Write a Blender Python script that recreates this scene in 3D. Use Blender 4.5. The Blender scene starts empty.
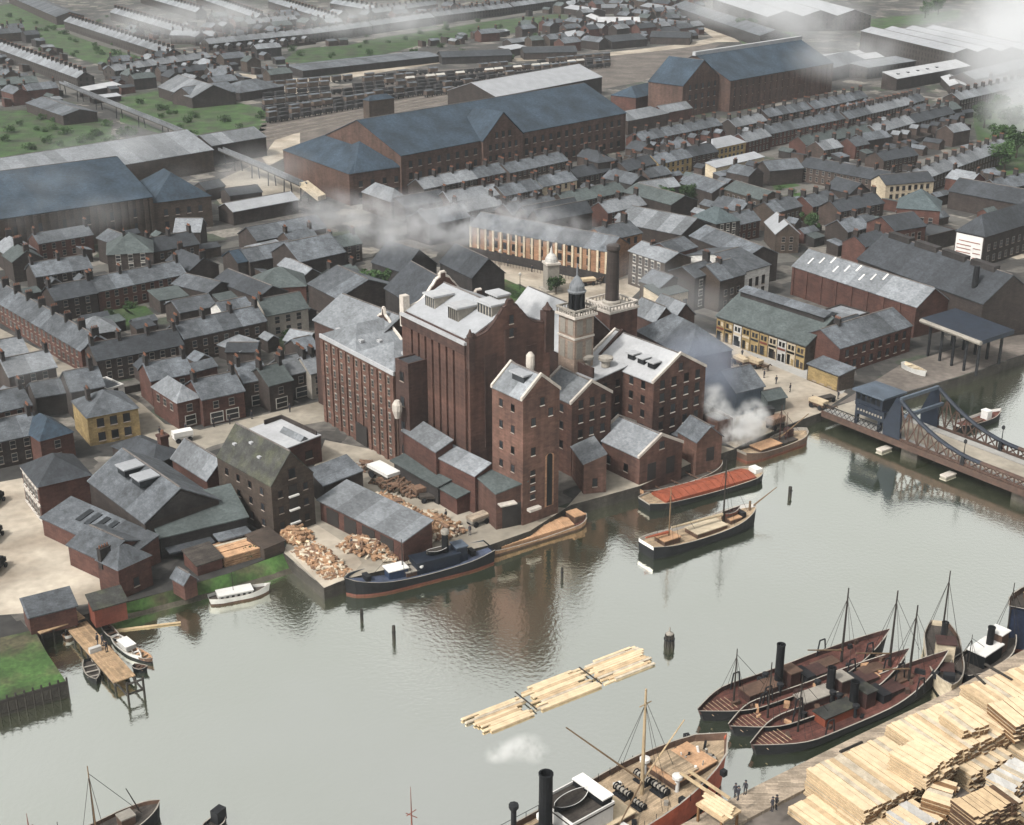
import bpy, bmesh, math, random
from mathutils import Vector, Matrix, noise
rnd = random.Random(11)
R = math.radians
C = bpy.context.scene.collection
scene = bpy.context.scene
# ------------------------------------------------------------------ camera geometry
H = 110.0; F = 1380.0; T = R(21.8); CT, ST = math.cos(T), math.sin(T)
WZ = -2.3                       # river level; the quays and streets lie at 0
def at(px, py, z=0.0):          # where the sight line through a picture point meets height z
    u, v = px-512.0, py-412.5
    d = (u, F*CT-v*ST, -F*ST-v*CT); k = (z-H)/d[2]
    return Vector((d[0]*k, d[1]*k, z))
def px_per_m(py): return CT*(py+140)/H
# ------------------------------------------------------------------ materials
KA = .60; MATS = {}; FOOT = []; ROWS = []
def nd(nt, t, **kw):
    n = nt.nodes.new(t)
    for k, v in kw.items(): setattr(n, k, v)
    return n
def mat(name, col, var=.28, scale=.35, rough=.85, obj=.14, house=0.0, streak=0.0, spec=.3, metal=0.0, moss=None, tint=None, patt=None, tile=None):
    m = bpy.data.materials.new(name); m.use_nodes = True; nt = m.node_tree; L = nt.links.new
    b = nt.nodes['Principled BSDF']; b.inputs['Roughness'].default_value = rough
    b.inputs['Specular IOR Level'].default_value = spec; b.inputs['Metallic'].default_value = metal
    tc = nd(nt, 'ShaderNodeTexCoord'); src = tc.outputs['Object']
    def mth(op, a, b_=None, c=None):
        n = nd(nt, 'ShaderNodeMath', operation=op)
        for i, x in enumerate((a, b_, c)):
            if x is None: continue
            if isinstance(x, (int, float)): n.inputs[i].default_value = x
            else: L(x, n.inputs[i])
        return n.outputs[0]
    def nz(sc, det=3, vec=None):
        n = nd(nt, 'ShaderNodeTexNoise'); n.inputs['Scale'].default_value = sc; n.inputs['Detail'].default_value = det
        L(vec or src, n.inputs['Vector']); return n.outputs['Fac']
    def rng(x, lo, hi, a=.28, b_=.72):
        n = nd(nt, 'ShaderNodeMapRange'); L(x, n.inputs[0])
        for i, v in enumerate((a, b_, lo, hi)): n.inputs[i+1].default_value = v
        return n.outputs[0]
    f = rng(nz(scale), 1-var, 1+var)
    f = mth('MULTIPLY', f, rng(nz(scale*7, 2), 1-var*.6, 1+var*.6))
    oi = nd(nt, 'ShaderNodeObjectInfo')
    if obj: f = mth('MULTIPLY', f, rng(oi.outputs['Random'], 1-obj, 1+obj, 0, 1))
    if streak:
        mp = nd(nt, 'ShaderNodeMapping'); mp.inputs['Scale'].default_value = (1.3, 1.3, .10); L(src, mp.inputs[0])
        f = mth('MULTIPLY', f, rng(nz(.55, 3, mp.outputs[0]), 1-streak, 1+streak))
    if house:
        sx = nd(nt, 'ShaderNodeSeparateXYZ'); L(src, sx.inputs[0])
        q = mth('FLOOR', mth('DIVIDE', sx.outputs[0], 5.1)); q = mth('ADD', q, mth('MULTIPLY', oi.outputs['Random'], 517.0))
        w = nd(nt, 'ShaderNodeTexWhiteNoise', noise_dimensions='1D'); L(q, w.inputs['W'])
        f = mth('MULTIPLY', f, rng(w.outputs['Value'], 1-house, 1+house, 0, 1))
    if patt:                     # small far windows as a pattern of the wall: pitch, width, storey height, window height
        sx = nd(nt, 'ShaderNodeSeparateXYZ'); L(src, sx.inputs[0])
        s = mth('ADD', sx.outputs[0], sx.outputs[1])
        a = mth('LESS_THAN', mth('FRACT', mth('DIVIDE', s, patt[0])), patt[1]/patt[0])
        c = mth('LESS_THAN', mth('FRACT', mth('DIVIDE', mth('SUBTRACT', sx.outputs[2], .9), patt[2])), patt[3]/patt[2])
        f = mth('MULTIPLY', f, mth('SUBTRACT', 1.0, mth('MULTIPLY', mth('MULTIPLY', a, c), .72)))
    if tile is None: tile = 'wall' if ('brick' in name or 'wall' in name) else 'roof' if ('slate' in name or name in ('blue_roof','mossy_roof','teal_roof')) else 'plank' if name in ('deck_wood','jetty_wood','quay_wood','deck_dark','deck_red') else ''
    if tile:
        sx = nd(nt, 'ShaderNodeSeparateXYZ'); L(src, sx.inputs[0]); cb = nd(nt, 'ShaderNodeCombineXYZ')
        if tile == 'wall': L(mth('ADD', sx.outputs[0], sx.outputs[1]), cb.inputs[0]); L(sx.outputs[2], cb.inputs[1])
        elif tile == 'roof': L(mth('ADD', sx.outputs[0], mth('MULTIPLY', sx.outputs[1], .13)), cb.inputs[0]); L(mth('MULTIPLY', sx.outputs[1], 1.2), cb.inputs[1])
        else: L(sx.outputs[0], cb.inputs[0]); L(sx.outputs[1], cb.inputs[1])
        bt = nd(nt, 'ShaderNodeTexBrick'); L(cb.outputs[0], bt.inputs['Vector']); bt.inputs['Scale'].default_value = 1
        bw, bh, am = {'wall':(1.1,.32,.16),'roof':(.62,.42,.17),'plank':(3.4,.28,.24)}[tile]
        bt.inputs['Brick Width'].default_value = bw; bt.inputs['Row Height'].default_value = bh; bt.inputs['Mortar Size'].default_value = .012 if tile == 'plank' else .006
        for k, v in (('Color1',1-am),('Color2',1+am),('Mortar',.72)): bt.inputs[k].default_value = (v,v,v,1)
        sc_ = nd(nt, 'ShaderNodeSeparateColor'); L(bt.outputs['Color'], sc_.inputs[0]); f = mth('MULTIPLY', f, sc_.outputs[0])
    rgb = nd(nt, 'ShaderNodeRGB'); rgb.outputs[0].default_value = (*[c*KA for c in col], 1); base = rgb.outputs[0]
    if moss:
        mx = nd(nt, 'ShaderNodeMix', data_type='RGBA'); mx.inputs['B'].default_value = (*[c*KA for c in moss], 1)
        L(base, mx.inputs['A']); L(rng(nz(scale*.7, 5), 0, 1, .45, .62), mx.inputs['Factor']); base = mx.outputs['Result']
    vm = nd(nt, 'ShaderNodeVectorMath', operation='SCALE'); L(base, vm.inputs[0]); L(f, vm.inputs['Scale'])
    L(vm.outputs[0], b.inputs['Base Color'])
    MATS[name] = m; return m
mat('brick', (.068,.048,.040), streak=.12)
mat('brick_dark', (.046,.035,.031), streak=.15)
mat('brick_red', (.100,.046,.036), streak=.1)
mat('brick_brown', (.070,.051,.040), streak=.12)
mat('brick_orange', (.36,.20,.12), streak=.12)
mat('brick_far', (.062,.052,.047), patt=(3.4,1.1,2.9,1.6))
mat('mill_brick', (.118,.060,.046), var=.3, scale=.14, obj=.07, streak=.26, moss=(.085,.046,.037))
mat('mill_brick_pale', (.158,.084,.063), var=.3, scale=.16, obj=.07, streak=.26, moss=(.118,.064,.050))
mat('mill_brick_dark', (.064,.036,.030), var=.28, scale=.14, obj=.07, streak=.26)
mat('tower_brick', (.33,.25,.20), var=.15, streak=.12)
mat('ware_brick', (.108,.064,.050), var=.3, scale=.12, streak=.22)
mat('soot_brick', (.036,.031,.030), streak=.2)
mat('yellow_wall', (.36,.26,.12), streak=.1)
mat('cream_wall', (.62,.52,.38), var=.15)
mat('white_wall', (.62,.60,.57), var=.15)
mat('slate', (.106,.116,.130), house=.36, var=.34, scale=.5)
mat('slate_dark', (.045,.050,.058), house=.18, var=.25, scale=.5)
mat('slate_green', (.080,.096,.096), house=.12, var=.22)
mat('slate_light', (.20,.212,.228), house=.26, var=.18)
mat('blue_roof', (.034,.054,.078), house=.10, var=.38, scale=.14, obj=.10)
mat('zinc', (.355,.365,.385), var=.11, scale=.25, obj=.06)
mat('white_roof', (.45,.455,.47), var=.13, scale=.2, obj=.05, rough=.7)
mat('mossy_roof', (.050,.050,.046), var=.4, scale=.5, moss=(.066,.068,.046))
mat('coping', (.62,.56,.50), var=.2)
mat('stone', (.34,.31,.27), var=.2)
mat('asphalt_roof', (.065,.07,.078), var=.2, scale=.2)
mat('teal_roof', (.085,.11,.118), var=.2)
mat('pane', (.020,.023,.027), obj=.85, var=.2, rough=.3, spec=.28)  # tone differs per pane, painting in lighter sky reflections
mat('frame', (.30,.27,.24), var=.2)
mat('frame_white', (.58,.55,.50), var=.2)
mat('sill', (.34,.28,.235), var=.2)
mat('door_dark', (.035,.03,.028), var=.2)
mat('pot', (.23,.10,.06), var=.25)
mat('iron', (.020,.021,.024), var=.3, rough=.7, spec=.15)
mat('iron_blue', (.014,.021,.036), var=.3, rough=.6, scale=.6)
mat('iron_blue_light', (.09,.115,.15), var=.25, rough=.6)
mat('rust_iron', (.085,.05,.038), var=.35, rough=.75, scale=1.0)
mat('hull_black', (.010,.011,.013), var=.4, rough=.7, scale=.3, spec=.15)
mat('hull_red', (.19,.055,.035), var=.3, rough=.65)
mat('hull_orange', (.50,.11,.055), var=.3, rough=.65, scale=.25)
mat('hull_rust', (.062,.028,.024), var=.4, rough=.75, scale=.4)
mat('hull_blue', (.03,.05,.10), var=.3, rough=.5)
mat('hull_navy', (.018,.026,.05), var=.35, rough=.65, spec=.15)
mat('hull_white', (.66,.65,.62), var=.15, rough=.5)
mat('hull_brown', (.12,.07,.048), var=.35, rough=.75)
mat('deck_wood', (.40,.30,.20), var=.3, scale=.8)
mat('deck_red', (.115,.042,.032), var=.45, scale=.6)
mat('deck_dark', (.06,.05,.043), var=.4, scale=.6)
mat('deck_blue', (.06,.075,.12), var=.4, scale=.6)
mat('hatch_red', (.30,.078,.04), var=.25, scale=.5)
mat('hatch_tan', (.55,.33,.19), var=.3, scale=.6)
mat('mast', (.20,.13,.075), var=.2)
mat('mast_dark', (.03,.024,.02), var=.2)
mat('spar', (.48,.36,.22), var=.2)
mat('canvas', (.55,.44,.30), var=.2)
mat('wood_post', (.035,.03,.025), var=.4)
mat('jetty_wood', (.47,.32,.19), var=.25, scale=1.2)
mat('quay_wood', (.36,.29,.22), var=.3, scale=.5)
mat('quay_wall', (.055,.048,.040), var=.4, streak=.25)
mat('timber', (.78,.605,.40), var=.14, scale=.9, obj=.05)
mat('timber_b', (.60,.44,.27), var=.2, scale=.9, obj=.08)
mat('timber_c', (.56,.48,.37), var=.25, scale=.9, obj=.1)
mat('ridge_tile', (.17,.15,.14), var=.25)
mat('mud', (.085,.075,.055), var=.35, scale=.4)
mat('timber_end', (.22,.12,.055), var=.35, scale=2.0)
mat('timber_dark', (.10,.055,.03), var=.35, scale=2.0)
mat('log', (.36,.215,.125), var=.4, scale=.9)
mat('log_dark', (.20,.12,.08), var=.4, scale=.9)
mat('bark', (.06,.045,.03), var=.3)
mat('leaf', (.040,.085,.026), var=.45, scale=.6, obj=.3)
mat('leaf_b', (.062,.115,.035), var=.4, scale=.8, obj=.3)
mat('grass', (.050,.105,.026), var=.55, scale=.2, moss=(.075,.068,.038))
mat('garden', (.042,.088,.022), var=.5, scale=.15, moss=(.05,.06,.032))
mat('road', (.37,.33,.27), var=.25, scale=.09, moss=(.25,.215,.17))
mat('road_pale', (.52,.455,.37), var=.22, scale=.09, moss=(.33,.275,.215))
mat('street', (.125,.118,.107), var=.22, scale=.08)
mat('pavement', (.38,.37,.35), var=.15, scale=.2)
mat('cinder', (.15,.128,.112), var=.4, scale=.1)
mat('rail_bed', (.27,.235,.205), var=.3, scale=.2)
mat('rail', (.24,.21,.185), var=.2)
mat('wagon_dark', (.045,.042,.043), var=.4, obj=.4)
mat('wagon_brown', (.13,.095,.075), var=.3, obj=.3)
mat('wagon_white', (.62,.59,.54), var=.15)
mat('coal', (.03,.03,.032), var=.4)
mat('cloth', (.04,.04,.05), var=.3, obj=.5)
mat('skin', (.45,.29,.21), var=.1)
mat('horse', (.07,.045,.03), var=.2)
mat('white_paint', (.82,.80,.77), var=.1)
mat('sign_red', (.32,.15,.12), var=.2)
# ------------------------------------------------------------------ mesh building
class MB:
    def __init__(s): s.v = []; s.f = []; s.m = []
    def poly(s, pts, m=0):
        n = len(s.v); s.v += [tuple(p) for p in pts]; s.f.append(tuple(range(n, n+len(pts)))); s.m.append(m)
    def solid(s, pts, faces, m=0):
        n = len(s.v); s.v += [tuple(p) for p in pts]
        for f in faces: s.f.append(tuple(i+n for i in f)); s.m.append(m)
    def box(s, x0, y0, z0, x1, y1, z1, m=0):
        s.solid([(x0,y0,z0),(x1,y0,z0),(x1,y1,z0),(x0,y1,z0),(x0,y0,z1),(x1,y0,z1),(x1,y1,z1),(x0,y1,z1)],
                [(0,3,2,1),(4,5,6,7),(0,1,5,4),(1,2,6,5),(2,3,7,6),(3,0,4,7)], m)
    def cbox(s, c, sx, sy, z0, z1, m=0, a=0.0):
        ca, sa = math.cos(a), math.sin(a)
        q = [(c[0]+x*ca-y*sa, c[1]+x*sa+y*ca) for x, y in ((-sx/2,-sy/2),(sx/2,-sy/2),(sx/2,sy/2),(-sx/2,sy/2))]
        s.extrude(q, z0, z1, m)
    def extrude(s, q, z0, z1, m=0, top=None):
        n = len(q)
        s.solid([(x,y,z0) for x, y in q]+[(x,y,z1) for x, y in q],
                [tuple(range(n-1,-1,-1)), tuple(range(n,2*n))]+[(i,(i+1)%n,(i+1)%n+n,i+n) for i in range(n)], m)
        if top is not None: s.m[-n-1] = top
    def prof(s, q, axis, a, b, m=0):       # profile (t,z) extruded along x (t = y) or along y (t = x)
        n = len(q)
        P = (lambda t, z, e: (e, t, z)) if axis == 'x' else (lambda t, z, e: (t, e, z))
        s.solid([P(t,z,a) for t, z in q]+[P(t,z,b) for t, z in q],
                [tuple(range(n-1,-1,-1)), tuple(range(n,2*n))]+[(i,(i+1)%n,(i+1)%n+n,i+n) for i in range(n)], m)
    def tube(s, p0, p1, r0, r1=None, n=6, m=0):
        r1 = r0 if r1 is None else r1; p0, p1 = Vector(p0), Vector(p1); d = (p1-p0).normalized()
        u = d.cross(Vector((0,0,1)) if abs(d.z) < .9 else Vector((1,0,0))).normalized(); w = d.cross(u)
        a = [p0+(u*math.cos(2*math.pi*i/n)+w*math.sin(2*math.pi*i/n))*r0 for i in range(n)]
        b = [p1+(u*math.cos(2*math.pi*i/n)+w*math.sin(2*math.pi*i/n))*r1 for i in range(n)]
        s.solid(a+b, [tuple(range(n-1,-1,-1)), tuple(range(n,2*n))]+[(i,(i+1)%n,(i+1)%n+n,i+n) for i in range(n)], m)
    def lathe(s, c, prof, n=10, m=0):      # prof: (r, z)
        o = len(s.v); k = len(prof)
        for r, z in prof:
            for i in range(n): s.v.append((c[0]+r*math.cos(2*math.pi*i/n), c[1]+r*math.sin(2*math.pi*i/n), c[2]+z))
        for j in range(k-1):
            for i in range(n):
                s.f.append((o+j*n+i, o+j*n+(i+1)%n, o+(j+1)*n+(i+1)%n, o+(j+1)*n+i)); s.m.append(m)
        s.f.append(tuple(o+i for i in range(n-1,-1,-1))); s.m.append(m)
        s.f.append(tuple(o+(k-1)*n+i for i in range(n))); s.m.append(m)
    def mesh(s, name, mats, smooth=False):
        me = bpy.data.meshes.new(name); me.from_pydata(s.v, [], s.f)
        for x in (mats if isinstance(mats, (list, tuple)) else [mats]): me.materials.append(MATS[x])
        me.polygons.foreach_set('material_index', s.m)
        bm = bmesh.new(); bm.from_mesh(me); bmesh.ops.recalc_face_normals(bm, faces=bm.faces); bm.to_mesh(me); bm.free()
        if smooth: me.polygons.foreach_set('use_smooth', [True]*len(me.polygons))
        me.update(); return me
    def build(s, name, mats, parent=None, loc=(0,0,0), rot=0.0, smooth=False):
        return link(name, s.mesh(name, mats, smooth), parent, loc, rot)
def link(name, me, parent=None, loc=(0,0,0), rot=0.0, scale=None):
    o = bpy.data.objects.new(name, me); C.objects.link(o); o.location = loc; o.rotation_euler = (0,0,rot)
    if scale: o.scale = scale
    if parent is not None: o.parent = parent
    return o
def tag(o, label, cat, group=None, kind=None):
    if label: o['label'] = label
    if cat: o['category'] = cat
    if group: o['group'] = group
    if kind: o['kind'] = kind
    return o
def thing(name, label, cat, loc=(0,0,0), rot=0.0, group=None):
    o = bpy.data.objects.new(name, None); C.objects.link(o); o.empty_display_size = 1
    o.location = loc; o.rotation_euler = (0,0,rot); return tag(o, label, cat, group)
def copy_tree(o, parent=None):
    kids = list(o.children); c = o.copy(); C.objects.link(c); c.parent = parent
    for k in kids: copy_tree(k, c)
    return c
# shared small meshes ------------------------------------------------
def window_mesh(name, frame='frame', sill='sill', bars=True, lintel=False):
    b = MB(); b.box(-.5,-.05,0,.5,.03,1,0)
    b.box(-.58,-.16,-.1,.58,.02,-.002,2)
    b.box(-.56,-.08,0,-.5,.02,1,1); b.box(.5,-.08,0,.56,.02,1,1); b.box(-.56,-.08,1.0,.56,.02,1.07,1)
    if bars: b.box(-.5,-.075,.47,.5,-.052,.54,1)
    if lintel: b.box(-.6,-.13,1.072,.6,.02,1.25,2)
    return b.mesh(name, ['pane', frame, sill])
WM = {'std': window_mesh('window'), 'white': window_mesh('window_white','frame_white','frame_white',True,True),
      'mill': window_mesh('window_mill','mill_brick_dark','coping',False), 'plain': window_mesh('window_plain','mill_brick_dark','sill',False),
      'shop': window_mesh('window_shop','frame_white','frame',True)}
WM['reveal'] = window_mesh('window_reveal','stone','stone',True,True)
b = MB(); b.box(-.5,-.06,0,.5,.03,1,0); b.box(-.58,-.1,0,-.5,.02,1.05,1); b.box(.5,-.1,0,.58,.02,1.05,1); b.box(-.58,-.1,1.05,.58,.02,1.12,1)
DOOR = b.mesh('door', ['door_dark','frame'])
def chimney_mesh(nm, sx, sy, h, wm):
    b = MB(); b.box(-sx/2,-sy/2,0,sx/2,sy/2,h,0); b.box(-sx/2-.08,-sy/2-.08,h,sx/2+.08,sy/2+.08,h+.16,0)
    k = max(2, int(sy/.42))
    for i in range(k):
        y = -sy/2+sy*(i+.5)/k; b.tube((0,y,h+.16),(0,y,h+.7),.15,.12,6,1)
    return b.mesh(nm, [wm,'pot'])
CH = {'a': chimney_mesh('chimney',.75,1.7,2.5,'soot_brick'), 'b': chimney_mesh('chimney_red',.75,1.5,2.3,'brick_dark'), 'c': chimney_mesh('chimney_tall',.9,2.0,3.4,'soot_brick')}
FACE = {'f': 0.0, 'r': math.pi/2, 'l': -math.pi/2, 'b': math.pi}
class Bld:
    def pos(s, face, t):                  # a place along a wall, t metres from its left end as seen from outside
        return {'f': (t, 0), 'r': (s.L, t), 'b': (s.L-t, s.D), 'l': (0, s.D-t)}[face]
    def run(s, face): return s.L if face in 'fb' else s.D
    def win(s, face, t, z, w, h, kind='std', name='window'):
        x, y = s.pos(face, t); s.nw += 1
        return link(name, WM[kind], s.root, (x,y,z), FACE[face], (w, 1.5 if w > 1.4 else 1, h))
    def wins(s, face, zs, pitch, w, h, kind='std', m=1.2, cap=90, name='window'):
        Lr = s.run(face)-2*m; n = max(1, int(round(Lr/pitch)))
        for z in zs:
            for i in range(n):
                if s.nw >= cap: return
                s.win(face, m+Lr*(i+.5)/n, z, w, h, kind, name)
    def door(s, face, t, w=1.0, h=2.1, z=0, name='door'):
        x, y = s.pos(face, t); return link(name, DOOR, s.root, (x,y,z), FACE[face], (w,1.2,h))
    def loc(s, px, py, z):
        p = at(px, py, z); return s.root_inv @ p
    def chim(s, kind, x, y, z): return link('chimney', CH[kind], s.root, (x,y,z), 0 if s.axis == 'x' else math.pi/2)
def frame_px(A, B, D, he):
    a, b_ = at(*A, he), at(*B, he); ang = math.atan2(b_.y-a.y, b_.x-a.x); L = (b_-a).length
    if isinstance(D, tuple):
        c = at(*D, he)-b_; D = -c.x*math.sin(ang)+c.y*math.cos(ang)
    return a, ang, L, max(D, 1.5)
def bld(label, A, B, D, he, name='brick_house', cat='house', roof='x', rise=2.6, n=1, wm='brick', rm='slate', ov=.3, group=None, z0=-.4, cope=None, th=.2):
    s = Bld(); a, s.ang, s.L, s.D = frame_px(A, B, D, he); s.he = he; s.rise = rise; s.nw = 0
    L, D = s.L, s.D
    s.root = thing(name, label, cat, (a.x, a.y, 0), s.ang, group)
    s.root_inv = (Matrix.Translation((a.x,a.y,0)) @ Matrix.Rotation(s.ang,4,'Z')).inverted()
    s.axis = 'y' if roof == 'y' else 'x'
    w = MB(); r = MB()
    if roof in 'xy':
        W, E = (D, L) if roof == 'x' else (L, D)
        sp = W/n; q = [(0,z0),(W,z0),(W,he)]
        for i in range(n-1,-1,-1): q += [((i+.5)*sp, he+rise)] + ([(i*sp, he)])
        w.prof(q, roof, 0, E)
        sl = rise/(sp/2)
        for i in range(n):
            c = (i+.5)*sp; o0 = ov if i == 0 else 0; o1 = ov if i == n-1 else 0; e = .03
            q = [(c-sp/2-o0, he-o0*sl+e),(c, he+rise+e),(c+sp/2+o1, he-o1*sl+e),(c+sp/2+o1, he-o1*sl+e+th),(c, he+rise+e+th),(c-sp/2-o0, he-o0*sl+e+th)]
            (r.box(.2,c-.14,he+rise+th-.02,E-.2,c+.14,he+rise+th+.14,1) if roof == 'x' else r.box(c-.14,.2,he+rise+th-.02,c+.14,E-.2,he+rise+th+.14,1))
            if cope: r.prof(q, roof, .35, E-.35)
            else: r.prof(q, roof, -ov, E+ov)
            if cope:
                cp = MB(); q2 = [(t, z+.004) for t, z in q[:3]]+[(t, z+.42) for t, z in q[3:]]
                for k in (0, E-.35): cp.prof(q2, roof, k-.05, k+.40)
                cp.build('gable_coping', cope, s.root)
    elif roof == 'hip':
        w.box(0,0,z0,L,D,he-.06); i = min(L,D)/2*.98
        x0,x1,y0,y1 = -ov,L+ov,-ov,D+ov; z = he
        if L >= D: a_, b_ = (i,D/2), (L-i,D/2)
        else: a_, b_ = (L/2,i), (L/2,D-i)
        P = [(x0,y0,z),(x1,y0,z),(x1,y1,z),(x0,y1,z),(*a_,he+rise),(*b_,he+rise)]
        if L >= D: Fc = [(3,2,1,0),(0,1,5,4),(1,2,5),(2,3,4,5),(3,0,4)]
        else: Fc = [(3,2,1,0),(0,1,4),(1,2,5,4),(2,3,5),(3,0,4,5)]
        r.solid(P, Fc)
    elif roof == 'lean':
        w.prof([(0,z0),(D,z0),(D,he+rise),(0,he)], 'x', 0, L); sl = rise/D
        r.prof([(-ov,he-ov*sl+.03),(D+.05,he+rise+.03),(D+.05,he+rise+.03+th),(-ov,he-ov*sl+.03+th)], 'x', -ov, L+ov)
    else:
        w.box(0,0,z0,L,D,he-.5); t = .35
        w.box(0,0,he-.5,L,t,he); w.box(0,D-t,he-.5,L,D,he); w.box(0,t,he-.5,t,D-t,he); w.box(L-t,t,he-.5,L,D-t,he)
        r.box(t+.01,t+.01,he-.49,L-t-.01,D-t-.01,he-.28)
        if cope:
            cp = MB(); e = .06
            for q in ((-e,-e,L+e,t+e),(-e,D-t-e,L+e,D+e),(-e,t+e,t+e,D-t-e),(L-t-e,t+e,L+e,D-t-e)): cp.box(q[0],q[1],he,q[2],q[3],he+.15)
            cp.build('parapet_coping', cope, s.root)
    w.build('wall', wm, s.root); r.build('roof', [rm,'ridge_tile'], s.root)
    ca, sa = math.cos(s.ang), math.sin(s.ang)
    FOOT.append([(a.x+x*ca-y*sa, a.y+x*sa+y*ca) for x, y in ((0,0),(L,0),(L,D),(0,D))])
    return s
def terrace(label, A, B, D=8.5, he=5.6, rise=2.7, wm=None, rm=None, ch=True, win=True, wing=0, kind='std', faces='f', group='slate roofed house terraces of the town', end=True, doors=True, ck='a', cs=7.7):
    s_px = px_per_m((A[1]+B[1])/2+15)
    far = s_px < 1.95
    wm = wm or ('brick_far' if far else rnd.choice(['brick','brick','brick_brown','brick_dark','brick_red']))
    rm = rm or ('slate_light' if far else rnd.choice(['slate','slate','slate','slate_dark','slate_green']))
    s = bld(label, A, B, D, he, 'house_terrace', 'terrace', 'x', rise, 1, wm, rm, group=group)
    if ch:
        k = max(1, int(round(s.L/cs)))
        for i in range(k+1):
            x = min(max(s.L*i/k, .45), s.L-.45)
            s.chim(ck, x, s.D/2, he+rise-.7)
    if win and not far and wm != 'brick_far':
        zs = [.95, 3.6] if he < 7.5 else [.95, 3.7, 6.5]
        for f in faces: s.wins(f, zs, 2.6, 1.0, 1.55, kind)
        if end and s.D > 5: s.wins('r', zs[1:], 4.0, .95, 1.5, kind, 1.5)
    ROWS.append((s,wm,rm))
    if wing:
        k = max(1, int(s.L/10.2))
        for i in range(k):
            x = s.L*(i+.5)/k
            b = MB(); b.prof([(x-2.0,-.3),(x+2.0,-.3),(x+2.0,3.2),(x,4.5),(x-2.0,3.2)],'y',-wing,-.002,0)
            b.prof([(x-2.2,3.1),(x,4.55),(x+2.2,3.1),(x+2.2,3.3),(x,4.75),(x-2.2,3.3)],'y',-wing-.2,-.001,1)
            b.build('rear_wing', [wm,rm], s.root)
        b = MB()
        for i in range(k+1):
            x = min(max(s.L*i/k,.2), s.L-.2); b.box(x-.12,-wing-5,-.3,x+.12,-.003,1.7)
        b.box(0.4,-wing-5.26,-.3,s.L-.4,-wing-5.003,1.7); b.build('yard_wall','brick_dark',s.root)
    return s
def shed(label, A, B, D, he=4.5, name='shed', cat='shed', roof='x', rise=2.0, wm='brick_dark', rm='slate_dark', **k):
    return bld(label, A, B, D, he, name, cat, roof, rise, wm=wm, rm=rm, **k)
# ------------------------------------------------------------------ sky, sun, camera
w = bpy.data.worlds.new('World'); scene.world = w; w.use_nodes = True; nt = w.node_tree
bg = nt.nodes['Background']; sky = nt.nodes.new('ShaderNodeTexSky'); sky.sky_type = 'NISHITA'; sky.sun_disc = False
SUN_TO = Vector((-.52,-.46,.80)).normalized()
el = math.asin(SUN_TO.z); sky.sun_elevation = el; sky.sun_rotation = math.atan2(SUN_TO.x, SUN_TO.y)
sky.dust_density = 6.0; sky.air_density = 1.2; sky.ozone_density = 1.0
tn = nt.nodes.new('ShaderNodeMix'); tn.data_type = 'RGBA'; tn.blend_type = 'MULTIPLY'; tn.inputs['Factor'].default_value = 1; tn.inputs['B'].default_value = (.985,.995,.975,1); hs = nt.nodes.new('ShaderNodeHueSaturation'); hs.inputs['Saturation'].default_value = .05
nt.links.new(sky.outputs[0], hs.inputs['Color']); nt.links.new(hs.outputs[0], tn.inputs['A']); nt.links.new(tn.outputs['Result'], bg.inputs['Color']); bg.inputs['Strength'].default_value = .15
sd = bpy.data.lights.new('sun', 'SUN'); sd.energy = 2.5; sd.angle = R(4); sd.color = (1, .95, .88)
so = bpy.data.objects.new('sun', sd); C.objects.link(so); so.rotation_euler = SUN_TO.to_track_quat('Z','Y').to_euler()
cd = bpy.data.cameras.new('camera'); cam = bpy.data.objects.new('camera', cd); C.objects.link(cam)
cd.sensor_fit = 'HORIZONTAL'; cd.sensor_width = 36; cd.lens = F/1024*36; cd.clip_end = 6000; cd.clip_start = 1
cam.location = (0,0,H); cam.rotation_euler = (math.pi/2-T, 0, 0); scene.camera = cam
scene.view_settings.view_transform = 'Standard'; scene.view_settings.look = 'None'; scene.view_settings.exposure = 0.62; scene.view_settings.gamma = 1
cy = scene.cycles; cy.use_denoising = True; cy.max_bounces = 6; cy.diffuse_bounces = 2; cy.glossy_bounces = 3; cy.volume_bounces = 1; cy.transparent_max_bounces = 8
cy.volume_step_rate = 2.0; cy.volume_max_steps = 96; cy.sample_clamp_indirect = 6
# ------------------------------------------------------------------ water
m = bpy.data.materials.new('river'); m.use_nodes = True; nt = m.node_tree; L = nt.links.new; p = nt.nodes['Principled BSDF']
tc = nd(nt,'ShaderNodeTexCoord'); mp = nd(nt,'ShaderNodeMapping'); mp.inputs['Scale'].default_value = (1,1.0,1); L(tc.outputs['Object'], mp.inputs[0])
n1 = nd(nt,'ShaderNodeTexNoise'); n1.inputs['Scale'].default_value = 1.3; n1.inputs['Detail'].default_value = 4; L(mp.outputs[0], n1.inputs[0])
n2 = nd(nt,'ShaderNodeTexNoise'); n2.inputs['Scale'].default_value = .02; n2.inputs['Detail'].default_value = 3; L(tc.outputs['Object'], n2.inputs[0])
bp = nd(nt,'ShaderNodeBump'); bp.inputs['Strength'].default_value = .22; bp.inputs['Distance'].default_value = .16
L(n1.outputs[0], bp.inputs['Height']); L(bp.outputs[0], p.inputs['Normal'])
mr = nd(nt,'ShaderNodeMapRange'); L(n2.outputs[0], mr.inputs[0]); mr.inputs[1].default_value=.35; mr.inputs[2].default_value=.65; mr.inputs[3].default_value=.05; mr.inputs[4].default_value=.13
L(mr.outputs[0], p.inputs['Roughness'])
mx = nd(nt,'ShaderNodeMix',data_type='RGBA'); mx.inputs['A'].default_value=(.04,.055,.024,1); mx.inputs['B'].default_value=(.06,.078,.04,1); L(n2.outputs[0], mx.inputs['Factor']); L(mx.outputs['Result'], p.inputs['Base Color'])
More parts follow.
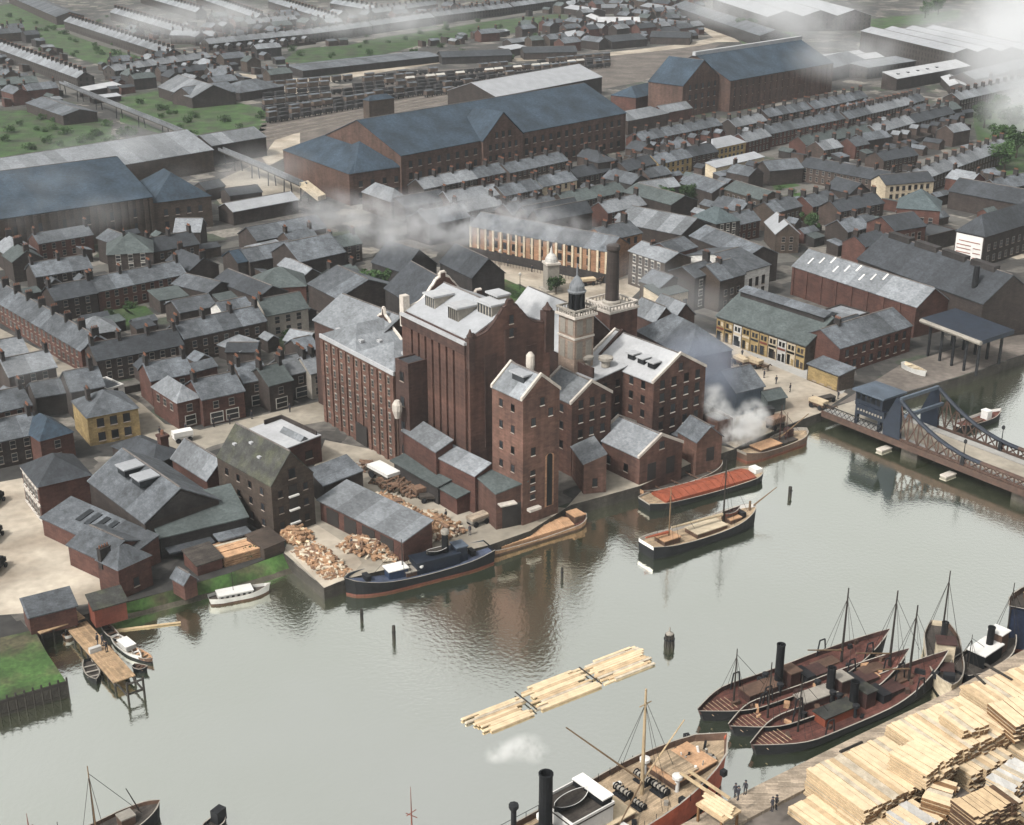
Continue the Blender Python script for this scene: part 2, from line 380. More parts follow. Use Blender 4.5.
p.inputs['IOR'].default_value = 30.0; sn = nd(nt,'ShaderNodeTexNoise'); sn.inputs['Scale'].default_value = .012; sn.inputs['Detail'].default_value = 5; L(tc.outputs['Object'], sn.inputs[0]); sr = nd(nt,'ShaderNodeMapRange'); L(sn.outputs[0], sr.inputs[0]); sr.inputs[1].default_value = .36; sr.inputs[2].default_value = .64; st_ = nd(nt,'ShaderNodeMix',data_type='RGBA'); st_.inputs['A'].default_value = (.91,.915,.85,1); st_.inputs['B'].default_value = (1,.995,.95,1); L(sr.outputs[0], st_.inputs['Factor']); L(st_.outputs['Result'], p.inputs['Specular Tint'])  # broad noise in the specular tint paints in brighter and duller sheen
ms = nd(nt,'ShaderNodeMapRange'); L(n2.outputs[0], ms.inputs[0]); ms.inputs[1].default_value=.38; ms.inputs[2].default_value=.62; ms.inputs[3].default_value=.10; ms.inputs[4].default_value=.34; L(ms.outputs[0], bp.inputs['Strength']); MATS['river'] = m
def sheet(name, pts, z, mt, kind='structure'):
    bm = bmesh.new(); vs = [bm.verts.new((q[0], q[1], z)) for q in pts]; f = bm.faces.new(vs); f.normal_update()
    if f.normal.z < 0: f.normal_flip()
    bmesh.ops.triangulate(bm, faces=[f]); me = bpy.data.meshes.new(name); bm.to_mesh(me); bm.free(); me.materials.append(MATS[mt])
    return tag(link(name, me), None, None, None, kind)
sheet('river', [(-2500,-300),(2500,-300),(2500,2600),(-2500,2600)], WZ, 'river')
# ------------------------------------------------------------------ ground
def ground_mat():
    m = bpy.data.materials.new('town_ground'); m.use_nodes = True; nt = m.node_tree; L = nt.links.new; p = nt.nodes['Principled BSDF']; p.inputs['Roughness'].default_value=.95
    tc = nd(nt,'ShaderNodeTexCoord'); mp = nd(nt,'ShaderNodeMapping'); mp.inputs['Rotation'].default_value=(0,0,R(-39)); L(tc.outputs['Object'], mp.inputs[0])
    v = nd(nt,'ShaderNodeTexVoronoi',distance='CHEBYCHEV'); v.inputs['Scale'].default_value=.13; L(mp.outputs[0], v.inputs['Vector'])
    cr = nd(nt,'ShaderNodeValToRGB'); s = nd(nt,'ShaderNodeSeparateColor'); L(v.outputs['Color'], s.inputs[0]); L(s.outputs[0], cr.inputs[0]); cr.color_ramp.interpolation='CONSTANT'
    e = cr.color_ramp.elements; cols=[(0,(0.0168, 0.0156, 0.0144)),(.25,(0.03, 0.027, 0.024)),(.45,(0.0285, 0.0263, 0.024)),(.62,(0.0638, 0.0577, 0.051)),(.8,(0.0255, 0.0315, 0.0195)),(.9,(0.12, 0.1087, 0.0938))]
    e[0].position=0; e[0].color=(*cols[0][1],1); e[1].position=cols[1][0]; e[1].color=(*cols[1][1],1)
    for q,c in cols[2:]: x=e.new(q); x.color=(*c,1)
    n = nd(nt,'ShaderNodeTexNoise'); n.inputs['Scale'].default_value=.5; n.inputs['Detail'].default_value=5; L(tc.outputs['Object'], n.inputs[0])
    r = nd(nt,'ShaderNodeMapRange'); L(n.outputs[0], r.inputs[0]); r.inputs[1].default_value=.3; r.inputs[2].default_value=.7; r.inputs[3].default_value=.55; r.inputs[4].default_value=1.5
    vm = nd(nt,'ShaderNodeVectorMath',operation='SCALE'); L(cr.outputs[0], vm.inputs[0]); L(r.outputs[0], vm.inputs['Scale']); L(vm.outputs[0], p.inputs['Base Color'])
    MATS['town_ground'] = m
ground_mat()
SH = [(-60,722),(0,703),(67,683),(46,652),(34,628),(75,618),(118,604),(165,592),(230,573),(282,553),(324,588),(350,578),(440,556),(490,545),(530,531),(566,508),(571,505),(640,486),(648,478),(690,464),(735,449),(752,441),(800,421),(822,411),(850,402),(905,393),(960,377),(1024,355),(1120,322),(1300,266)]
SHW = [at(*q) for q in SH]
def land(name, pts, shore_n):
    top = sheet(name, pts, 0.0, 'town_ground')
    b = MB()
    for i in range(shore_n-1):
        a, c = pts[i], pts[i+1]; b.poly([(a[0],a[1],.02),(c[0],c[1],.02),(c[0],c[1],WZ-2),(a[0],a[1],WZ-2)])
    tag(b.build('quay_wall','quay_wall'), None, None, None, 'structure')
land('ground', SHW+[Vector((2500,SHW[-1].y+200,0)),Vector((2500,2600,0)),Vector((-2500,2600,0)),Vector((-2500,SHW[0].y,0))], len(SHW))
SQ = [(1300,520),(1120,606),(1024,652),(950,694),(850,742),(760,787),(690,823),(600,872),(420,960)]
SQW = [at(*q) for q in SQ]
land('ground', SQW+[Vector((-40,20,0)),Vector((500,20,0))], len(SQW))
ROADS = []
def patch(name, pts, mt, lev=1):
    if name != 'grass' : ROADS.append([tuple(at(*q).xy) for q in pts])
    return sheet(name, [at(*q) for q in pts], .004*lev+.002, mt)
def strip_road(name, pts, wd, mt, lev=2):
    P = [at(*q) for q in pts]; Lf, Rt = [], []
    for i, p_ in enumerate(P):
        d = (P[min(i+1,len(P)-1)]-P[max(i-1,0)]).normalized(); n = Vector((-d.y,d.x,0))*wd/2
        Lf.append(p_+n); Rt.append(p_-n)
    for i in range(len(P)-1): ROADS.append([tuple(Lf[i].xy),tuple(Lf[i+1].xy),tuple(Rt[i+1].xy),tuple(Rt[i].xy)])
    return sheet(name, Lf+Rt[::-1], .004*lev+.002, mt)
# gardens and grass (what grows on them is uncountable)
for i, q in enumerate([
    [(-40,10),(20,3),(60,22),(100,36),(152,58),(118,70),(82,60),(30,36),(-40,20)],
    [(-30,112),(60,108),(112,122),(110,152),(-30,172)],
    [(120,98),(160,90),(210,96),(270,110),(264,136),(190,142),(120,122)],
    [(282,62),(300,48),(345,46),(420,28),(560,14),(580,22),(520,32),(440,40),(340,66)],
    [(96,308),(110,302),(122,306),(142,320),(152,327),(126,330),(104,318)],
    [(121,305),(146,306),(156,316),(140,318),(127,312)],
    [(771,182),(784,180),(808,188),(800,198),(776,196)],
    [(655,202),(688,195),(700,204),(684,214),(660,212)],
    [(972,112),(1060,95),(1060,180),(990,176),(1004,150),(978,146)],
    [(276,330),(302,328),(304,345),(282,352)], [(860,20),(960,10),(960,20),(870,30)],[(735,36),(790,30),(800,40),(745,46)]]):
    patch('garden', q, 'garden')
patch('grass', [(-60,722),(0,703),(67,683),(47,653),(34,630),(-10,640),(-60,660)], 'grass', 2)
patch('lawn', [(477,284),(500,277),(537,293),(522,306),(482,297)], 'grass', 3)
bk = MB(); U = [(95,612),(165,592),(230,573),(284,553)]; D_ = [(110,622),(165,609),(232,592),(292,574)]
for i in range(3): bk.poly([at(*U[i],.03), at(*U[i+1],.03), at(*D_[i+1],WZ-.3), at(*D_[i],WZ-.3)])
mk = MB()
for i in range(3): mk.poly([at(*U[i],.03).lerp(at(*D_[i],WZ-.3),.72)+Vector((.1,-.1,.09)), at(*U[i+1],.03).lerp(at(*D_[i+1],WZ-.3),.72)+Vector((.1,-.1,.09)), at(*D_[i+1],WZ-.3)+Vector((.5,-.7,.0)), at(*D_[i],WZ-.3)+Vector((.5,-.7,0))])
tag(mk.build('mud_margin','mud'), None, None, None, 'structure')
tag(bk.build('grass_bank','grass'), None, None, None, 'structure')
# streets, yards, tracks
patch('yard', [(-60,490),(0,482),(22,478),(40,500),(112,578),(100,602),(26,613),(-60,620)], 'road_pale')
patch('street', [(-30,312),(60,361),(112,384),(142,404),(165,424),(200,430),(325,400),(332,420),(262,432),(212,446),(176,462),(140,442),(96,402),(50,374),(-30,328)], 'road')
patch('square', [(460,268),(478,256),(510,262),(560,258),(608,264),(634,258),(640,290),(610,318),(545,298),(520,284),(470,290)], 'road_pale')
patch('street', [(700,330),(722,337),(762,360),(848,394),(820,413),(800,420),(752,440),(735,448),(700,430),(730,400),(735,372)], 'road_pale')
patch('pavement', [(722,337),(735,340),(848,387),(842,394),(762,361)], 'pavement', 2)
patch('mill_yard', [(300,500),(325,440),(400,455),(480,500),(566,508),(530,531),(490,545),(350,578),(324,587),(284,553)], 'road')
patch('mill_yard', [(566,508),(571,505),(640,486),(690,464),(735,449),(700,440),(600,470)], 'road', 2)
patch('yard', [(285,548),(310,520),(348,545),(362,563),(350,577),(324,588)], 'road_pale', 3)
patch('rail_yard', [(225,178),(262,125),(330,88),(440,70),(600,58),(690,44),(722,44),(640,82),(450,118),(300,150),(240,182)], 'cinder')
patch('goods_yard', [(262,158),(275,140),(300,132),(300,150),(268,166)], 'road_pale', 2)
patch('goods_yard', [(206,186),(250,166),(275,170),(306,190),(296,204),(220,204)], 'road', 2)
strip_road('road', [(225,74),(250,77),(290,80),(325,80),(380,70),(440,61),(510,60),(570,58),(640,51),(690,45),(724,38),(706,26),(692,18)], 14, 'road_pale', 3)
strip_road('road', [(255,90),(275,88),(310,92)], 16, 'road_pale', 3)
patch('yard', [(705,42),(724,38),(700,24),(690,18),(728,34),(740,42)], 'road_pale', 4)
strip_road('lane', [(-20,62),(30,78),(70,92),(130,112),(185,135)], 9, 'street')
strip_road('lane', [(150,60),(210,66),(250,55),(340,42),(440,28),(560,8)], 9, 'street')
strip_road('lane', [(60,28),(110,46),(168,62)], 8, 'street')
strip_road('street', [(400,182),(480,186),(560,168),(640,152),(700,136),(780,122)], 8, 'street')
strip_road('street', [(420,205),(520,192),(620,180),(700,168),(770,152),(860,128),(930,108)], 8, 'street')
strip_road('street', [(640,215),(700,205),(760,196),(830,184),(900,170),(1000,140)], 8, 'street')
strip_road('street', [(760,160),(800,172),(850,188),(900,205),(960,222),(1040,245)], 8, 'street')
strip_road('street', [(645,240),(700,232),(760,245),(790,262)], 8, 'street')
strip_road('street', [(205,262),(235,280),(262,300),(285,325),(320,350)], 7, 'street')
strip_road('street', [(-20,285),(30,290),(80,272),(200,250),(300,232),(360,215)], 7, 'street')
strip_road('street', [(140,352),(200,340),(268,326)], 7, 'street')
strip_road('street', [(925,245),(960,238),(1024,258)], 6, 'road_pale')
patch('wharf', [(838,404),(905,392),(960,376),(1024,354),(1060,335),(1000,335),(900,365)], 'cinder', 2)
patch('wharf', [(1300,520),(1120,606),(1024,652),(950,694),(850,742),(760,787),(690,823),(600,872),(800,900),(1300,800)], 'cinder', 2)
qe = MB()
for q in range(1, len(SQW)-1):
    a, c = SQW[q], SQW[q+1]; d = (c-a).normalized(); n = Vector((d.y,-d.x,0))
    if n.y < 0 and n.x < 0: pass
    n = Vector((.5,-.83,0)); P = [a, c, c+n*4.2, a+n*4.2]
    qe.solid([(p_.x,p_.y,.02) for p_ in P]+[(p_.x,p_.y,.5) for p_ in P], [(4,5,6,7),(0,1,5,4),(1,2,6,5),(2,3,7,6),(3,0,4,7)])
tag(qe.build('quay_edge','quay_wood'), None, None, None, 'structure')
for i in range(6):       # running lines beside the warehouses
    o = Vector((0,0,0)); a, c = at(262,140-i*3.9), at(455,99-i*2.9); d = (c-a).normalized(); n = Vector((-d.y,d.x,0)); b = MB()
    b.solid([tuple(a+n*1.3+Vector((0,0,.01))),tuple(a-n*1.3+Vector((0,0,.01))),tuple(c-n*1.3+Vector((0,0,.01))),tuple(c+n*1.3+Vector((0,0,.01))),tuple(a+n*1.0+Vector((0,0,.12))),tuple(a-n*1.0+Vector((0,0,.12))),tuple(c-n*1.0+Vector((0,0,.12))),tuple(c+n*1.0+Vector((0,0,.12)))],[(4,5,6,7),(0,1,5,4),(1,2,6,5),(2,3,7,6),(3,0,4,7)],0)
    for k in (-.72,.72): b.solid([tuple(a+n*(k+.1)+Vector((0,0,.12))),tuple(a+n*(k-.1)+Vector((0,0,.12))),tuple(c+n*(k-.1)+Vector((0,0,.12))),tuple(c+n*(k+.1)+Vector((0,0,.12))),tuple(a+n*(k+.1)+Vector((0,0,.3))),tuple(a+n*(k-.1)+Vector((0,0,.3))),tuple(c+n*(k-.1)+Vector((0,0,.3))),tuple(c+n*(k+.1)+Vector((0,0,.3)))],[(4,5,6,7),(0,1,5,4),(2,3,7,6),(1,2,6,5),(3,0,4,7)],1)
    tag(b.build('railway_track',['rail_bed','rail']), None, None, None, 'structure')
# haze ------------------------------------------------------------------
m = bpy.data.materials.new('haze'); m.use_nodes = True; nt = m.node_tree; nt.nodes.remove(nt.nodes['Principled BSDF'])
pv = nt.nodes.new('ShaderNodeVolumePrincipled'); pv.inputs['Color'].default_value = (.90,.95,1,1); pv.inputs['Density'].default_value = .000065; pv.inputs['Anisotropy'].default_value = .1
nt.links.new(pv.outputs[0], nt.nodes['Material Output'].inputs['Volume']); MATS['haze'] = m
b = MB(); b.box(-2600,-400,WZ-3.5,2600,2700,118); tag(b.build('haze','haze'), None, None, None, 'stuff')
# ------------------------------------------------------------------ the town, north of the river
T_ = terrace
# far rows, upper left
T_('long slate terrace slanting down from the left edge below the dark green allotments', (-45,33),(77,78), 9)
T_('long slate terrace above the green allotments, ending beside the short cross row', (64,21),(166,54), 9)
T_('slate terrace behind the long one at top left, below the bright pale house wall', (110,12),(195,37), 9)
T_('short pale slate terrace facing front, ending in a dark gap at the upper left', (209,44),(308,34), 9)
T_('pale terrace continuing the upper front row, with a slight kink in its roof', (309,34),(372,26), 9)
T_('pale terrace in the upper front row directly above the long flat grey shed', (373,25.6),(434,17), 9)
T_('pale terrace in the upper front row reaching to the middle of the top edge', (435,16.5),(512,7), 9)
T_('pale terrace at the top edge, last to the right in the upper front row', (514,6.5),(602,-6), 9)
T_('dark fronted terrace above the grey twin gabled sheds and green field at upper left', (115,71),(211,57), 9)
T_('slate terrace cut by the left edge, beneath the end of the long slanting terrace', (-25,87),(38,82), 9, ch=True)
T_('pale terrace sloping down at the top edge, left of the similar slanting one', (196,-3),(256,18), 9)
T_('pale terrace sloping down at the top edge, right of the similar slanting one', (268,1),(330,20), 9)
T_('short pale terrace tucked between two slanting terraces at the top', (248,24),(297,19), 8)
T_('short pale terrace behind the upper front row, near the top centre', (374,13),(438,4), 8)
T_('low grey back row left of the short front facing terrace near the top', (170,35),(213,36), 8)
T_('grey terrace on the top edge behind the slanting ones', (140,-4),(196,12), 8)
T_('grey terrace at the very top edge between the slanting rows', (330,3),(372,10), 8)
shed('long dark roof at the top left corner beside the dark green field', (8,-4),(56,17), (70,10), 5.5, rise=3, rm='slate', roof='x')
# sheds of the upper town
shed('grey pitched shed among the gardens at left, below the slate terraces', (26,103),(63,116), (72,104), 4.2, rm='slate')
shed('white roofed lean-to between the slanting terrace and the gardens', (88,91),(121,85), 6, 3.2, roof='lean', rise=1.2, rm='white_roof')
shed('pale low canopy below the white lean-to at the edge of the gardens', (94,99),(121,96), 5, 2.4, roof='lean', rise=.8, rm='zinc')
shed('greenish grey barn with a steep roof beside the field, left one of the pair', (158,87),(192,98), (203,84), 5, rise=5, rm='slate_light')
shed('barn with a pale skylight strip beside the greenish one', (193,98),(238,91), 16, 4.5, rise=4, rm='slate')
shed('low spreading shed with a hipped brown grey roof above the green field', (240,93),(284,86), 20, 4.2, roof='hip', rise=4, rm='slate')
shed('very long low flat grey shed above the curving pale railway road', (303,71),(441,56), 26, 3.6, roof='x', rise=1.0, rm='slate', wm='soot_brick')
shed('black roofed shed at the right end of the long flat grey shed', (442,57.5),(512,55), 14, 4, rise=2.5, rm='slate_dark', wm='soot_brick')
shed('dark pitched shed above the railway road, left of the cluttered pale works', (524,53),(577,52), 14, 4, rise=2.6)
shed('small pale lean-to roof at the left of the dark pitched shed', (510,50),(528,47), 9, 4, roof='lean', rise=1, rm='zinc')
shed('pale flat roof in front of the strip of green near the top centre', (556,39),(588,33), 10, 3.4, roof='lean', rise=1.2, rm='zinc')
shed('long pale roof on the strip of green near the top centre', (512,43),(556,38), 9, 3.4, rm='slate_light')
shed('largest white roofed works near the top, above the dark twin sheds', (598,22),(640,22), 16, 5, rise=2.5, rm='white_roof')
shed('narrow white slanted roof at the left of the white roofed works', (586,16),(606,24), 8, 4, rise=1.6, rm='white_roof')
shed('dark long shed right above the railway road, near the bend', (612,42),(647,39), 18, 4.5, rise=2.6, rm='slate_dark')
shed('dark shed at the inner side of the bend of the pale road', (650,37),(690,38), 18, 4.5, rise=2.6, rm='slate_dark')
shed('pale grey roof at the top edge, right of the upper front terrace', (564,8),(590,12), 14, 4.5, rise=2, rm='zinc')
shed('pale flat roof at the top edge left of the long dark engine shed', (602,8),(628,8), 14, 4.5, rise=2, rm='slate_light')
shed('grey roof at the top edge above the white roofed works', (640,6),(676,12), 14, 4.5, rise=2, rm='slate_light')
shed('mid grey shed at the top beside the dark engine shed, above the bend', (650,22),(684,26), 14, 4.5, rise=2, rm='slate')
s = bld('long dark engine shed at the top right of centre, beyond the road bend', (672,6),(760,36), 20, 7, 'engine_shed', 'shed', 'x', 3.5, wm='soot_brick', rm='slate')
s = bld('huge pale roofed works at the top edge behind the drifting smoke', (713,-1),(768,17), (840,7), 10, 'works_building', 'works', 'x', 4, 3, wm='brick_far', rm='zinc')
s = bld('vast flat pale roofed works at the upper right beside the white smoke', (861,31),(954,53), (1008,42), 12, 'works_building', 'works', 'x', 2.2, 4, wm='brick_far', rm='zinc')
s = bld('pale low roof between the right hand blue warehouse and the flat works', (846,62),(884,57), 24, 7, 'shed', 'shed', 'x', 2, 2, wm='brick_far', rm='white_roof')
s = bld('greenish low flat roof below the vast flat pale works', (868,68),(916,61), 14, 6, 'shed', 'shed', 'lean', 1.2, wm='brick_far', rm='slate_light')
s = bld('long white roof with a row of square skylights below the flat works', (897,79),(970,66), 9, 6, 'shed', 'shed', 'lean', 2.5, wm='brick_dark', rm='white_roof')
for i in range(5):
    b = MB(); b.box(-.8,-.6,0,.8,.6,.5); b.build('skylight','pane',s.root,(s.L*(.1+.13*i),4.2,7.2))
shed('small white square roof under the long skylight roof', (941,77),(950,86), (963,82), 4, rise=1.4, rm='white_roof')
shed('hip roofed shed wreathed in white smoke right of the big blue warehouse', (832,68),(866,60), 16, 7, roof='hip', rise=5, rm='slate')
shed('grey terrace end at the far right edge behind the white smoke', (975,80),(1040,64), 14, 6, rise=3, rm='slate_light')
# ---- the railway warehouses
g = 'great blue roofed railway warehouses'
def bays(s, face, n, z1, wm, wd=.9, pr=.35):
    for i in range(n+1):
        x, y = s.pos(face, min(max(s.run(face)*i/n, wd/2+.02), s.run(face)-wd/2-.02)); b = MB(); b.box(-wd/2,-pr,-.3,wd/2,-.002,z1); b.build('pilaster', wm, s.root, (x,y,0), FACE[face])
s = bld('longest blue roofed brick warehouse with a gable in the middle of its front', (401,156),(626,113), (575,95), 15, 'railway_warehouse', 'warehouse', 'x', 9.5, wm='ware_brick', rm='blue_roof', group=g)
W1 = s; s.wins('f', [2.0,6.2,10.4], 4.6, 1.5, 2.2, 'plain', 2, 82)
for px_ in (519,):
    q = s.loc(518,140,15); b = MB(); x0 = q.x; hw = 10.5
    b.prof([(x0-hw,-.3),(x0+hw,-.3),(x0+hw,15),(x0,24),(x0-hw,15)],'y',-1.2,-.004,0); b.build('front_gable','ware_brick',s.root)
    r = MB(); r.prof([(x0-hw-.4,14.8),(x0,24.05),(x0+hw+.4,14.8),(x0+hw+.4,15.1),(x0,24.4),(x0-hw-.4,15.1)],'y',-1.5,14,0); r.build('gable_roof','blue_roof',s.root)
    for k in range(5):
        for z in (3,7,11,15.2):
            if z > 15 and k in (0,4): continue
            link('window', WM['plain'], s.root, (x0+(k-2)*3.4,-1.2,z), 0, (1.3,1,2.0))
s = bld('blue slate hipped annex with two peaks at the left end of the longest warehouse', (283,150),(349,174), (397,163), 11, 'warehouse_annex', 'warehouse', 'hip', 6, wm='ware_brick', rm='blue_roof', group=g)
q = s; b = MB(); b.solid([(q.L*.45,2,11.2),(q.L+.2,2,11.2),(q.L+.2,q.D-2,11.2),(q.L*.45,q.D-2,11.2),(q.L*.75,q.D/2,19)],[(0,1,4),(1,2,4),(2,3,4),(3,0,4)]); b.build('second_peak','blue_roof',s.root)
s.wins('r',[2,6],4.5,1.4,2,'plain',2,40)
s = bld('blue roofed brick warehouse at the upper right with a white capped ridge', (730,81),(833,63), 42, 14.5, 'railway_warehouse', 'warehouse', 'x', 10, wm='ware_brick', rm='blue_roof', group=g)
s.wins('f',[2.5,7.0,11],5,1.2,2.6,'plain',2,60); bays(s,'f',18,14,'ware_brick')
b = MB(); b.box(-1,s.D/2-.9,24.2,s.L+1,s.D/2+.9,26.0); b.build('ridge_cap','white_roof',s.root)
s = bld('red brick cross gable wing at the left of the upper right blue warehouse', (683,86),(722,79), 20, 14.5, 'warehouse_wing', 'warehouse', 'y', 10, wm='ware_brick', rm='blue_roof', group=g)
s.wins('f',[3,7.5,12],4.5,1.4,2.2,'plain',3,30)
shed('small hipped blue roofed office beside the red cross gable wing', (636,98),(669,90), 14, 6.5, name='railway_office', cat='office', roof='hip', rise=4, wm='brick_red', rm='blue_roof')
shed('low grey hipped building at the right end of the longest blue warehouse', (628,121),(669,113), 12, 6, roof='hip', rise=3, wm='brick', rm='slate_light')
shed('little pale roofed lodge with white chimney before the red cross gable wing', (664,113),(692,108), 8, 5, roof='x', rise=2.5, wm='brick_red', rm='slate_light')
s = shed('long white roofed transit shed behind the longest blue warehouse', (496,97),(602,77), 30, 9, roof='x', rise=5, wm='brick_dark', rm='zinc')
s = shed('blue roofed signal box on the railway yard', (369,101),(394,98), 5, 9, name='signal_box', cat='signal box', roof='hip', rise=2, wm='brick_brown', rm='blue_roof')
# ---- left hand warehouses
s = bld('long dark blue roofed warehouse with tall brick bays at the left edge', (-60,228),(152,197), (118,166), 12, 'dock_warehouse', 'warehouse', 'x', 8.5, wm='brick_brown', rm='blue_roof', group=g)
bays(s,'f',26,11.6,'brick_brown',1.2,.5); s.wins('f',[2,6.5],7.2,1.6,2.6,'plain',2,60)
s = bld('blue hip roofed end block at the right end of the left hand warehouse', (153,203),(211,196), 26, 10, 'dock_warehouse', 'warehouse', 'hip', 7, wm='brick_brown', rm='blue_roof', group=g)
s.wins('f',[1.5,5.5],4,1.2,2,'plain',2,30)
s = bld('very long pale grey roofed shed behind the left hand blue warehouse', (-60,196),(213,150), 34, 8, 'goods_shed', 'shed', 'x', 5.5, wm='brick_brown', rm='slate_light', group=g)
shed('pale roofed goods shed beside the footbridge and the railway tracks', (212,146),(266,137), 16, 7.5, name='goods_shed', roof='x', rise=3, wm='brick_dark', rm='slate_light')
shed('long pale roofed shed below the footbridge ramp', (233,212),(298,200), 9, 4.5, roof='x', rise=2, wm='brick_dark', rm='zinc')
shed('dark roofed store between the goods yard and the long pale shed', (230,196),(262,192), 9, 4, roof='x', rise=1.6)
shed('small dark hut in the goods yard beside the blue roofed end block', (206,190),(225,186), 7, 4)
# ---- left town
T_('grey terrace right under the tall brick bays at the left', (36,277),(92,268), 9, rm='slate')
T_('dark slate terrace above the walled green garden, its left half', (55,301),(97,293), 9, rm='slate_dark')
T_('long slate terrace above the walled green garden, its right part', (98,292),(186,274), 9, rm='slate')
T_('long red brick street terrace running from the left edge to the corner', (-30,286),(81,351), 8, wm='brick_red', rm='slate', kind='std')
T_('dark slate corner terrace at the foot of the long red street terrace', (97,361),(183,345), 9, rm='slate_dark', wm='brick_dark', wing=4)
T_('light slate terrace with tall stacks above the cluttered yards', (184,339),(266,321), 9, he=6.2, rm='slate', wm='brick', wing=0)
shed('ribbed grey workshop roof in the yard behind the walled garden', (172,284),(208,293), (190,274), 4.2, rise=1.8, rm='slate')
shed('flat pale green roof beside the walled garden', (160,301),(188,296), 8, 3.5, roof='lean', rise=.8, rm='slate_green')
shed('small hipped grey house facing the walled garden', (80,336),(120,330), 9, 4.6, roof='hip', rise=3, rm='slate_light')
shed('low grey roofs crowding the yard right of the walled garden', (180,313),(216,306), 9, 4.5, rise=2, rm='slate')
s = shed('house with a white rendered front among the grey yard roofs', (224,314),(252,308), 7, 5.6, name='white_house', cat='house', rise=2, wm='white_wall', rm='slate'); s.wins('f',[3.4],4,1.2,1.4,'std')
s = bld('tall hip roofed house with white window surrounds left of the yard terraces', (107,255),(153,252), 13, 8.5, 'brick_house', 'house', 'hip', 4.5, wm='brick_dark', rm='slate_green'); s.wins('f',[1,3.8,6.4],3,1.2,1.7,'white'); s.chim('a',s.L*.4,s.D/2,11)
shed('ribbed slate roof set askew against the hip roofed house', (97,238),(118,246), (128,236), 7, rise=2, rm='slate')
T_('dark slate terrace running right from the tall hip roofed house', (154,252),(199,244), 10, he=6, rm='slate_dark', wm='brick_brown')
shed('white gabled outhouse roof above the dark slate terrace', (174,232),(200,232), 9, 6, rise=3, rm='slate_light')
shed('dark low roofs along the lane left of the green roofed house', (214,280),(258,298), 9, 4.6, rise=2.2, rm='slate_dark')
shed('blue tinted shed roof beside the lane in the left town', (238,263),(259,259), 9, 5, rise=2.5, rm='blue_roof')
shed('pale flat roof next to the blue tinted shed', (262,257),(292,250), 8, 5, roof='lean', rise=1.5, rm='slate_light')
s = bld('green slate house with a red gable chimney near the brown brick mill', (267,316),(308,308), 9, 6, 'brick_house', 'house', 'x', 3, wm='stone', rm='slate_green'); s.wins('f',[.9,3.6],2.8,1.2,1.7); s.chim('b',.5,s.D/2,8)
shed('dark hipped roof behind the green slate house', (255,289),(306,286), 12, 5.5, roof='hip', rise=4, rm='slate_green', wm='brick_red')
shed('pale ribbed roof slanting beside the dark hipped roof', (278,265),(303,277), (314,270), 4.6, rise=1.8, rm='slate_light')
shed('grey warehouse roof left of the small round tree', (308,284),(338,299), (372,275), 6.5, rise=3.5, rm='slate', wm='brick_dark')
shed('long grey roof at the left end of the grey smoke plume', (257,241),(326,228), 11, 5.6, rise=3, rm='slate')
shed('long lower roof in front of the one at the end of the plume', (250,262),(300,252), 9, 5, rise=2.6, rm='slate')
shed('broad grey roof beneath the thickest part of the plume', (300,262),(345,252), 14, 6.5, rise=4, rm='slate')
shed('low grey roof squeezed beside the mill gate', (300,352),(318,348), 7, 5, rise=2, rm='slate')
shed('pale pointed roof in the garden of the green slate house', (284,340),(306,344), 6, 3.5, rise=1.8, rm='slate_light')
s = bld('red brick corner shop with a rounded hip roof on the wide street', (152,387),(177,403), (202,398), 6, 'corner_shop', 'shop', 'hip', 2.8, wm='brick_red', rm='slate_light'); s.wins('f',[3.6],3,1.2,1.5); s.wins('r',[3.6],3,1.2,1.5); s.wins('r',[.6],3,2.2,2.0,'shop')
s = T_('red brick shops with slate roof beside the corner shop on the wide street', (202,400),(244,391), 10, he=6, wm='brick_red', rm='slate', win=False); s.wins('f',[3.6],2.8,1.1,1.5); s.wins('f',[.5],4,2.6,2.1,'shop')
s = T_('slate roofed shops in the middle of the wide street row', (244,383),(269,378), 9, he=6, wm='brick', rm='slate', win=False); s.wins('f',[3.6],2.6,1.1,1.5); s.wins('f',[.5],4,2.6,2.1,'shop')
s = T_('greenish slate shops in the wide street row, with dark fronts', (269,386),(292,380), 9, he=6, wm='brick_dark', rm='slate_green', win=False); s.wins('f',[3.6],2.6,1.1,1.5); s.wins('f',[.5],4,2.6,2.1,'shop')
s = T_('pale roofed shop next to last before the brown brick mill', (290,375),(311,370), 9, he=6, wm='brick_dark', rm='slate_light', win=False); s.wins('f',[3.6],2.6,1.1,1.5); s.wins('f',[.5],4,2.6,2.1,'shop')
T_('last pale roofed shop against the brown brick mill', (311,374),(323,371), 8, he=6, wm='stone', rm='slate_light', doors=False)
T_('grey gabled houses behind the red corner shop', (151,381),(192,373), 8, he=6, rm='slate')
shed('dark ruinous shed in the yards behind the shops', (226,352),(256,352), 6, 3.2, rise=1.2, rm='slate_dark')
shed('pale ribbed yard roof behind the shops', (218,345),(240,352), 6, 3.2, roof='lean', rise=1, rm='slate_light')
s = bld('yellow painted house with dark trim facing the wide street', (87,418),(138,408), 11, 6.2, 'yellow_house', 'house', 'hip', 3.2, wm='yellow_wall', rm='slate'); s.wins('f',[.8,3.8],2.7,1.3,1.7,'plain'); s.chim('b',2,s.D/2,8)
s = bld('dark brick house with one big stack behind the yellow house', (71,392),(104,386), 9, 6.4, 'brick_house', 'house', 'x', 3, wm='brick_dark', rm='slate'); s.chim('c',s.L*.8,s.D/2,8.3)
s = bld('small white fronted house between the yellow house and the street corner', (107,389),(124,384), 7, 5, 'white_house', 'house', 'flat', 1, wm='white_wall', rm='slate'); s.wins('f',[.8,3.2],3,1,1.4)
T_('pale slate terrace at the left edge across from the long red terrace', (9,377),(56,367), 9, rm='slate_light')
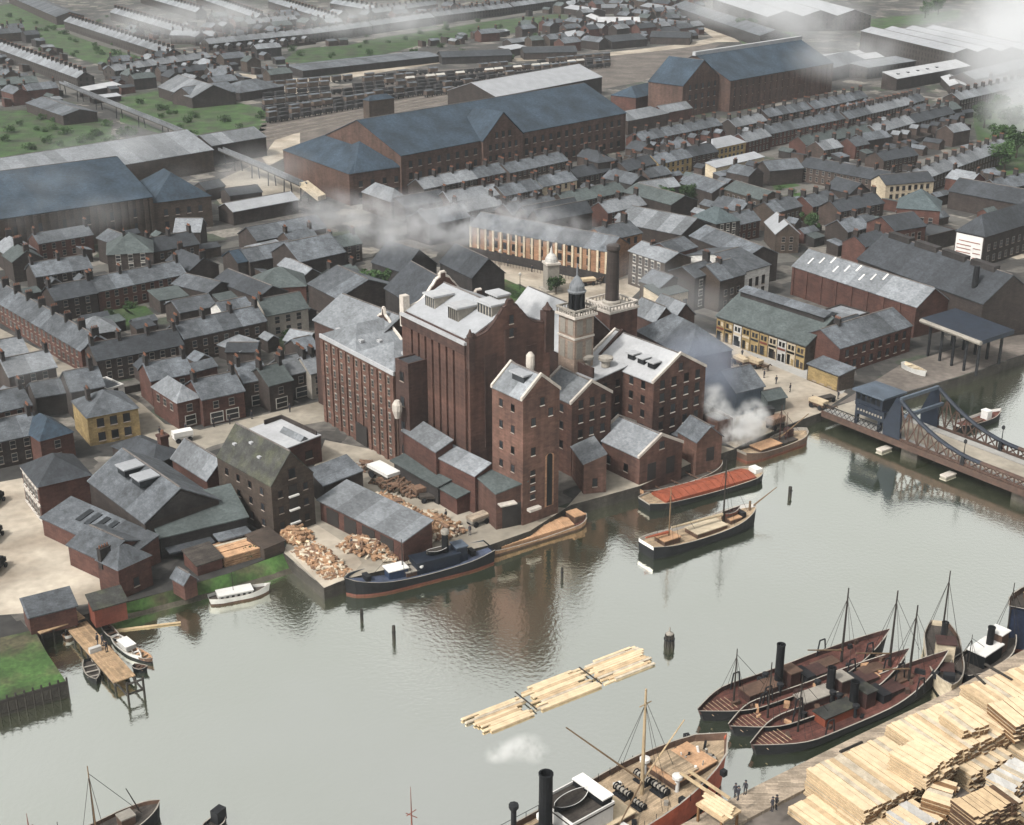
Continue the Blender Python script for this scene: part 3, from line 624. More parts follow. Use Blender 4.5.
T_('pale slate houses cut off by the left edge above the smoky yard', (-30,364),(28,353), 9, rm='slate_light')
T_('slate row at the left edge above the paved yard street', (-30,419),(31,405), 9, rm='slate')
T_('lowest slate row at the left edge, facing the pale street', (-30,448),(39,433), 9, rm='slate', wm='brick_dark')
s = bld('pinkish brick house with a deep blue hipped roof near the yellow house', (40,441),(73,432), 10, 5.8, 'brick_house', 'house', 'hip', 3, wm='brick_red', rm='blue_roof'); s.wins('f',[.8,3.5],3,1.1,1.5)
shed('low grey roof in the smoke at the left, beside the brick house with big stack', (36,398),(70,392), 8, 4.6, rise=2, rm='slate')
# ---- middle band below the longest warehouse
T_('pale lit terrace directly below the left half of the longest blue warehouse', (424,189),(477,178.5), 8.5, rm='slate_light')
T_('slate terrace below the middle of the longest blue warehouse', (478,178),(509,171.5), 8.5, rm='slate')
T_('second terrace below the longest blue warehouse, with broad pale roofs', (450,202),(510,193), 8.5, rm='slate_light')
T_('slate terrace below the front gable of the longest blue warehouse', (510,173),(568,160.5), 8.5, rm='slate')
T_('dark slate terrace between the gable row and the cream fronted houses', (577,177.5),(627,168), 8.5, rm='slate_dark')
s = T_('cream fronted houses with dark windows in the middle of the town', (543,187),(577,180), 8.5, wm='cream_wall', rm='slate')
T_('slate roofs at the left of the cream fronted houses', (505,196),(542,188.5), 9, rm='slate')
shed('dark square roofed hall rising among the terraces in the middle', (598,163),(617,160), 8, 9, roof='hip', rise=2, rm='slate_dark')
T_('long greenish slate row in front of the cream fronted houses', (566,204),(626,191.5), 8.5, rm='slate_green')
T_('dark terrace right of the square roofed hall', (628,171),(658,163), 8.5, rm='slate_dark')
s = T_('yellowish brick row with small windows right of the dark terrace', (659,164),(692,157), 8.5, wm='yellow_wall', rm='slate')
shed('broad greenish roof slanting towards the town trees', (624,192),(671,205), (682,196), 6, rise=2.2, rm='slate_green')
shed('pale roof with a big dark stack beside the broad greenish roof', (646,191),(680,186), 8, 5.6, rise=2.2, rm='slate_light')
T_('pale slate row left of the big flat grey hall', (608,213),(646,204.5), 8.5, rm='slate_light')
shed('light blue hipped roof half lost in the smoke, left of the pale terraces', (362,192),(391,202), (402,197), 6, roof='hip', rise=3.5, rm='slate_light', wm='brick_brown')
shed('grey roofs just below the plume, left of the orange columned terrace', (430,225),(470,217), 12, 6.5, rise=3, rm='slate')
T_('slate row half hidden by the plume above the columned terrace', (512,215),(560,206), 9, rm='slate')
shed('dark gabled roofs at the smoke, right of the cream fronted houses', (540,222),(592,212), 12, 7, n=2, rise=3, rm='slate_dark')
shed('small dark roofs in the smoke below the front gable', (405,208),(448,200), 10, 5, rise=2.5, rm='slate_dark')
# ---- right hand town
T_('slate terrace at the foot of the red cross gable wing', (642,141),(722,125), 8.5, rm='slate')
T_('pale roofed terrace at the foot of the upper right blue warehouse', (736,127),(767,120.5), 8.5, rm='slate_light')
T_('slate terrace with a white party wall below the upper right blue warehouse', (769,117),(813,108.5), 8.5, rm='slate')
T_('long slate terrace on the upper right, first row below the smoke', (815,109),(868,97), 8.5, rm='slate')
T_('slate terrace below the long skylight roof on the upper right', (849,119),(926,100), 8.5, rm='slate')
T_('pale smudged terrace in the second row of the right hand town', (766,135),(850,117.5), 8.5, rm='slate')
T_('dark slate terrace in the second row towards the right edge', (852,118),(914,103.5), 8.5, rm='slate_light')
T_('slate terrace third row on the right, with back yards before it', (806,145),(877,131.5), 8.5, rm='slate_green', wing=4)
T_('pale terrace third row on the right beside the dark yards', (878,133),(915,122.5), 8.5, rm='slate_light')
T_('dark slate terrace third row on the right ending at the smoke', (916,122.5),(955,113), 8.5, rm='slate_dark')
T_('long pale terrace reaching the tall trees on the right', (920,181),(1012,147), 9, rm='slate_light', wm='brick_brown')
T_('short dark terrace above the cream walled houses on the right', (884,161),(918,155), 9, rm='slate_dark')
T_('dark slate row falling to the right behind the cream walled houses', (800,166),(886,182), 9, rm='slate_dark')
s = bld('cream walled houses with dark windows below the long pale terrace', (886,185),(934,181), 9, 6, 'house_terrace', 'terrace', 'x', 2.4, wm='cream_wall', rm='slate_dark'); s.wins('f',[.9,3.6],2.6,1.1,1.5,'plain')
T_('dark slate row below the square gardens in the right hand town', (680,159),(718,151.5), 9, rm='slate_dark')
T_('dark slate row right of the small pale gabled house', (640,165),(678,158), 8.5, rm='slate')
s = bld('small pale roofed gabled house with green creeper on its front', (714,149),(746,142), 9, 6, 'brick_house', 'house', 'hip', 2.8, wm='yellow_wall', rm='zinc'); s.wins('f',[.9,3.6],2.6,1.2,1.6)
s = T_('terrace with lit red brick front right of the pale gabled house', (747,142),(771,136), 8.5, wm='brick_red', rm='slate_light')
shed('long shed with a bright cream end wall in the right hand town', (716,168),(764,157), 5, 4, roof='lean', rise=1.2, rm='zinc', wm='cream_wall')
s = bld('green roofed house block below the shed with the cream end wall', (724,189),(760,200), (768,192), 6.5, 'brick_house', 'house', 'x', 2.2, wm='brick_brown', rm='slate_green'); s.wins('f',[.9,3.8],3,1.1,1.6)
shed('dusky slate roof above the town trees', (680,183),(712,193), (722,184), 5.6, rise=2.6, rm='slate')
s = bld('teal roofed house with rows of white windows behind the flat grey hall', (693,216),(716,224), (733,218), 7.5, 'brick_house', 'house', 'hip', 3.6, wm='brick_dark', rm='teal_roof'); s.wins('r',[.9,3.5,5.6],2.5,1.1,1.3,'white')
T_('low slate house right of the teal roofed house', (734,226),(760,220), 8, rm='slate', wm='brick_red')
s = bld('house with a white roof slope and one dark stack in the right hand town', (765,222),(776,234), (795,229), 6, 'brick_house', 'house', 'x', 3, wm='brick_brown', rm='zinc'); s.chim('a',s.L*.6,s.D*.4,7.5); s.wins('r',[1,3.5],3,1,1.5)
T_('yellowish brick house facing the small green lawn', (775,213),(802,206), 9, he=6.5, wm='brick_brown', rm='slate')
T_('slate house with reddish wall right of the small green lawn', (813,207),(839,200), 9, wm='brick_red', rm='slate')
shed('dark pitched roof behind the reddish walled slate house', (826,187),(850,194), 9, 5.5, rise=3, rm='slate_dark')
shed('plain slate roof at the end of the dark row above the small lawn', (770,171),(803,168), 10, 5.5, rise=2.6, rm='slate')
T_('dusky slate row at right, just left of the red brick school', (840,212),(884,203), 9, rm='slate_dark')
T_('slate row with pale gable left of the red brick school', (848,232),(880,225), 9, rm='slate')
s = bld('red brick school with dark tall windows behind the long dark shed', (895,231),(926,226), 12, 8, 'school', 'school', 'x', 3, wm='brick_red', rm='slate_dark'); s.wins('f',[.8,4.2],2.6,1.2,2.2)
s = bld('teal hip roofed hall rising behind the red brick school', (897,208),(940,211), 14, 9, 'hall', 'hall', 'hip', 5, wm='brick_red', rm='teal_roof'); s.wins('f',[1,4.5],3,1.2,2)
shed('low dark brick annex at the right of the red brick school', (928,236),(957,229), 10, 5, roof='flat', rm='asphalt_roof', wm='brick_dark')
shed('long dark roof reaching the right edge behind the signboard building', (949,191),(1040,208), 12, 6, rise=3.5, rm='slate_dark', wm='brick_dark')
s = bld('big slate roofed warehouse at the right edge carrying a white painted sign wall', (985,237),(1060,214), 9.5, 9, 'sign_warehouse', 'warehouse', 'hip', 5, wm='brick_dark', rm='slate_dark')
b = MB(); b.box(.4,-.12,1.2,9.1,-.004,8.6,0)
for z, x0, x1 in ((2.0,.8,5.5),(3.1,.8,5.5),(4.2,.8,5.5),(5.3,.8,5.5),(6.5,1.4,8.3),(2.0,6.2,8.7),(3.4,6.2,8.7),(4.8,6.2,8.7)): b.box(x0,-.16,z,x1,-.121,z+.28,1)
b.build('painted_sign',['white_paint','sign_red'],s.root,(0,s.D,0),-math.pi/2); s.wins('f',[1,4.5],3.4,1.2,1.8)
T_('slate terrace at the right edge under the tall trees', (1000,190),(1050,180), 9, rm='slate')
T_('slate terrace at the right edge above the tall trees', (960,100),(1040,82), 9, rm='slate_light')
# ---- around the square
s = bld('broad flat looking grey hall with a huge pale roof above the square', (616,222),(681,235), (706,224), 7, 'market_hall', 'hall', 'x', 3.5, wm='brick_dark', rm='slate_light')
s = bld('orange brick building with three storeys behind the tall chimney', (608,241),(642,233), 11, 9.5, 'town_building', 'town building', 'x', 2.5, wm='brick_orange', rm='slate'); s.wins('f',[1,4,7],2.8,1.1,1.8,'plain'); s.chim('a',4,5.5,11); s.chim('c',s.L-2,5.5,11)
s = bld('orange columned terrace with iron railings facing the square', (470,226),(608,252), 11, 9, 'columned_terrace', 'terrace', 'x', 3, wm='brick_orange', rm='slate', n=1); s.wins('f',[1,4,7],3.2,1.2,1.9,'plain',1.5,80)
b = MB(); b.box(0,-.55,0,s.L,-.405,2.7); b.build('ground_floor','soot_brick',s.root); b = MB()
for i in range(46): b.tube((s.L*i/45,-3.2,0),(s.L*i/45,-3.2,1.3),.06,n=4)
b.tube((0,-3.2,1.25),(s.L,-3.2,1.25),.08,n=4); b.build('railing','iron',s.root)
n = 17
for i in range(n+1):
    b = MB(); b.box(-.35,-.4,2.71,.35,-.003,9); b.build('column','cream_wall',s.root,(.4+(s.L-.8)*i/n,0,0))
s = bld('dark brick three storey block on the corner behind the square', (629,251),(665,263), (686,256), 9.5, 'town_building', 'town building', 'x', 2, wm='brick_brown', rm='slate_light'); s.wins('f',[1,4,7],2.6,1.1,1.7,'white'); s.chim('b',s.L*.3,s.D/2,10)
s = bld('tall block with a pale roof wedged behind the dark corner block', (674,254),(697,247), 10, 10.5, 'town_building', 'town building', 'x', 2, wm='brick_red', rm='slate'); s.wins('f',[4,7],2.8,1.1,1.7)
s = bld('dark house with bright white lintels by the smoky street', (695,278),(720,271), 9, 9, 'brick_house', 'house', 'x', 2, wm='brick_dark', rm='slate'); s.wins('f',[1,3.8,6.5],2.8,1.3,1.4,'white'); s.chim('c',s.L-.6,s.D/2,10)
s = bld('grey brick houses between the white lintel house and the white end house', (720,281),(745,274), 10, 8.5, 'brick_house', 'house', 'x', 3, wm='brick_brown', rm='slate'); s.wins('f',[1,4],2.6,1.1,1.6); s.chim('a',s.L*.5,s.D/2,10)
s = bld('tall white rendered end house with dark windows above the long market shed', (745,272),(770,265), 22, 8.8, 'white_house', 'house', 'x', 2.6, wm='white_wall', rm='slate'); s.wins('f',[1,4.2],3,1.1,2.2,'plain')
shed('long slate roof stretching back from the white end house', (690,236),(746,258), 11, 8, rise=2.5, rm='slate')
s = bld('low cream shopfront in the smoky street', (661,297),(693,290), 7, 5, 'corner_shop', 'shop', 'lean', 1.2, wm='cream_wall', rm='slate_green'); s.wins('f',[.6],3,1.4,2.2,'plain')
s = bld('small reddish house beside the smoky square corner', (640,281),(660,288), 9, 6, 'brick_house', 'house', 'x', 2.4, wm='brick_brown', rm='slate')
# ---- long market shed, brick shed, dark shed on the right bank
s = bld('long market shed with yellow and white shopfronts along the quay street', (717,316),(806,346), 18, 6, 'market_shed', 'market shed', 'x', 5, wm='brick_brown', rm='slate_green', th=.25)
MK = s
r = MB(); r.box(1,s.D/2-2.2,9.6,s.L-1,s.D/2+2.2,11.4,0); r.build('ridge_lantern','soot_brick',s.root); r = MB(); r.prof([(s.D/2-2.7,11.41),(s.D/2+2.7,11.41),(s.D/2,12.4)],'x',.6,s.L-.6); r.build('lantern_roof','slate',s.root)
n = 10; wd = s.L/n
for i in range(n):
    x = wd*(i+.5); b = MB(); b.box(-wd/2+.15,-.12,0,wd/2-.15,-.003,5.4,1); q = random.Random(i)
    b.box(-wd*.36,-.18,.25,-.1 if q.random()<.6 else wd*.2,-.121,q.uniform(1.8,2.7),0); b.box(.25,-.18,.25,wd*.36,-.121,q.uniform(1.6,2.7),q.choice([0,2,2]))
    b.box(-wd*.4,-.24,3.0,wd*.4,-.121,3.5,q.choice([0,2,3])); b.box(-wd*.3,-.18,3.9,-.15,-.121,5.0,0); b.box(.2,-.18,3.9,wd*.32,-.121,5.0,q.choice([0,2]))
    b.build('shopfront', ['pane',q.choice(['yellow_wall','cream_wall','white_wall','yellow_wall']),q.choice(['yellow_wall','cream_wall','brick_brown']),'hull_red'], s.root, (x,0,0))
s.wins('r',[2],4,1.2,2,'plain',3)
s = bld('low lean roofed wing with yellow shop facade at the river end of the market shed', (808,364),(839,376), 5, 3.8, 'corner_shop', 'shop', 'lean', .8, wm='brick_brown', rm='slate')
b = MB(); b.box(.3,-.1,.2,s.L-.3,-.003,3.4); b.build('shop_facade','yellow_wall',s.root); s.wins('f',[.6],2.4,1.2,2.4,'plain')
s = bld('red brick range facing the bridge with a slate roof', (840,349),(912,326), 12, 6.5, 'brick_works', 'works', 'x', 3, wm='brick_red', rm='slate', ov=.2); s.wins('f',[1,4],3,1.1,1.7,'plain'); s.chim('a',6,s.D/2,8.5)
s = bld('long reddish brick shed with pale roof lights above the market shed', (793,266),(917,307), (940,297), 8, 'brick_shed', 'shed', 'x', 3.8, wm='brick_red', rm='slate_light', ov=.3, cope=None)
bays(s,'f',8,7.8,'brick_red',.8,.25)
for i in range(9):
    b = MB(); b.box(-.25,0,0,.25,2.2,.1); o = b.build('roof_light','white_paint',s.root,(4+i*3.1,1.6+(i%3)*1.0,8+3.8*(1.6+(i%3)*1.0)/(s.D/2)+.28)); o.rotation_euler = (math.atan2(3.8,s.D/2),0,0)
shed('flat pale roof tucked under the long reddish brick shed', (833,324),(870,312), 9, 5, roof='flat', rm='slate_light')
shed('dark low roofs behind the red brick range', (836,338),(876,326), 8, 4.5, n=2, rise=1.4)
s = bld('long dark slate shed with a row of ridge vents next to the reddish brick shed', (858,259),(983,304), (1022,290), 10, 'dark_shed', 'shed', 'x', 6, wm='brick_dark', rm='slate_dark')
for i in range(4):
    b = MB(); b.box(-4,-1.0,0,4,1.0,1.5); b.build('ridge_vent','soot_brick',s.root,(s.L*(.14+.22*i),s.D/2,15.6))
b = MB(); b.tube((0,0,0),(0,0,6.5),.8,.7,10); b.build('flue','iron',s.root,(s.L*.86,3.2,11))
# open canopy shed at the water
s = thing('canopy_shed', 'open dark blue roofed loading canopy on columns at the water beyond the bridge', 'canopy', at(921,331), 0)
P = [at(921,322,8), at(981,345,8), at(1014,334,8), at(955,312,8)]; o = Vector(s.location)
b = MB(); b.solid([tuple(p_-o) for p_ in P]+[tuple(p_-o+Vector((0,0,1.0))) for p_ in P],[(0,1,2,3),(4,5,6,7),(0,1,5,4),(1,2,6,5),(2,3,7,6),(3,0,4,7)]); b.build('roof','iron_blue',s)
b = MB(); b.tube(tuple(P[0]-o+Vector((-.2,-.4,.5))),tuple(P[1]-o+Vector((-.2,-.4,.5))),.55,n=6); b.build('eave_edge','stone',s)
for i in range(5):
    for k in (0,1):
        a = (P[0].lerp(P[1],.06+.22*i) if k == 0 else P[3].lerp(P[2],.06+.22*i)).lerp(P[2 if k==0 else 0],.08)-o
        b = MB(); b.tube((a.x,a.y,0),(a.x,a.y,7.95),.35,n=6); b.build('column','iron',s)
# ---- the dark chapel under the plume
s = bld('dark gothic chapel with steep roof behind the tall mill silo', (385,288),(434,318), 15, 8, 'chapel', 'church', 'x', 6, wm='soot_brick', rm='slate_dark')
s = bld('dark aisle roof of the chapel yard left of the gothic chapel', (372,262),(402,272), 12, 7, 'church_hall', 'church hall', 'x', 5, wm='soot_brick', rm='slate_dark')
s = bld('gabled dark transept behind the gothic chapel, nearest the square', (440,262),(472,278), 10, 7, 'church_hall', 'church hall', 'x', 4.5, wm='soot_brick', rm='slate_dark')
# ------------------------------------------------------------------ the flour mill
def coping_path(parent, pts, wd=.5, mt='coping', nm='gable_coping'):
    b = MB()
    for p_, q in zip(pts, pts[1:]): b.tube(p_, q, wd, wd, 5)
    return b.build(nm, mt, parent)
def dutch(W, he, rise, k=8):       # outline of a shaped gable, (t, z)
    P = [(0,0),(W,0),(W,he+1.2),(W*.93,he+1.2),(W*.93,he+.5),(W*.84,he+.9)]
    for i in range(k+1):
        u = i/k; P.append((W*(.84-.20*u), he+.9+rise*.72*(u**1.7)))
    P += [(W*.62,he+.9+rise*.78),(W*.58,he+1.2+rise*.95),(W*.53,he+1.4+rise*1.0),(W*.53,he+1.4+rise*1.2)]
    q = [(W-t,z) for t,z in P[2:]][::-1]
    return P+q
s = bld('tall brown brick silo block with vertical pilasters and shaped Dutch gables', (404,312),(467,342), (541,321), 30, 'mill_silo', 'mill', 'x', 4.2, wm='mill_brick_dark', rm='zinc', ov=-.3, z0=-.4)  # darker wall colour between the pilasters stands in for recess shade
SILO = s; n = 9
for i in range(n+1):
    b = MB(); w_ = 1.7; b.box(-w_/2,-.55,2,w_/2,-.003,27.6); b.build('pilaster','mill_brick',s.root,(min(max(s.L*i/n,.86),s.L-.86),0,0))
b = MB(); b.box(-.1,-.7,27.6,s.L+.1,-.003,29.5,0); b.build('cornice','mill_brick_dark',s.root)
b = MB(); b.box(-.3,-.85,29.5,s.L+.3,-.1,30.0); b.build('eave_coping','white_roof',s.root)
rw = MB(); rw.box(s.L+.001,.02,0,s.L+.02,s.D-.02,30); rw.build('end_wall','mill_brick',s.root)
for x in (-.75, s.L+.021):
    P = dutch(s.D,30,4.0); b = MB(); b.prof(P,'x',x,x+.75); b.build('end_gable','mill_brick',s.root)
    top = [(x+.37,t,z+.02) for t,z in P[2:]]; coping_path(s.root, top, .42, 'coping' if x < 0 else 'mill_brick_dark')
for y in (.4, s.D-.4):
    h_ = .65 if y < 1 else .95; z_ = 30.8 if y < 1 else 32.8; b = MB(); b.box(-h_,-h_,25,h_,h_,z_,0); b.lathe((0,0,z_),[(h_*.9,0),(h_*1.1,.3),(h_*.5,.9),(.12,1.6)],8); b.build('corner_pier','mill_brick_dark',s.root,(s.L+.4,y,0))
b = MB(); b.box(-.7,-.7,27,.7,.7,33.2); b.build('corner_pier','coping',s.root,(-.4,.4,0))
b = MB()
for k in range(3): b.box(-.12 if k==1 else -.1,.2,10,.3,s.D*.24,28,0)
b = MB(); 
for k in (1,2,3):
    b = MB(); b.box(s.L+.775,s.D*(k/4)-1.3,9,s.L+.95,s.D*(k/4)+1.3,27.0 if k != 2 else 31,0); b.build('blind_bay','mill_brick_dark',s.root)
for z in (29.5, 32.0): s.win('r', s.D*.5, z, .9, 1.6, 'plain'); 
for o_ in s.root.children:
    if o_.name.startswith('window'): o_.location.x = s.L+1.0
sl = 4.2/(s.D/2)
def dormer(x, y, w_, d_, h_):
    z = 30+sl*y; b = MB(); b.box(-w_/2,0,z-1.5,w_/2,d_,z+h_,0); b.box(-w_/2-.3,-.4,z+h_,w_/2+.3,d_+.1,z+h_+.35,1); 
    for i in range(5): b.box(-w_/2+w_*(i+.2)/5,-.06,z+.3,-w_/2+w_*(i+.7)/5,-.004,z+h_-.2,2)
    b.build('dormer',['stone','white_roof','pane'],s.root,(x,y,0))
dormer(4.6,3.0,3.4,4.2,2.4); dormer(13.2,2.6,3.4,4.2,2.6); dormer(18.2,6.2,4.6,4.4,2.2); dormer(16.6,9.2,3.4,2.6,1.6)
# left mill block
s = bld('brown brick mill block with many small windows and a grey roof, left of the silo', (321,334),(394,372), 11, 19.3, 'mill_block', 'mill', 'flat', wm='mill_brick_pale', rm='zinc')
LM = s
r = MB(); Lx, D, he = s.L, s.D, 19.3; rs = 3.3
for k in range(2):
    x0, x1 = Lx*k/2, Lx*(k+1)/2; xm = (x0+x1)/2
    r.solid([(x0,-.1,he),(x1,-.1,he),(x1,D,he),(x0,D,he),(xm,4.5,he+rs),(xm,D,he+rs)],[(0,1,4),(1,2,5,4),(0,4,5,3),(2,3,5)])
r.build('hipped_roof','slate_light',s.root)
for k in range(2):
    x0, x1 = Lx*k/2, Lx*(k+1)/2; xm=(x0+x1)/2; W = x1-x0
    b = MB(); P = [(x0,he),(x1,he),(x1-W*.1,he+.9),(x1-W*.25,he+1.9),(x1-W*.38,he+3.5),(xm+.5,he+4),(xm+.25,he+5.4),(xm-.25,he+5.4),(xm-.5,he+4),(x0+W*.38,he+3.5),(x0+W*.25,he+1.9),(x0+W*.1,he+.9)]
    b.prof(P,'y',D-.25,D+.25); b.build('stepped_gable','mill_brick_dark',s.root); coping_path(s.root,[(t,D,z) for t,z in P[1:]],.32)
for i in range(6):
    b = MB(); b.box(-.55,-.4,0,.55,.4,.5); b.build('roof_light','white_roof',s.root,(Lx*(.1+.16*i),2.6+(i%2)*1.6,he+1.0+(i%2)*.9))
b = MB(); b.box(-.2,-.35,he-.7,Lx+.2,-.002,he+.12); b.build('eave_coping','white_roof',s.root)
for i in range(10):
    b = MB(); b.box(-.55,-.32,-.3,.55,-.002,18.2); b.build('pilaster','mill_brick_pale',s.root,(.56+(Lx-1.12)*i/9,0,0))
n = 9
for z in (1.4,3.9,6.4,8.9,11.4,13.9,16.4):
    for i in range(n):
        if z < 5 and i in (4,5): continue
        s.win('f', .56+(Lx-1.12)*(i+.5)/n, z, .7, 1.15, 'reveal')
b = MB(); b.box(-2.2,-.42,-.2,2.2,-.33,4.4); b.build('cart_door','door_dark',s.root,(.56+(Lx-1.12)*.55,0,0))
s.wins('r',[5,11],5,1,1.5,'mill')
s = bld('rear mill block with a plain grey roof ending in a point, left of the silo', (314,320),(372,344), 15, 19.0, 'mill_block', 'mill', 'x', 4.2, wm='mill_brick_dark', rm='slate_light')
# link between the blocks
s = bld('narrow dark link of pipes and brick between the left mill block and the silo', (395,358),(408,364), 9, 23, 'mill_link', 'mill', 'flat', wm='mill_brick_dark', rm='slate_dark')
for z in (4,9,14,19): s.win('f', s.L*.5, z, 1.2, 1.8, 'plain')
b = MB(); b.lathe((0,0,0),[(.5,0),(.95,1.6),(.95,2.8),(.5,3.6)],9); b.build('dust_hopper','coping',s.root,(s.L*.6,-1.6,12)); b = MB(); b.tube((0,0,0),(0,0,10),.22,n=6); b.build('pipe','rust_iron',s.root,(s.L*.6,-1.6,2))
# river tower
s = bld('slim brick tower at the water with a tall arched slot and a white coped gable', (492,386),(523,400), (559,389), 24, 'mill_tower', 'tower', 'x', 3.4, wm='mill_brick_pale', rm='slate_light', cope='coping', z0=-2.6)
b = MB(); P = [(-.6,0),(.6,0),(.6,9.6)]+[(.6*math.cos(math.pi*i/8),9.6+.6*math.sin(math.pi*i/8)) for i in range(1,8)]+[(-.6,9.6)]
b.prof(P,'x',.004,.08,0); P2 = [(t*1.75,z*1.02-.2) for t,z in P]; b.prof(P2,'x',-.02,.003,1)
b.build('arched_slot',['pane','brick_orange'],s.root,(s.L+.01,s.D*.74,2.2))  # flat dark panel, the shade of the recess is only colour
for t, z in ((.52,22),(.28,18.6),(.75,19.6),(.28,13)): s.win('r', s.D*t, z, .9, 1.4, 'mill')
for z in (4.5,6.1,7.7,9.2): s.win('r', s.D*.27, z, 1.0, .9, 'mill')
for z in (6,9.5,13,17,21):
    for t in (.3,.68): s.win('f', s.L*t, z, .85, 1.3, 'plain')
b = MB(); b.box(-1.3,-1.0,0,1.3,0,.5); o = b.build('ledge','coping',s.root,(s.L+.0,s.D*.27,2.6),math.pi/2)
b = MB(); b.box(-1.6,0,0,1.6,2.4,1.5,0); b.box(-2.0,-.4,1.5,2.0,2.8,1.8,1); b.build('roof_hatch',['slate_dark','zinc'],s.root,(s.L*.55,s.D*.24,25.6))
b = MB(); b.lathe((0,0,0),[(.6,0),(.8,1.6),(.75,3.2),(.3,3.8)],10); b.build('dust_cyclone','coping',s.root,(s.L*.5,s.D*.62,26.6))
# middle blocks behind the tower
s = bld('grey roofed brick mill block with a lit gable right of the river tower', (540,389),(572,404), (614,394), 15, 'mill_block', 'mill', 'x', 3.2, wm='mill_brick', rm='slate_light', cope='coping')
for z in (4.5,7.6,10.7,13.6):
    for t in (.22,.5,.78): s.win('r', s.D*t, z, 1.0, 1.6, 'mill' if z < 13 else 'plain')
s.wins('f',[5,9,12.5],3,1,1.5,'plain')
s = bld('white flat roofed mill block between the clock tower and the gabled block', (560,367),(594,381), (626,370), 15.6, 'mill_block', 'mill', 'lean', 1.2, wm='mill_brick_dark', rm='white_roof')
s.wins('r',[6,9.5,13],3,1,1.5,'plain')
for x, y in ((4.5,3.0),(7.5,5.5)):
    b = MB(); b.lathe((0,0,0),[(.9,0),(.9,1.0),(1.5,1.5),(1.5,2.0),(.4,2.4)],12); b.build('roof_vent','stone',s.root,(x,y,16.6))
b = MB(); b.box(0,-.3,0,9,.0,2.2); b.build('parapet_wall','mill_brick_dark',s.root,(.6,.6,15.8))
s = bld('largest white roofed mill block with three roof cowls and a broad gable', (588,357),(654,383), (705,367), 16, 'mill_block', 'mill', 'x', 4.2, wm='mill_brick', rm='white_roof', cope='coping')
WRM = s
for z in (2.6,5.6,8.6,11.6,14.3):
    for t in (.16,.38,.62,.84): s.win('r', s.D*t, z, 1.15, 1.7, 'mill' if (int(t*100)+int(z))%3 else 'plain')
s.win('r', s.D*.5, 17.0, 1, 1.5, 'plain'); s.wins('f',[5,8,11,14],3.2,1,1.5,'plain',1.2,60)
for i in range(3):
    z = 16+4.2*3.0/(s.D/2); b = MB(); b.box(-.9,-.6,0,.9,1.2,1.1,0); b.box(-1.1,-1.0,1.1,1.1,1.3,1.35,1); b.build('roof_cowl',['iron','white_roof'],s.root,(s.L*(.52+.16*i),3.0-.2*i,z))
b = MB(); b.prof([(-.2,16.2),(s.D+.2,16.2),(s.D/2,21.2)],'x',-.3,.3); b.build('party_wall','mill_brick_dark',s.root,(s.L*.12,0,0))
s = bld('light roofed mill range behind the silo, seen beyond its gable', (500,324),(560,352), 15, 17, 'mill_range', 'mill', 'x', 7, wm='mill_brick_dark', rm='white_roof')
s = bld('grey roofed store behind the chimney base, half veiled by bluish smoke', (637,331),(688,358), (724,346), 11, 'mill_store', 'warehouse', 'hip', 5.0, wm='mill_brick_dark', rm='slate')
s = bld('saw toothed grey roofs between the chimney base and the smoky street', (632,312),(655,322), (690,312), 10, 'mill_store', 'warehouse', 'x', 3, 2, wm='mill_brick_dark', rm='slate_light')
s = bld('blue grey sheet metal shed in the smoke beside the quay street', (736,393),(764,386), 10, 5.5, 'iron_shed', 'shed', 'x', 3.2, wm='iron_blue_light', rm='slate')
s = bld('small greenish hut on the quay street in front of the blue grey shed', (768,401),(786,397), 4.5, 3, 'hut', 'hut', 'x', 1.3, wm='slate_green', rm='slate_green')
# clock tower
base = at(576,338,22); a = R(38)
s = thing('clock_tower','pale brick mill tower with balustrade, open lantern and grey cupola','tower',(base.x,base.y,0),a)
b = MB(); b.box(-2.45,-2.45,-.3,2.45,2.45,27.0); b.build('shaft','tower_brick',s)
b = MB(); b.box(-2.6,-2.6,22.6,2.6,2.6,23.0); b.build('string_course','coping',s)
for rot in (0,math.pi/2,-math.pi/2):
    for x in (-1.2,1.2):
        for z, h in ((23.5,3.0),(18.5,3.6)):
            b = MB(); b.box(-.75,-.08,0,.75,0,h); b.build('blind_panel','stone',s,(x*math.cos(rot)+2.453*math.sin(rot),x*math.sin(rot)-2.453*math.cos(rot),z),rot)
b = MB(); b.box(-3.0,-3.0,27.0,3.0,3.0,27.5); b.build('cornice','coping',s)
b = MB(); z0 = 27.5
for k in range(9):
    t = -2.7+.675*k
    for x, y in ((t,-2.7),(t,2.7),(-2.7,t),(2.7,t)): b.tube((x,y,z0),(x,y,z0+.9),.13,n=5)
for x0,y0,x1,y1 in ((-2.9,-2.9,2.9,-2.55),(-2.9,2.55,2.9,2.9),(-2.9,-2.55,-2.55,2.55),(2.55,-2.55,2.9,2.55)): b.box(x0,y0,z0+.9,x1,y1,z0+1.25)
b.build('balustrade','stone',s)
b = MB()
for k in range(8):
    t = math.pi/4*k; b.tube((1.4*math.cos(t),1.4*math.sin(t),z0),(1.4*math.cos(t),1.4*math.sin(t),z0+4.0),.24,n=6)
b.tube((0,0,z0),(0,0,z0+4.0),.7,n=8); b.build('lantern','iron',s)
b = MB(); b.lathe((0,0,z0+4.0),[(1.8,0),(1.9,.35),(1.55,.5),(1.5,1.4),(1.1,2.2),(.6,2.9),(.2,3.4),(.1,5.6),(.03,5.8)],16); b.build('cupola','slate_light',s)
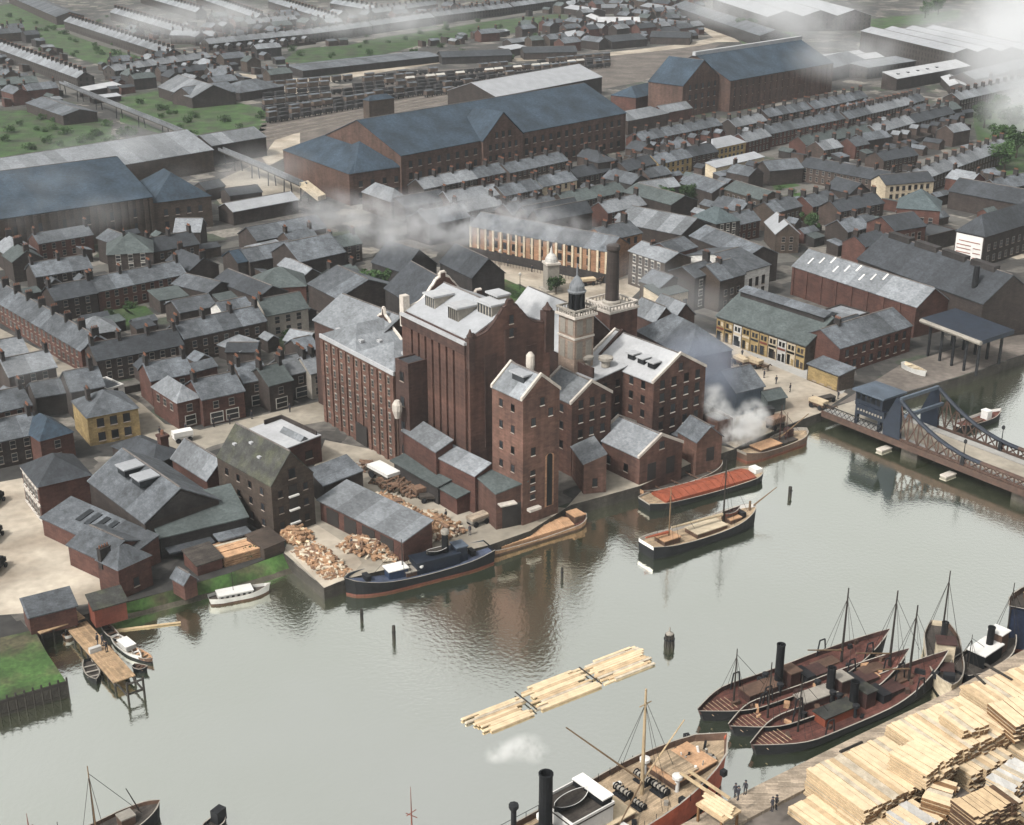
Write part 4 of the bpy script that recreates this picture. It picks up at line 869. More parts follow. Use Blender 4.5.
# chimney
base = at(613,310,22); s = thing('mill_chimney','tall soot black mill chimney smoking above a square brick base','chimney',(base.x,base.y,0),R(38))
s.location = tuple(at(614,311,20).xy + Vector((-.2,4.4)))+(0,)
b = MB(); b.box(-4.0,-4.0,-.3,4.0,4.0,19.6); b.build('base_block','mill_brick',s)
b = MB(); b.box(-4.25,-4.25,19.6,4.25,4.25,20.1)
for k in range(9):
    t = -3.95+.9875*k
    for x, y in ((t,-3.95),(t,3.95),(-3.95,t),(3.95,t)): b.tube((x,y,20.1),(x,y,21.0),.16,n=5)
for x0,y0,x1,y1 in ((-4.1,-4.1,4.1,-3.75),(-4.1,3.75,4.1,4.1),(-4.1,-3.75,-3.75,3.75),(3.75,-3.75,4.1,3.75)): b.box(x0,y0,21.0,x1,y1,21.35)
b.build('balustrade','coping',s)
b = MB(); b.lathe((0,0,20.1),[(1.55,0),(1.42,7),(1.3,12.0),(1.5,12.4),(1.5,13.2),(1.3,13.4)],14); b.build('stack','brick_dark',s)
b = MB(); b.lathe((0,0,20.1),[(2.1,0),(2.1,.9),(1.8,1.2)],14); b.build('plinth','stone',s)
CHTOP = Vector(s.location)+Vector((0,0,34))
# waterside small buildings
s = bld('brick waterside warehouse with gable and two dark doors beside the lighters', (596,438),(640,458), (689,446), 5.6, 'waterside_shed', 'warehouse', 'x', 3.0, wm='mill_brick', rm='slate_light', cope='coping', z0=-2.4)
for t in (.28,.72):
    b = MB(); b.box(-1.1,-.1,0,1.1,-.003,3.4); b.build('cart_door','door_dark',s.root,(s.L,s.D*t,.3),math.pi/2)
s.win('r',s.D*.5,6.0,1.2,1.5,'plain'); s.wins('f',[1.5],4,1.1,1.6,'plain')
s = bld('little brick house with a lean grey roof standing at the water by the tower', (572,447),(584,464), (603,457), 6.2, 'pump_house', 'house', 'lean', 1.6, wm='mill_brick_pale', rm='slate_light', z0=-2.4)
s.wins('r',[1.4],2.2,.9,1.6,'plain',.8)
s = bld('small gabled brick shed with one dark doorway, right of the waterside warehouse', (678,431),(697,442), (722,436), 5.2, 'waterside_shed', 'shed', 'x', 2.6, wm='mill_brick_pale', rm='slate', z0=-2.4)
b = MB(); b.box(-.9,-.1,0,.9,-.003,2.8); b.build('cart_door','door_dark',s.root,(s.L,s.D*.55,.6),math.pi/2)
s = bld('flat topped brick annex against the broad gable of the white roofed block', (702,414),(718,422), (733,418), 5, 'annex', 'annex', 'flat', wm='mill_brick', rm='slate_light')
s = bld('low slate roofed link between the two gabled waterside sheds', (662,430),(690,441), 7, 3.8, 'waterside_shed', 'shed', 'lean', 1.2, wm='mill_brick_dark', rm='slate', z0=-2.4)
# lean-tos along the silo
s = bld('upper brick lean-to with a pale roof along the foot of the silo', (403,431),(436,452), 3.6, 9, 'lean_to', 'shed', 'lean', 1.5, wm='brick_red', rm='slate_light')
s = bld('second pale roofed lean-to at the foot of the silo, stepped lower', (437,457),(475,476), 3.6, 7.6, 'lean_to', 'shed', 'lean', 1.4, wm='brick_red', rm='slate_light')
s = bld('long green roofed loading canopy over the mill yard', (394,461),(438,486), 5.5, 3.8, 'canopy', 'canopy', 'lean', 1.0, wm='soot_brick', rm='slate_green', ov=.6)
s = bld('lower green roofed end of the loading canopy', (440,488),(457,498), 5.5, 3.4, 'canopy', 'canopy', 'lean', .9, wm='brick_red', rm='slate_green', ov=.4)
s = bld('brick gatehouse with a greenish roof wedged between silo and river tower', (477,477),(496,494), (523,483), 7, 'gatehouse', 'annex', 'lean', 1.2, wm='mill_brick', rm='slate_green')
b = MB(); b.box(-2.6,-.1,0,2.6,-.003,4.6); b.build('cart_door','door_dark',s.root,(s.L,s.D*.6,-.1),math.pi/2)  # dark panel painting in the shaded opening, no real door leaf
b = MB(); b.box(-1.6,-1.4,0,1.6,0,.25); b.build('door_canopy','coping',s.root,(s.L,s.D*.3,4.9),math.pi/2)
s = bld('shallow green roofed shelter just below the gatehouse', (465,470),(482,483), 3, 5.5, 'lean_to', 'shed', 'lean', 1.0, wm='mill_brick_dark', rm='slate_green')
# ------------------------------------------------------------------ granary and timber yard sheds
s = bld('old brick granary with a mossy black roof and white lipped loading doors', (217,457),(271,487), (319,476), 10, 'granary', 'granary', 'x', 5.2, wm='brick_brown', rm='mossy_roof', ov=.1, z0=-1)
for z in (2.0,4.6,7.2):
    b = MB(); b.box(-.85,-.1,0,.85,-.003,1.9,0); b.box(-1.0,-.5,-.3,1.0,-.004,-.02,1); b.build('loading_door',['door_dark','white_paint'],s.root,(s.L,s.D*.5,z),math.pi/2)
s.win('r',s.D*.5,10.3,1.4,1.9,'plain'); 
for t in (.2,.8):
    for z in (1.4,4.4,7.4): s.win('r',s.D*t,z,.9,1.3,'plain')
s.wins('f',[1.5,4.5,7.5],3.6,.9,1.3,'plain')
for x, y in ((3,2.2),(7,3.2),(11,2.2)):
    b = MB(); b.box(-.4,-.4,0,.4,.4,.35); b.build('roof_light','white_roof',s.root,(x,y,10.1+5.2*y/(s.D/2)))
s = bld('low brick works with a bright white flat roof and glazed skylight behind the granary', (241,433),(279,452), (327,441), 5, 'flat_works', 'works', 'lean', .5, wm='brick_red', rm='white_roof', cope=None, ov=.15)
s.wins('r',[1.6],3.2,1.6,1.6,'plain')
b = MB(); b.prof([(0,0),(2.4,0),(1.2,1.1)],'x',0,7); b.build('skylight','slate_light',s.root,(s.L*.45,s.D*.5,5.35))
b = MB(); b.box(0,0,0,s.L-1,.3,.9); b.box(0,-s.D*.4,0,.3,-.001,.9); b.build('parapet','brick_dark',s.root,(.5,s.D*.92,5.6)); 
s = bld('low shed with a bluish lean roof between the white roofed works and the log shed', (309,470),(324,486), (361,476), 4.6, 'yard_shed', 'shed', 'lean', 1.4, wm='brick_dark', rm='slate')
s = bld('long grey roofed log shed open to the timber yard', (320,500),(403,541), 6.5, 4, 'log_shed', 'shed', 'lean', 1.6, wm='brick_red', rm='slate_light', ov=.5)
for t in (.08,.3,.52,.74):
    b = MB(); b.box(0,-.08,.2,s.L*.15,-.003,3.2); b.build('bay_shade','door_dark',s.root,(s.L*t,0,0))  # dark panels on the wall paint in the shade of open bays
s = bld('grey pitched shed behind the granary, next to the slate factory', (172,458),(207,480), (229,466), 5, 'shed', 'shed', 'x', 3.0, wm='brick_red', rm='slate_light')
# slate factory on the left
s = bld('big slate factory roof with two glazed ridge lanterns, left bank', (89,481),(145,523), (220,501), 6.5, 'slate_factory', 'factory', 'x', 4.3, wm='brick_dark', rm='slate', ov=.3)
sl = 4.3/(s.D/2)
for x in (s.L*.36, s.L*.62):
    b = MB(); b.box(-1.5,-1.7,0,1.5,1.7,1.3,0); b.box(-1.8,-2.0,1.3,1.8,0,1.55,1); b.box(-1.8,.01,1.3,1.8,2.0,1.55,1); b.build('roof_lantern',['pane','zinc'],s.root,(x,s.D*.5-2.4,9.6))
b = MB(); b.prof([(s.D*.06,6.6),(s.D*.94,6.6),(s.D*.5,10.4)],'x',s.L+.004,s.L+.2); b.build('gable_boarding','soot_brick',s.root)
s2 = bld('flat dark lean-to with roof lights in front of the slate factory', (42,518),(128,558), (157,543), 3.4, 'lean_to', 'shed', 'lean', 1.6, wm='brick_red', rm='slate')
for i in range(4):
    b = MB(); b.box(-.6,-1.6,0,.6,1.6,.15); o = b.build('roof_light','pane',s2.root,(s2.L*.3+i*2.4,s2.D*.6,4.62)); o.rotation_euler = (math.atan2(1.6,s2.D),0,0)
s = bld('dark green slate lean-to under the black gable of the factory', (160,538),(247,517), 8, 4.0, 'lean_to', 'shed', 'lean', 3.0, wm='soot_brick', rm='slate_green')
b = MB(); b.box(-3,-3.2,2.2,3,-.2,2.5); b.build('porch_roof','slate',s.root,(s.L*.78,0,0)); b = MB(); b.box(-4,-2.6,1.8,4,-.2,2.1); b.build('porch_roof','slate_dark',s.root,(s.L*.3,0,0))
s = bld('red brick factory office with pale window bands facing the paved yard', (21,466),(38,487), (90,474), 7.2, 'factory_office', 'office', 'hip', 3.2, wm='brick_red', rm='slate_dark')
s.wins('f',[.8,4.2],2.0,1.1,1.8,'white',.6)
for z in (.2,3.2,6.7):
    b = MB(); b.box(-.1,-.18,z,s.L+.1,-.003,z+.4); b.build('stone_band','coping',s.root)
s = bld('red brick cottage with a chimney at the corner of the factory by the grass bank', (97,560),(118,570), (158,559), 5.4, 'brick_cottage', 'house', 'hip', 2.4, wm='brick_red', rm='slate'); s.chim('c',1.0,.8,4.2); s.wins('r',[1.2],4,1,1.5,'plain')
s = bld('slate roofed link shed between the factory lean-to and the red cottage', (68,545),(103,561), 9, 3.8, 'shed', 'shed', 'x', 1.8, wm='brick_red', rm='slate')
s = bld('grey roofed boathouse with a red wall at the root of the jetty', (29,618),(76,606), (70,594), 3.0, 'boathouse', 'boathouse', 'lean', 1.2, wm='brick_red', rm='slate')
s = bld('green roofed dark red hut on the right of the jetty', (94,610),(126,601), (120,593), 2.8, 'boathouse', 'boathouse', 'lean', 1.2, wm='hull_red', rm='mossy_roof')
s = bld('tiny slate hut on the grass bank beside the cottage', (172,577),(184,584), (195,578), 2.6, 'hut', 'hut', 'x', 1.2, wm='brick_red', rm='slate')
s = bld('low brick outhouse with a dark flat roof on the grass bank', (197,566),(222,558), 5, 1.9, 'outhouse', 'shed', 'lean', .8, wm='brick_red', rm='deck_dark')
s = bld('low brick sawpit shed nearest to the granary on the grass bank', (264,549),(284,541), 5, 2.0, 'outhouse', 'shed', 'lean', .8, wm='brick_brown', rm='brick_brown')
s = bld('dark low roof at the back of the slate factory, by the yellow house', (112,446),(153,464), 7, 4.2, 'shed', 'shed', 'hip', 2, wm='brick_dark', rm='slate_dark')
s = thing('brick_stack','slender red brick chimney between the slate factory and the wide street','chimney',at(166,470),R(40)); b = MB(); b.box(-.8,-.8,0,.8,.8,7,0); b.box(-1,-1,7,1,1,7.5,0); b.tube((0,0,7.5),(0,0,8.4),.4,.3,8,1); b.build('stack',['brick_red','pot'],s)
# ------------------------------------------------------------------ boats
class Boat: pass
def boat(name, label, cat, sp, bp, zr=1.2, group=None, length=None):
    s = Boat(); a, c = at(*sp, WZ+zr), at(*bp, WZ+zr); a.z = c.z = WZ
    s.L = length or (c-a).length; d = (c-a).normalized(); mid = c-d*s.L/2; ang = math.atan2(d.y,d.x)
    s.root = thing(name, label, cat, tuple(mid), ang, group); s.inv = (Matrix.Translation(mid) @ Matrix.Rotation(ang,4,'Z')).inverted()
    s.loc = lambda px, py, z: s.inv @ at(px, py, WZ+z)
    return s
def hull(s, B, fb, sb, ss, mats, deck, ts=.28, tb=.62, sf=.45, bp=.7, bul=.7, rake=.8, tr=.0):
    N = 22; L = s.L; st = []
    for i in range(N+1):
        t = i/N
        wv = 1.0
        if t < ts: wv = sf+(1-sf)*math.sin(math.pi/2*t/ts)
        if t > tb: wv = max(.03, math.cos(math.pi/2*(t-tb)/(1-tb))**bp)
        y = B/2*wv; zs = fb+ss*max(0,1-2*t)**2+sb*max(0,2*t-1)**2
        x = -L/2+L*t; rk = rake*max(0,(t-.8)/.2)**2-rake*.6*max(0,(.12-t)/.12)**2
        e = min(.16, y*.6)
        st.append([(x-rk,y*.78,-.9),(x-rk*.5,y*.95,.35),(x,y,zs-bul*.55),(x+rk*.4,y*1.01,zs),(x+rk*.4-(e if t>.95 else 0),y-e,zs),(x-(e if t>.95 else 0),y-e,zs-bul)])
    b = MB(); mid_ = [0,1,2,3,2]
    for i in range(N):
        for sg in (1,-1):
            for j in range(5):
                q = [st[i][j],st[i+1][j],st[i+1][j+1],st[i][j+1]]; b.poly([(x,y*sg,z) for x,y,z in q], [0,1,1,3,2][j])
    for e in (0,N):
        for j in range(5): q = [st[e][j],st[e][j+1]]; b.poly([(q[0][0],q[0][1],q[0][2]),(q[1][0],q[1][1],q[1][2]),(q[1][0],-q[1][1],q[1][2]),(q[0][0],-q[0][1],q[0][2])],[0,1,1,3,2][j])
    for i in range(N): b.poly([(st[i][0][0],-st[i][0][1],-.9),(st[i+1][0][0],-st[i+1][0][1],-.9),(st[i+1][0][0],st[i+1][0][1],-.9),(st[i][0][0],st[i][0][1],-.9)],0)
    b.build('hull', (list(mats)+['stone'])[:4] if len(mats) == 3 else mats, s.root)
    d = MB()
    for i in range(N):
        a, c = st[i][5], st[i+1][5]; d.poly([(a[0],-a[1],a[2]),(c[0],-c[1],c[2]),(c[0],c[1],c[2]),(a[0],a[1],a[2])])
    d.build('deck', deck, s.root)
    s.zd = lambda x: fb+ss*max(0,-2*x/L)**2+sb*max(0,2*x/L)**2-bul
def bx(s, name, x, y, sx, sy, z, h, mts, a=0.0, over=0, taper=0):
    b = MB(); z0 = s.zd(x)+z if s.zd else z
    b.box(-sx/2,-sy/2,0,sx/2,sy/2,h,0)
    if over: b.box(-sx/2-over,-sy/2-over,h,sx/2+over,sy/2+over,h+.18,1)
    return b.build(name, mts, s.root, (x,y,z0), a)
def mast(s, x, y, h, r=.18, mt='mast_dark', name='mast', rig=True, rw=2.4, boom=None, yard=0):
    z0 = s.zd(x); b = MB(); b.tube((0,0,0),(0,0,h),r,r*.45,7)
    if yard: b.tube((-yard,0,h*.86),(yard,0,h*.86),.08,n=5)
    o = b.build(name, mt, s.root, (x,y,z0))
    if rig:
        q = MB()
        for dy in (-rw,rw):
            for dx in (-.9,.5): q.tube((dx,dy,.5),(0,0,h*.86),.035,n=4)
        q.tube((6,0,.8),(0,0,h*.9),.035,n=4)
        q.build('rigging','mast_dark',o)
    if boom:
        q = MB(); q.tube((0,0,boom[1]),(boom[0],boom[3] if len(boom)>3 else 0,boom[2]),.14,.09,6); q.build('boom','mast',o)
    return o
def funnel(s, x, y, h, r, mt='hull_black', band=None):
    b = MB(); b.lathe((0,0,0),[(r*1.15,0),(r,.5),(r*.97,h),(r*1.06,h+.05),(r*1.06,h+.25),(r*.8,h+.25),(r*.78,h-.6)],14); return b.build('funnel', mt, s.root, (x,y,s.zd(x)))
def rowboat(parent_or_none, name, L, B, loc, rot, mats, label=None, cat=None, group=None, thwarts=True):
    s = Boat(); s.L = L
    if parent_or_none is None: s.root = thing(name,label,cat,loc,rot,group)
    else:
        s.root = bpy.data.objects.new(name,None); C.objects.link(s.root); s.root.parent = parent_or_none; s.root.location = loc; s.root.rotation_euler = (0,0,rot)
    hull(s, B, .75, .35, .15, mats[:3], mats[3], .3, .5, .6, .8, .45, .3)
    if thwarts:
        for k in (-.25,0,.22):
            b = MB(); b.box(-.15,-B*.42,.52,.15,B*.42,.6); b.build('thwart',mats[2],s.root,(L*k,0,0))
    return s
def life(par, x, y, z, L=6, B=1.9, rot=0):
    o = MB(); n = 10; rows = []
    for i in range(n+1):
        t = i/n; wv = max(.05, math.sin(math.pi*t)**.55)*B/2; zz = .25*(2*t-1)**2
        rows.append([(-L/2+L*t,wv*.5,-.1+zz),(-L/2+L*t,wv,.7+zz),(-L/2+L*t,wv-.1 if wv>.2 else wv*.5,.7+zz),(-L/2+L*t,wv*.5,.15+zz)])
    for i in range(n):
        for sg in (1,-1):
            for j in range(3): o.poly([(p_[0],p_[1]*sg,p_[2]) for p_ in (rows[i][j],rows[i+1][j],rows[i+1][j+1],rows[i][j+1])], 0 if j==0 else (1 if j == 1 else 2))
        o.poly([(rows[i][3][0],-rows[i][3][1],rows[i][3][2]),(rows[i+1][3][0],-rows[i+1][3][1],rows[i+1][3][2]),(rows[i+1][3][0],rows[i+1][3][1],rows[i+1][3][2]),(rows[i][3][0],rows[i][3][1],rows[i][3][2])],2)
        o.poly([(rows[i][0][0],-rows[i][0][1],rows[i][0][2]),(rows[i+1][0][0],-rows[i+1][0][1],rows[i+1][0][2]),(rows[i+1][0][0],rows[i+1][0][1],rows[i+1][0][2]),(rows[i][0][0],rows[i][0][1],rows[i][0][2])],0)
    return o.build('lifeboat',['hull_black','white_paint','deck_dark'],par,(x,y,z),rot)
def winch(s, x, y, k=1.0):
    o = MB(); o.box(-.8*k,-1.1*k,0,.8*k,1.1*k,.2*k,0); o.tube((0,-1.3*k,.75*k),(0,1.3*k,.75*k),.34*k,n=10,m=1); o.tube((.5*k,-.8*k,.45*k),(.5*k,.8*k,.45*k),.2*k,n=8,m=0)
    for yy in (-.95,-.35,.35,.95): o.box(-.45*k,(yy-.06)*k,.2*k,.45*k,(yy+.06)*k,1.15*k,0)
    for yy in (-1.35,1.3): o.tube((0,yy*k,.75*k),(0,(yy+.05)*k,.75*k),.55*k,n=12,m=0)
    o.build('winch',['iron','stone'],s.root,(x,y,s.zd(x)))
# trawlers -------------------------------------------------------------
def trawler(label, sp, bp, fx, mx, zx, fh=6.2, house='hull_brown', casing='hull_rust', top='hull_black'):
    s = boat('steam_trawler', label, 'trawler', sp, bp, 1.6, 'rusty steam trawlers moored side by side at the timber quay'); L = s.L
    hull(s, 7.2, 1.35, 2.6, .55, ['hull_black',top,'hull_rust'], 'deck_red', .24, .58, .10, .75, .8, 1.2)
    X = lambda f: -L/2+L*f
    bx(s,'engine_casing',X(fx-.09),0,L*.17,2.4,0,1.3,[casing,house],over=.12)
    funnel(s,X(fx),0,fh,.62)
    bx(s,'wheelhouse',X(fx+.065),0,1.9,2.2,0,2.5,['hull_rust',house],over=.18)
    b = MB(); 
    for k in range(4): b.box(.955,-.95+.52*k,1.6,1.0,-.58+.52*k,2.2)
    b.build('wheelhouse_windows','pane',s.root,(X(fx+.065),0,s.zd(X(fx+.065))))
    bx(s,'fish_hatch',X(fx+.20),0,3.2,2.6,0,.7,['deck_dark','hull_rust'],over=.1)
    bx(s,'deck_pounds',X(fx+.28),1.0,4.5,2.0,0,.4,['hull_brown','deck_wood'])
    bx(s,'winch',X(fx+.14),0,1.6,3.2,0,1.3,['iron','iron'])
    mast(s,X(mx),0,12.5,.22,rw=3,boom=(-7,2.0,4.2)); mast(s,X(zx),0,9,.16,rw=2.4)
    for f, y in ((mx-.03,3.2),(zx+.08,3.1),(mx-.03,-3.2),(zx+.08,-3.1)):
        b = MB(); b.tube((-.9,0,0),(-.5,0,2.6),.12,n=5); b.tube((.9,0,0),(.5,0,2.6),.12,n=5); b.tube((-.5,0,2.6),(.5,0,2.6),.12,n=5); b.build('gallows','iron',s.root,(X(f),y,s.zd(X(f))))
    b = MB(); w_ = 1.5
    for k in range(7): b.tube((-2.6+.7*k,-w_,0),(-2.6+.7*k,w_,0),.05,n=4)
    b.build('stern_grating','deck_wood',s.root,(X(.11),0,s.zd(X(.11))+.3))
    b = MB(); b.lathe((0,0,0),[(.25,0),(.25,1.4),(.5,1.7),(.5,2.1),(.2,2.2)],8); 
    for y in (-1.6,1.6): link('ventilator', b.mesh('ventilator','iron') , s.root, (X(fx-.03),y,s.zd(X(fx))))
    for k in range(16):
        x = X(rnd.uniform(.16,.9)); y = rnd.uniform(-2.4,2.4); b = MB(); b.cbox((0,0),rnd.uniform(.4,1.5),rnd.uniform(.3,1.1),0,rnd.uniform(.25,.8),0,rnd.uniform(0,3)); b.build('deck_gear',rnd.choice(['hatch_tan','iron','hull_rust','hull_brown','iron','rust_iron']),s.root,(x,y,s.zd(x)))
    return s
trawler('outermost rusty trawler farthest from the timber quay, with the tallest mast', (700,711),(886,643), .40,.745,.17,7.2)
trawler('middle rusty trawler squeezed between two others, lit pale wheelhouse roof', (731,726),(905,663), .55,.90,.20,4.6,'stone')
trawler('rusty trawler lying against the timber quay, with a red casing', (753,745),(944,665), .50,.80,.22,4.4,'mossy_roof','hatch_red')
s = boat('steam_trawler','white and buff bowed trawler pointing its stem at the quay behind the rusty ones','trawler',(941,630),(951,693),2.4,length=20)
hull(s,5.4,2.2,1.8,.4,['hull_black','cream_wall','hull_brown'],'deck_dark',.25,.5,.5,.7,.8,.8)
bx(s,'wheelhouse',-1,0,2.2,2.6,0,3,['cream_wall','hull_rust'],over=.2); funnel(s,-4,0,4.2,.5,'iron'); mast(s,-6,0,12,.18,rw=2.4); bx(s,'windlass',6.4,0,1.0,1.6,0,1.2,['iron','iron']); bx(s,'hatch',3,0,2.4,1.9,0,.7,['deck_dark','hull_rust'],over=.1)
s = boat('steam_tug','small black tug with white awning against the quay at the right','tug',(958,676),(1012,640),1.2)
hull(s,5.6,1.7,1.6,.4,['hull_red','hull_black','hull_black'],'deck_dark',.28,.6,.6,.7,.7,.5)
bx(s,'deckhouse',-.5,0,5,2.8,0,2.2,['hull_black','white_paint'],over=.2); bx(s,'wheelhouse',3.0,0,2.0,2.2,0,3.4,['hull_brown','white_paint'],over=.2); funnel(s,0.6,0,5,.55); mast(s,5.6,0,10,.14,rw=2); mast(s,-5,0,6,.1,rw=1.6,name='mast')
s = boat('cargo_ship','bow of a big dark blue ship cut off by the right edge','ship',(1110,588),(1009,622),5,length=48)
hull(s,11,6.0,2.0,1,['hull_red','hull_navy','hull_brown'],'deck_dark',.2,.7,.6,.62,1.0,1.4); bx(s,'forecastle',15,0,6,6,0,1.2,['hull_brown','deck_wood'],over=.05); bx(s,'anchor_winch',18.5,0,1.6,2.4,0,1.1,['iron','iron']); bx(s,'bridge_house',-6,0,8,8,0,5,['cream_wall','deck_dark'],over=.2); funnel(s,-13,0,9,1.0); bx(s,'hatch',6,0,7,5,0,.9,['hull_brown','canvas'],over=.1); mast(s,10.5,0,13,.25,rw=3)
# cargo steamer, bottom centre ------------------------------------------
s = boat('cargo_steamer','red hulled cargo steamer with tall black funnel unloading at the timber quay','ship',(594,820),(724,748),3.2,length=62)
L = s.L
hull(s,11.0,3.6,1.8,1.0,['hull_black','hull_orange','hull_brown'],'deck_wood',.22,.72,.6,.5,.95,1.2)
def sx(px,py,z=3): return s.loc(px,py,z)
f = sx(700,752,4.5); bx(s,'forecastle',L/2-9.5,0,3.6,5.0,0,1.3,['hull_brown','deck_wood'],over=.05)

b = MB(); b.lathe((0,0,0),[(.9,0),(1.1,.2),(1.0,.55),(.5,.6)],12); b.build('rope_coil','stone',s.root,(L/2-4.6,-1.4,s.zd(L/2-5)+.1))
m1 = s.loc(626,784,3); mast(s,m1.x,0,15.5,.3,'spar',rw=4.6,boom=(-8.5,2,11,5.0),yard=1.0)
q = MB(); q.tube((0,0,2),(5.5,-1.5,9.5),.13,.08,6); q.build('derrick','spar',s.root,(m1.x,0,s.zd(m1.x)))
q = MB(); q.tube((0,0,2),(-9,-5,2.4),.13,.08,6); q.build('derrick','mast',s.root,(m1.x,0,s.zd(m1.x)))
bx(s,'hatch',m1.x+7,0,7.5,5.2,0,.9,['hull_brown','hatch_tan'],over=.12); bx(s,'hatch',m1.x-8,0,8.5,5.2,0,.9,['hull_brown','canvas'],over=.12)
winch(s,m1.x-1.9,1.4); winch(s,m1.x+1.9,-1.3); winch(s,m1.x+1.8,1.6); winch(s,m1.x-2.0,-1.5,.8); winch(s,L/2-6.5,1.6,.8)
for k in range(14):
    x = L/2-rnd.uniform(3,10); y = rnd.uniform(-2.4,2.4); o2 = MB(); o2.tube((0,0,0),(rnd.uniform(-.5,.5),rnd.uniform(-.5,.5),rnd.uniform(.5,1.6)),rnd.uniform(.07,.2),n=6); o2.build('deck_fitting',rnd.choice(['stone','iron','white_paint','iron']),s.root,(x,y,s.zd(x)))
b = MB(); b.lathe((0,0,0),[(.3,0),(.3,1.6),(.7,2.0),(.7,2.4),(.3,2.5)],9)
vm_ = b.mesh('ventilator','white_paint')
for x, y in ((m1.x+3,2.6),(m1.x+3.6,-2.6),(m1.x-14,3),(m1.x-14,-3)): link('ventilator',vm_,s.root,(x,y,s.zd(x)))
fz = s.loc(524,822,4); bx(s,'bridge_house',fz.x+5.4,.9,6.6,6.0,0,3.4,['white_paint','deck_dark'],over=.12)
b = MB()
for y0,y1,x0,x1 in ((-3.1,-2.95,-3.4,3.4),(2.95,3.1,-3.4,3.4),(-2.95,2.95,-3.4,-3.25),(-2.95,2.95,3.25,3.4)): b.box(x0,y0,0,x1,y1,.35)
b.build('bridge_rail','white_paint',s.root,(fz.x+5.4,.9,s.zd(fz.x+5.4)+3.62))
bx(s,'wheelhouse',fz.x+8.0,.9,1.6,5.4,3.6,.9,['hull_black','white_paint'],over=.1); bx(s,'engine_casing',fz.x-1.5,0.4,6,3.6,0,2.0,['white_wall','deck_dark'],over=.25)
funnel(s,fz.x,0.4,10.5,.85); b = MB(); b.tube((0,0,0),(0,0,6.2),.35,.33,8); b.lathe((0,0,6.0),[(.33,0),(.6,.4),(.6,.9),(.3,1.0)],8); b.build('ventilator','iron',s.root,(fz.x-3.4,2.2,s.zd(fz.x)))
life(s.root,fz.x+4.6,1.0,s.zd(fz.x)+3.9,5.6,2.4,.05)
for k in range(12):
    x = m1.x+rnd.uniform(-16,12); bx(s,'deck_gear',x,rnd.choice([-1,1])*rnd.uniform(2.6,4.0),rnd.uniform(.5,1.6),rnd.uniform(.4,1.0),0,rnd.uniform(.3,.9),[rnd.choice(['iron','hull_rust','stone','white_paint','canvas']),'iron'],rnd.uniform(0,3))
b = MB()
for sg in (-1,1):
    for k in range(int(L*.8)//2): b.tube((-L*.4+2*k,sg*5.2,3.5),(-L*.4+2*k,sg*5.2,4.5),.05,n=4)
    b.tube((-L*.4,sg*5.2,4.5),(L*.1,sg*5.2,4.5),.05,n=4)
b.build('guard_rail','iron',s.root)
for x, y in ((m1.x+10,-4.6),(m1.x+6.5,-4.6),(m1.x-6,-4.7),(m1.x+2.5,-4.6)):
    b = MB(); b.box(-.35,-.35,0,.35,.35,.8); b.build('bollard','iron',s.root,(x,y,s.zd(x)))
# loading stage of planks between the steamer and the quay
g0 = at(716,803,3.4); o = thing('loading_stage','pale plank stage with gangways between the steamer and the timber quay','staging',tuple(g0.xy)+(0,),R(-50)); o.scale = (.75,.7,.9)
for k in range(5):
    b = MB(); b.box(-3+rnd.uniform(-1,1),-1.6+.7*k,3.4+.06*k,3+rnd.uniform(-1.5,1.5),-1.0+.7*k,3.55+.06*k); b.build('plank','timber',o)
b = MB(); b.box(-2.5,-2.2,3.0,3.5,2.4,3.35); b.build('platform','timber_b',o)
for x, y in ((-2,-2),(3,-2),(-2,2),(3,2)):
    b = MB(); b.box(-.18,-.18,.3,.18,.18,3.0); b.build('trestle_leg','timber_end',o,(x,y,0))
for k, (dx, dy) in enumerate(((-8.5,.6),(-8.0,2.2))):
    b = MB(); b.solid([(0,-.35,0),(8.5,-.35,-.9),(8.5,.35,-.9),(0,.35,0),(0,-.35,.14),(8.5,-.35,-.76),(8.5,.35,-.76),(0,.35,.14)],[(0,1,2,3),(4,5,6,7),(0,1,5,4),(1,2,6,5),(2,3,7,6),(3,0,4,7)]); b.build('gangway','spar',o,(dx,dy,4.4),.1)
# ketch ------------------------------------------------------------------
s = boat('sailing_ketch','black hulled sailing barge with white bulwarks and bare masts in midstream','sailing barge',(646,548),(755,512),1.5)
L = s.L; hull(s,6.2,1.7,1.5,.9,['hull_black','hull_black','white_paint'],'deck_wood',.2,.68,.7,.55,.7,.3)
b = MB(); b.tube((0,0,0),(5.5,0,2.2),.16,.07,6); b.build('bowsprit','mast',s.root,(L/2-.4,0,3.0))
mm = s.loc(722,522,1.5); mz = s.loc(673,543,1.5)
mast(s,mm.x,0,12.6,.2,'mast_dark',rw=2.6); o = mast(s,mz.x,0,10.5,.15,'mast',rw=2.3)
b = MB(); b.tube((0,0,2.0),(-11.5,.4,2.4),.32,.2,7); b.build('furled_sail','canvas',s.root,(mm.x-.3,0,s.zd(mm.x)))
b = MB(); b.tube((0,0,1.9),(-4.8,.2,2.1),.3,.16,7); b.build('furled_sail','hatch_red',s.root,(mz.x-.3,0,s.zd(mz.x)))
bx(s,'hatch',1.0,0,7,3.4,0,.8,['hull_brown','cream_wall'],over=.06); bx(s,'hatch',7,0,2.6,2.6,0,.7,['hull_brown','hatch_tan'],over=.06); bx(s,'cabin',-8,0,3.6,2.8,0,1.0,['hull_brown','hatch_tan'],over=.1); bx(s,'windlass',9,0,.9,2.4,0,1.1,['iron','iron'])
rowboat(s.root,'ship_boat',4.2,1.5,(7.3,.3,2.4),.1,['hull_brown','hull_red','hull_rust','deck_dark'])
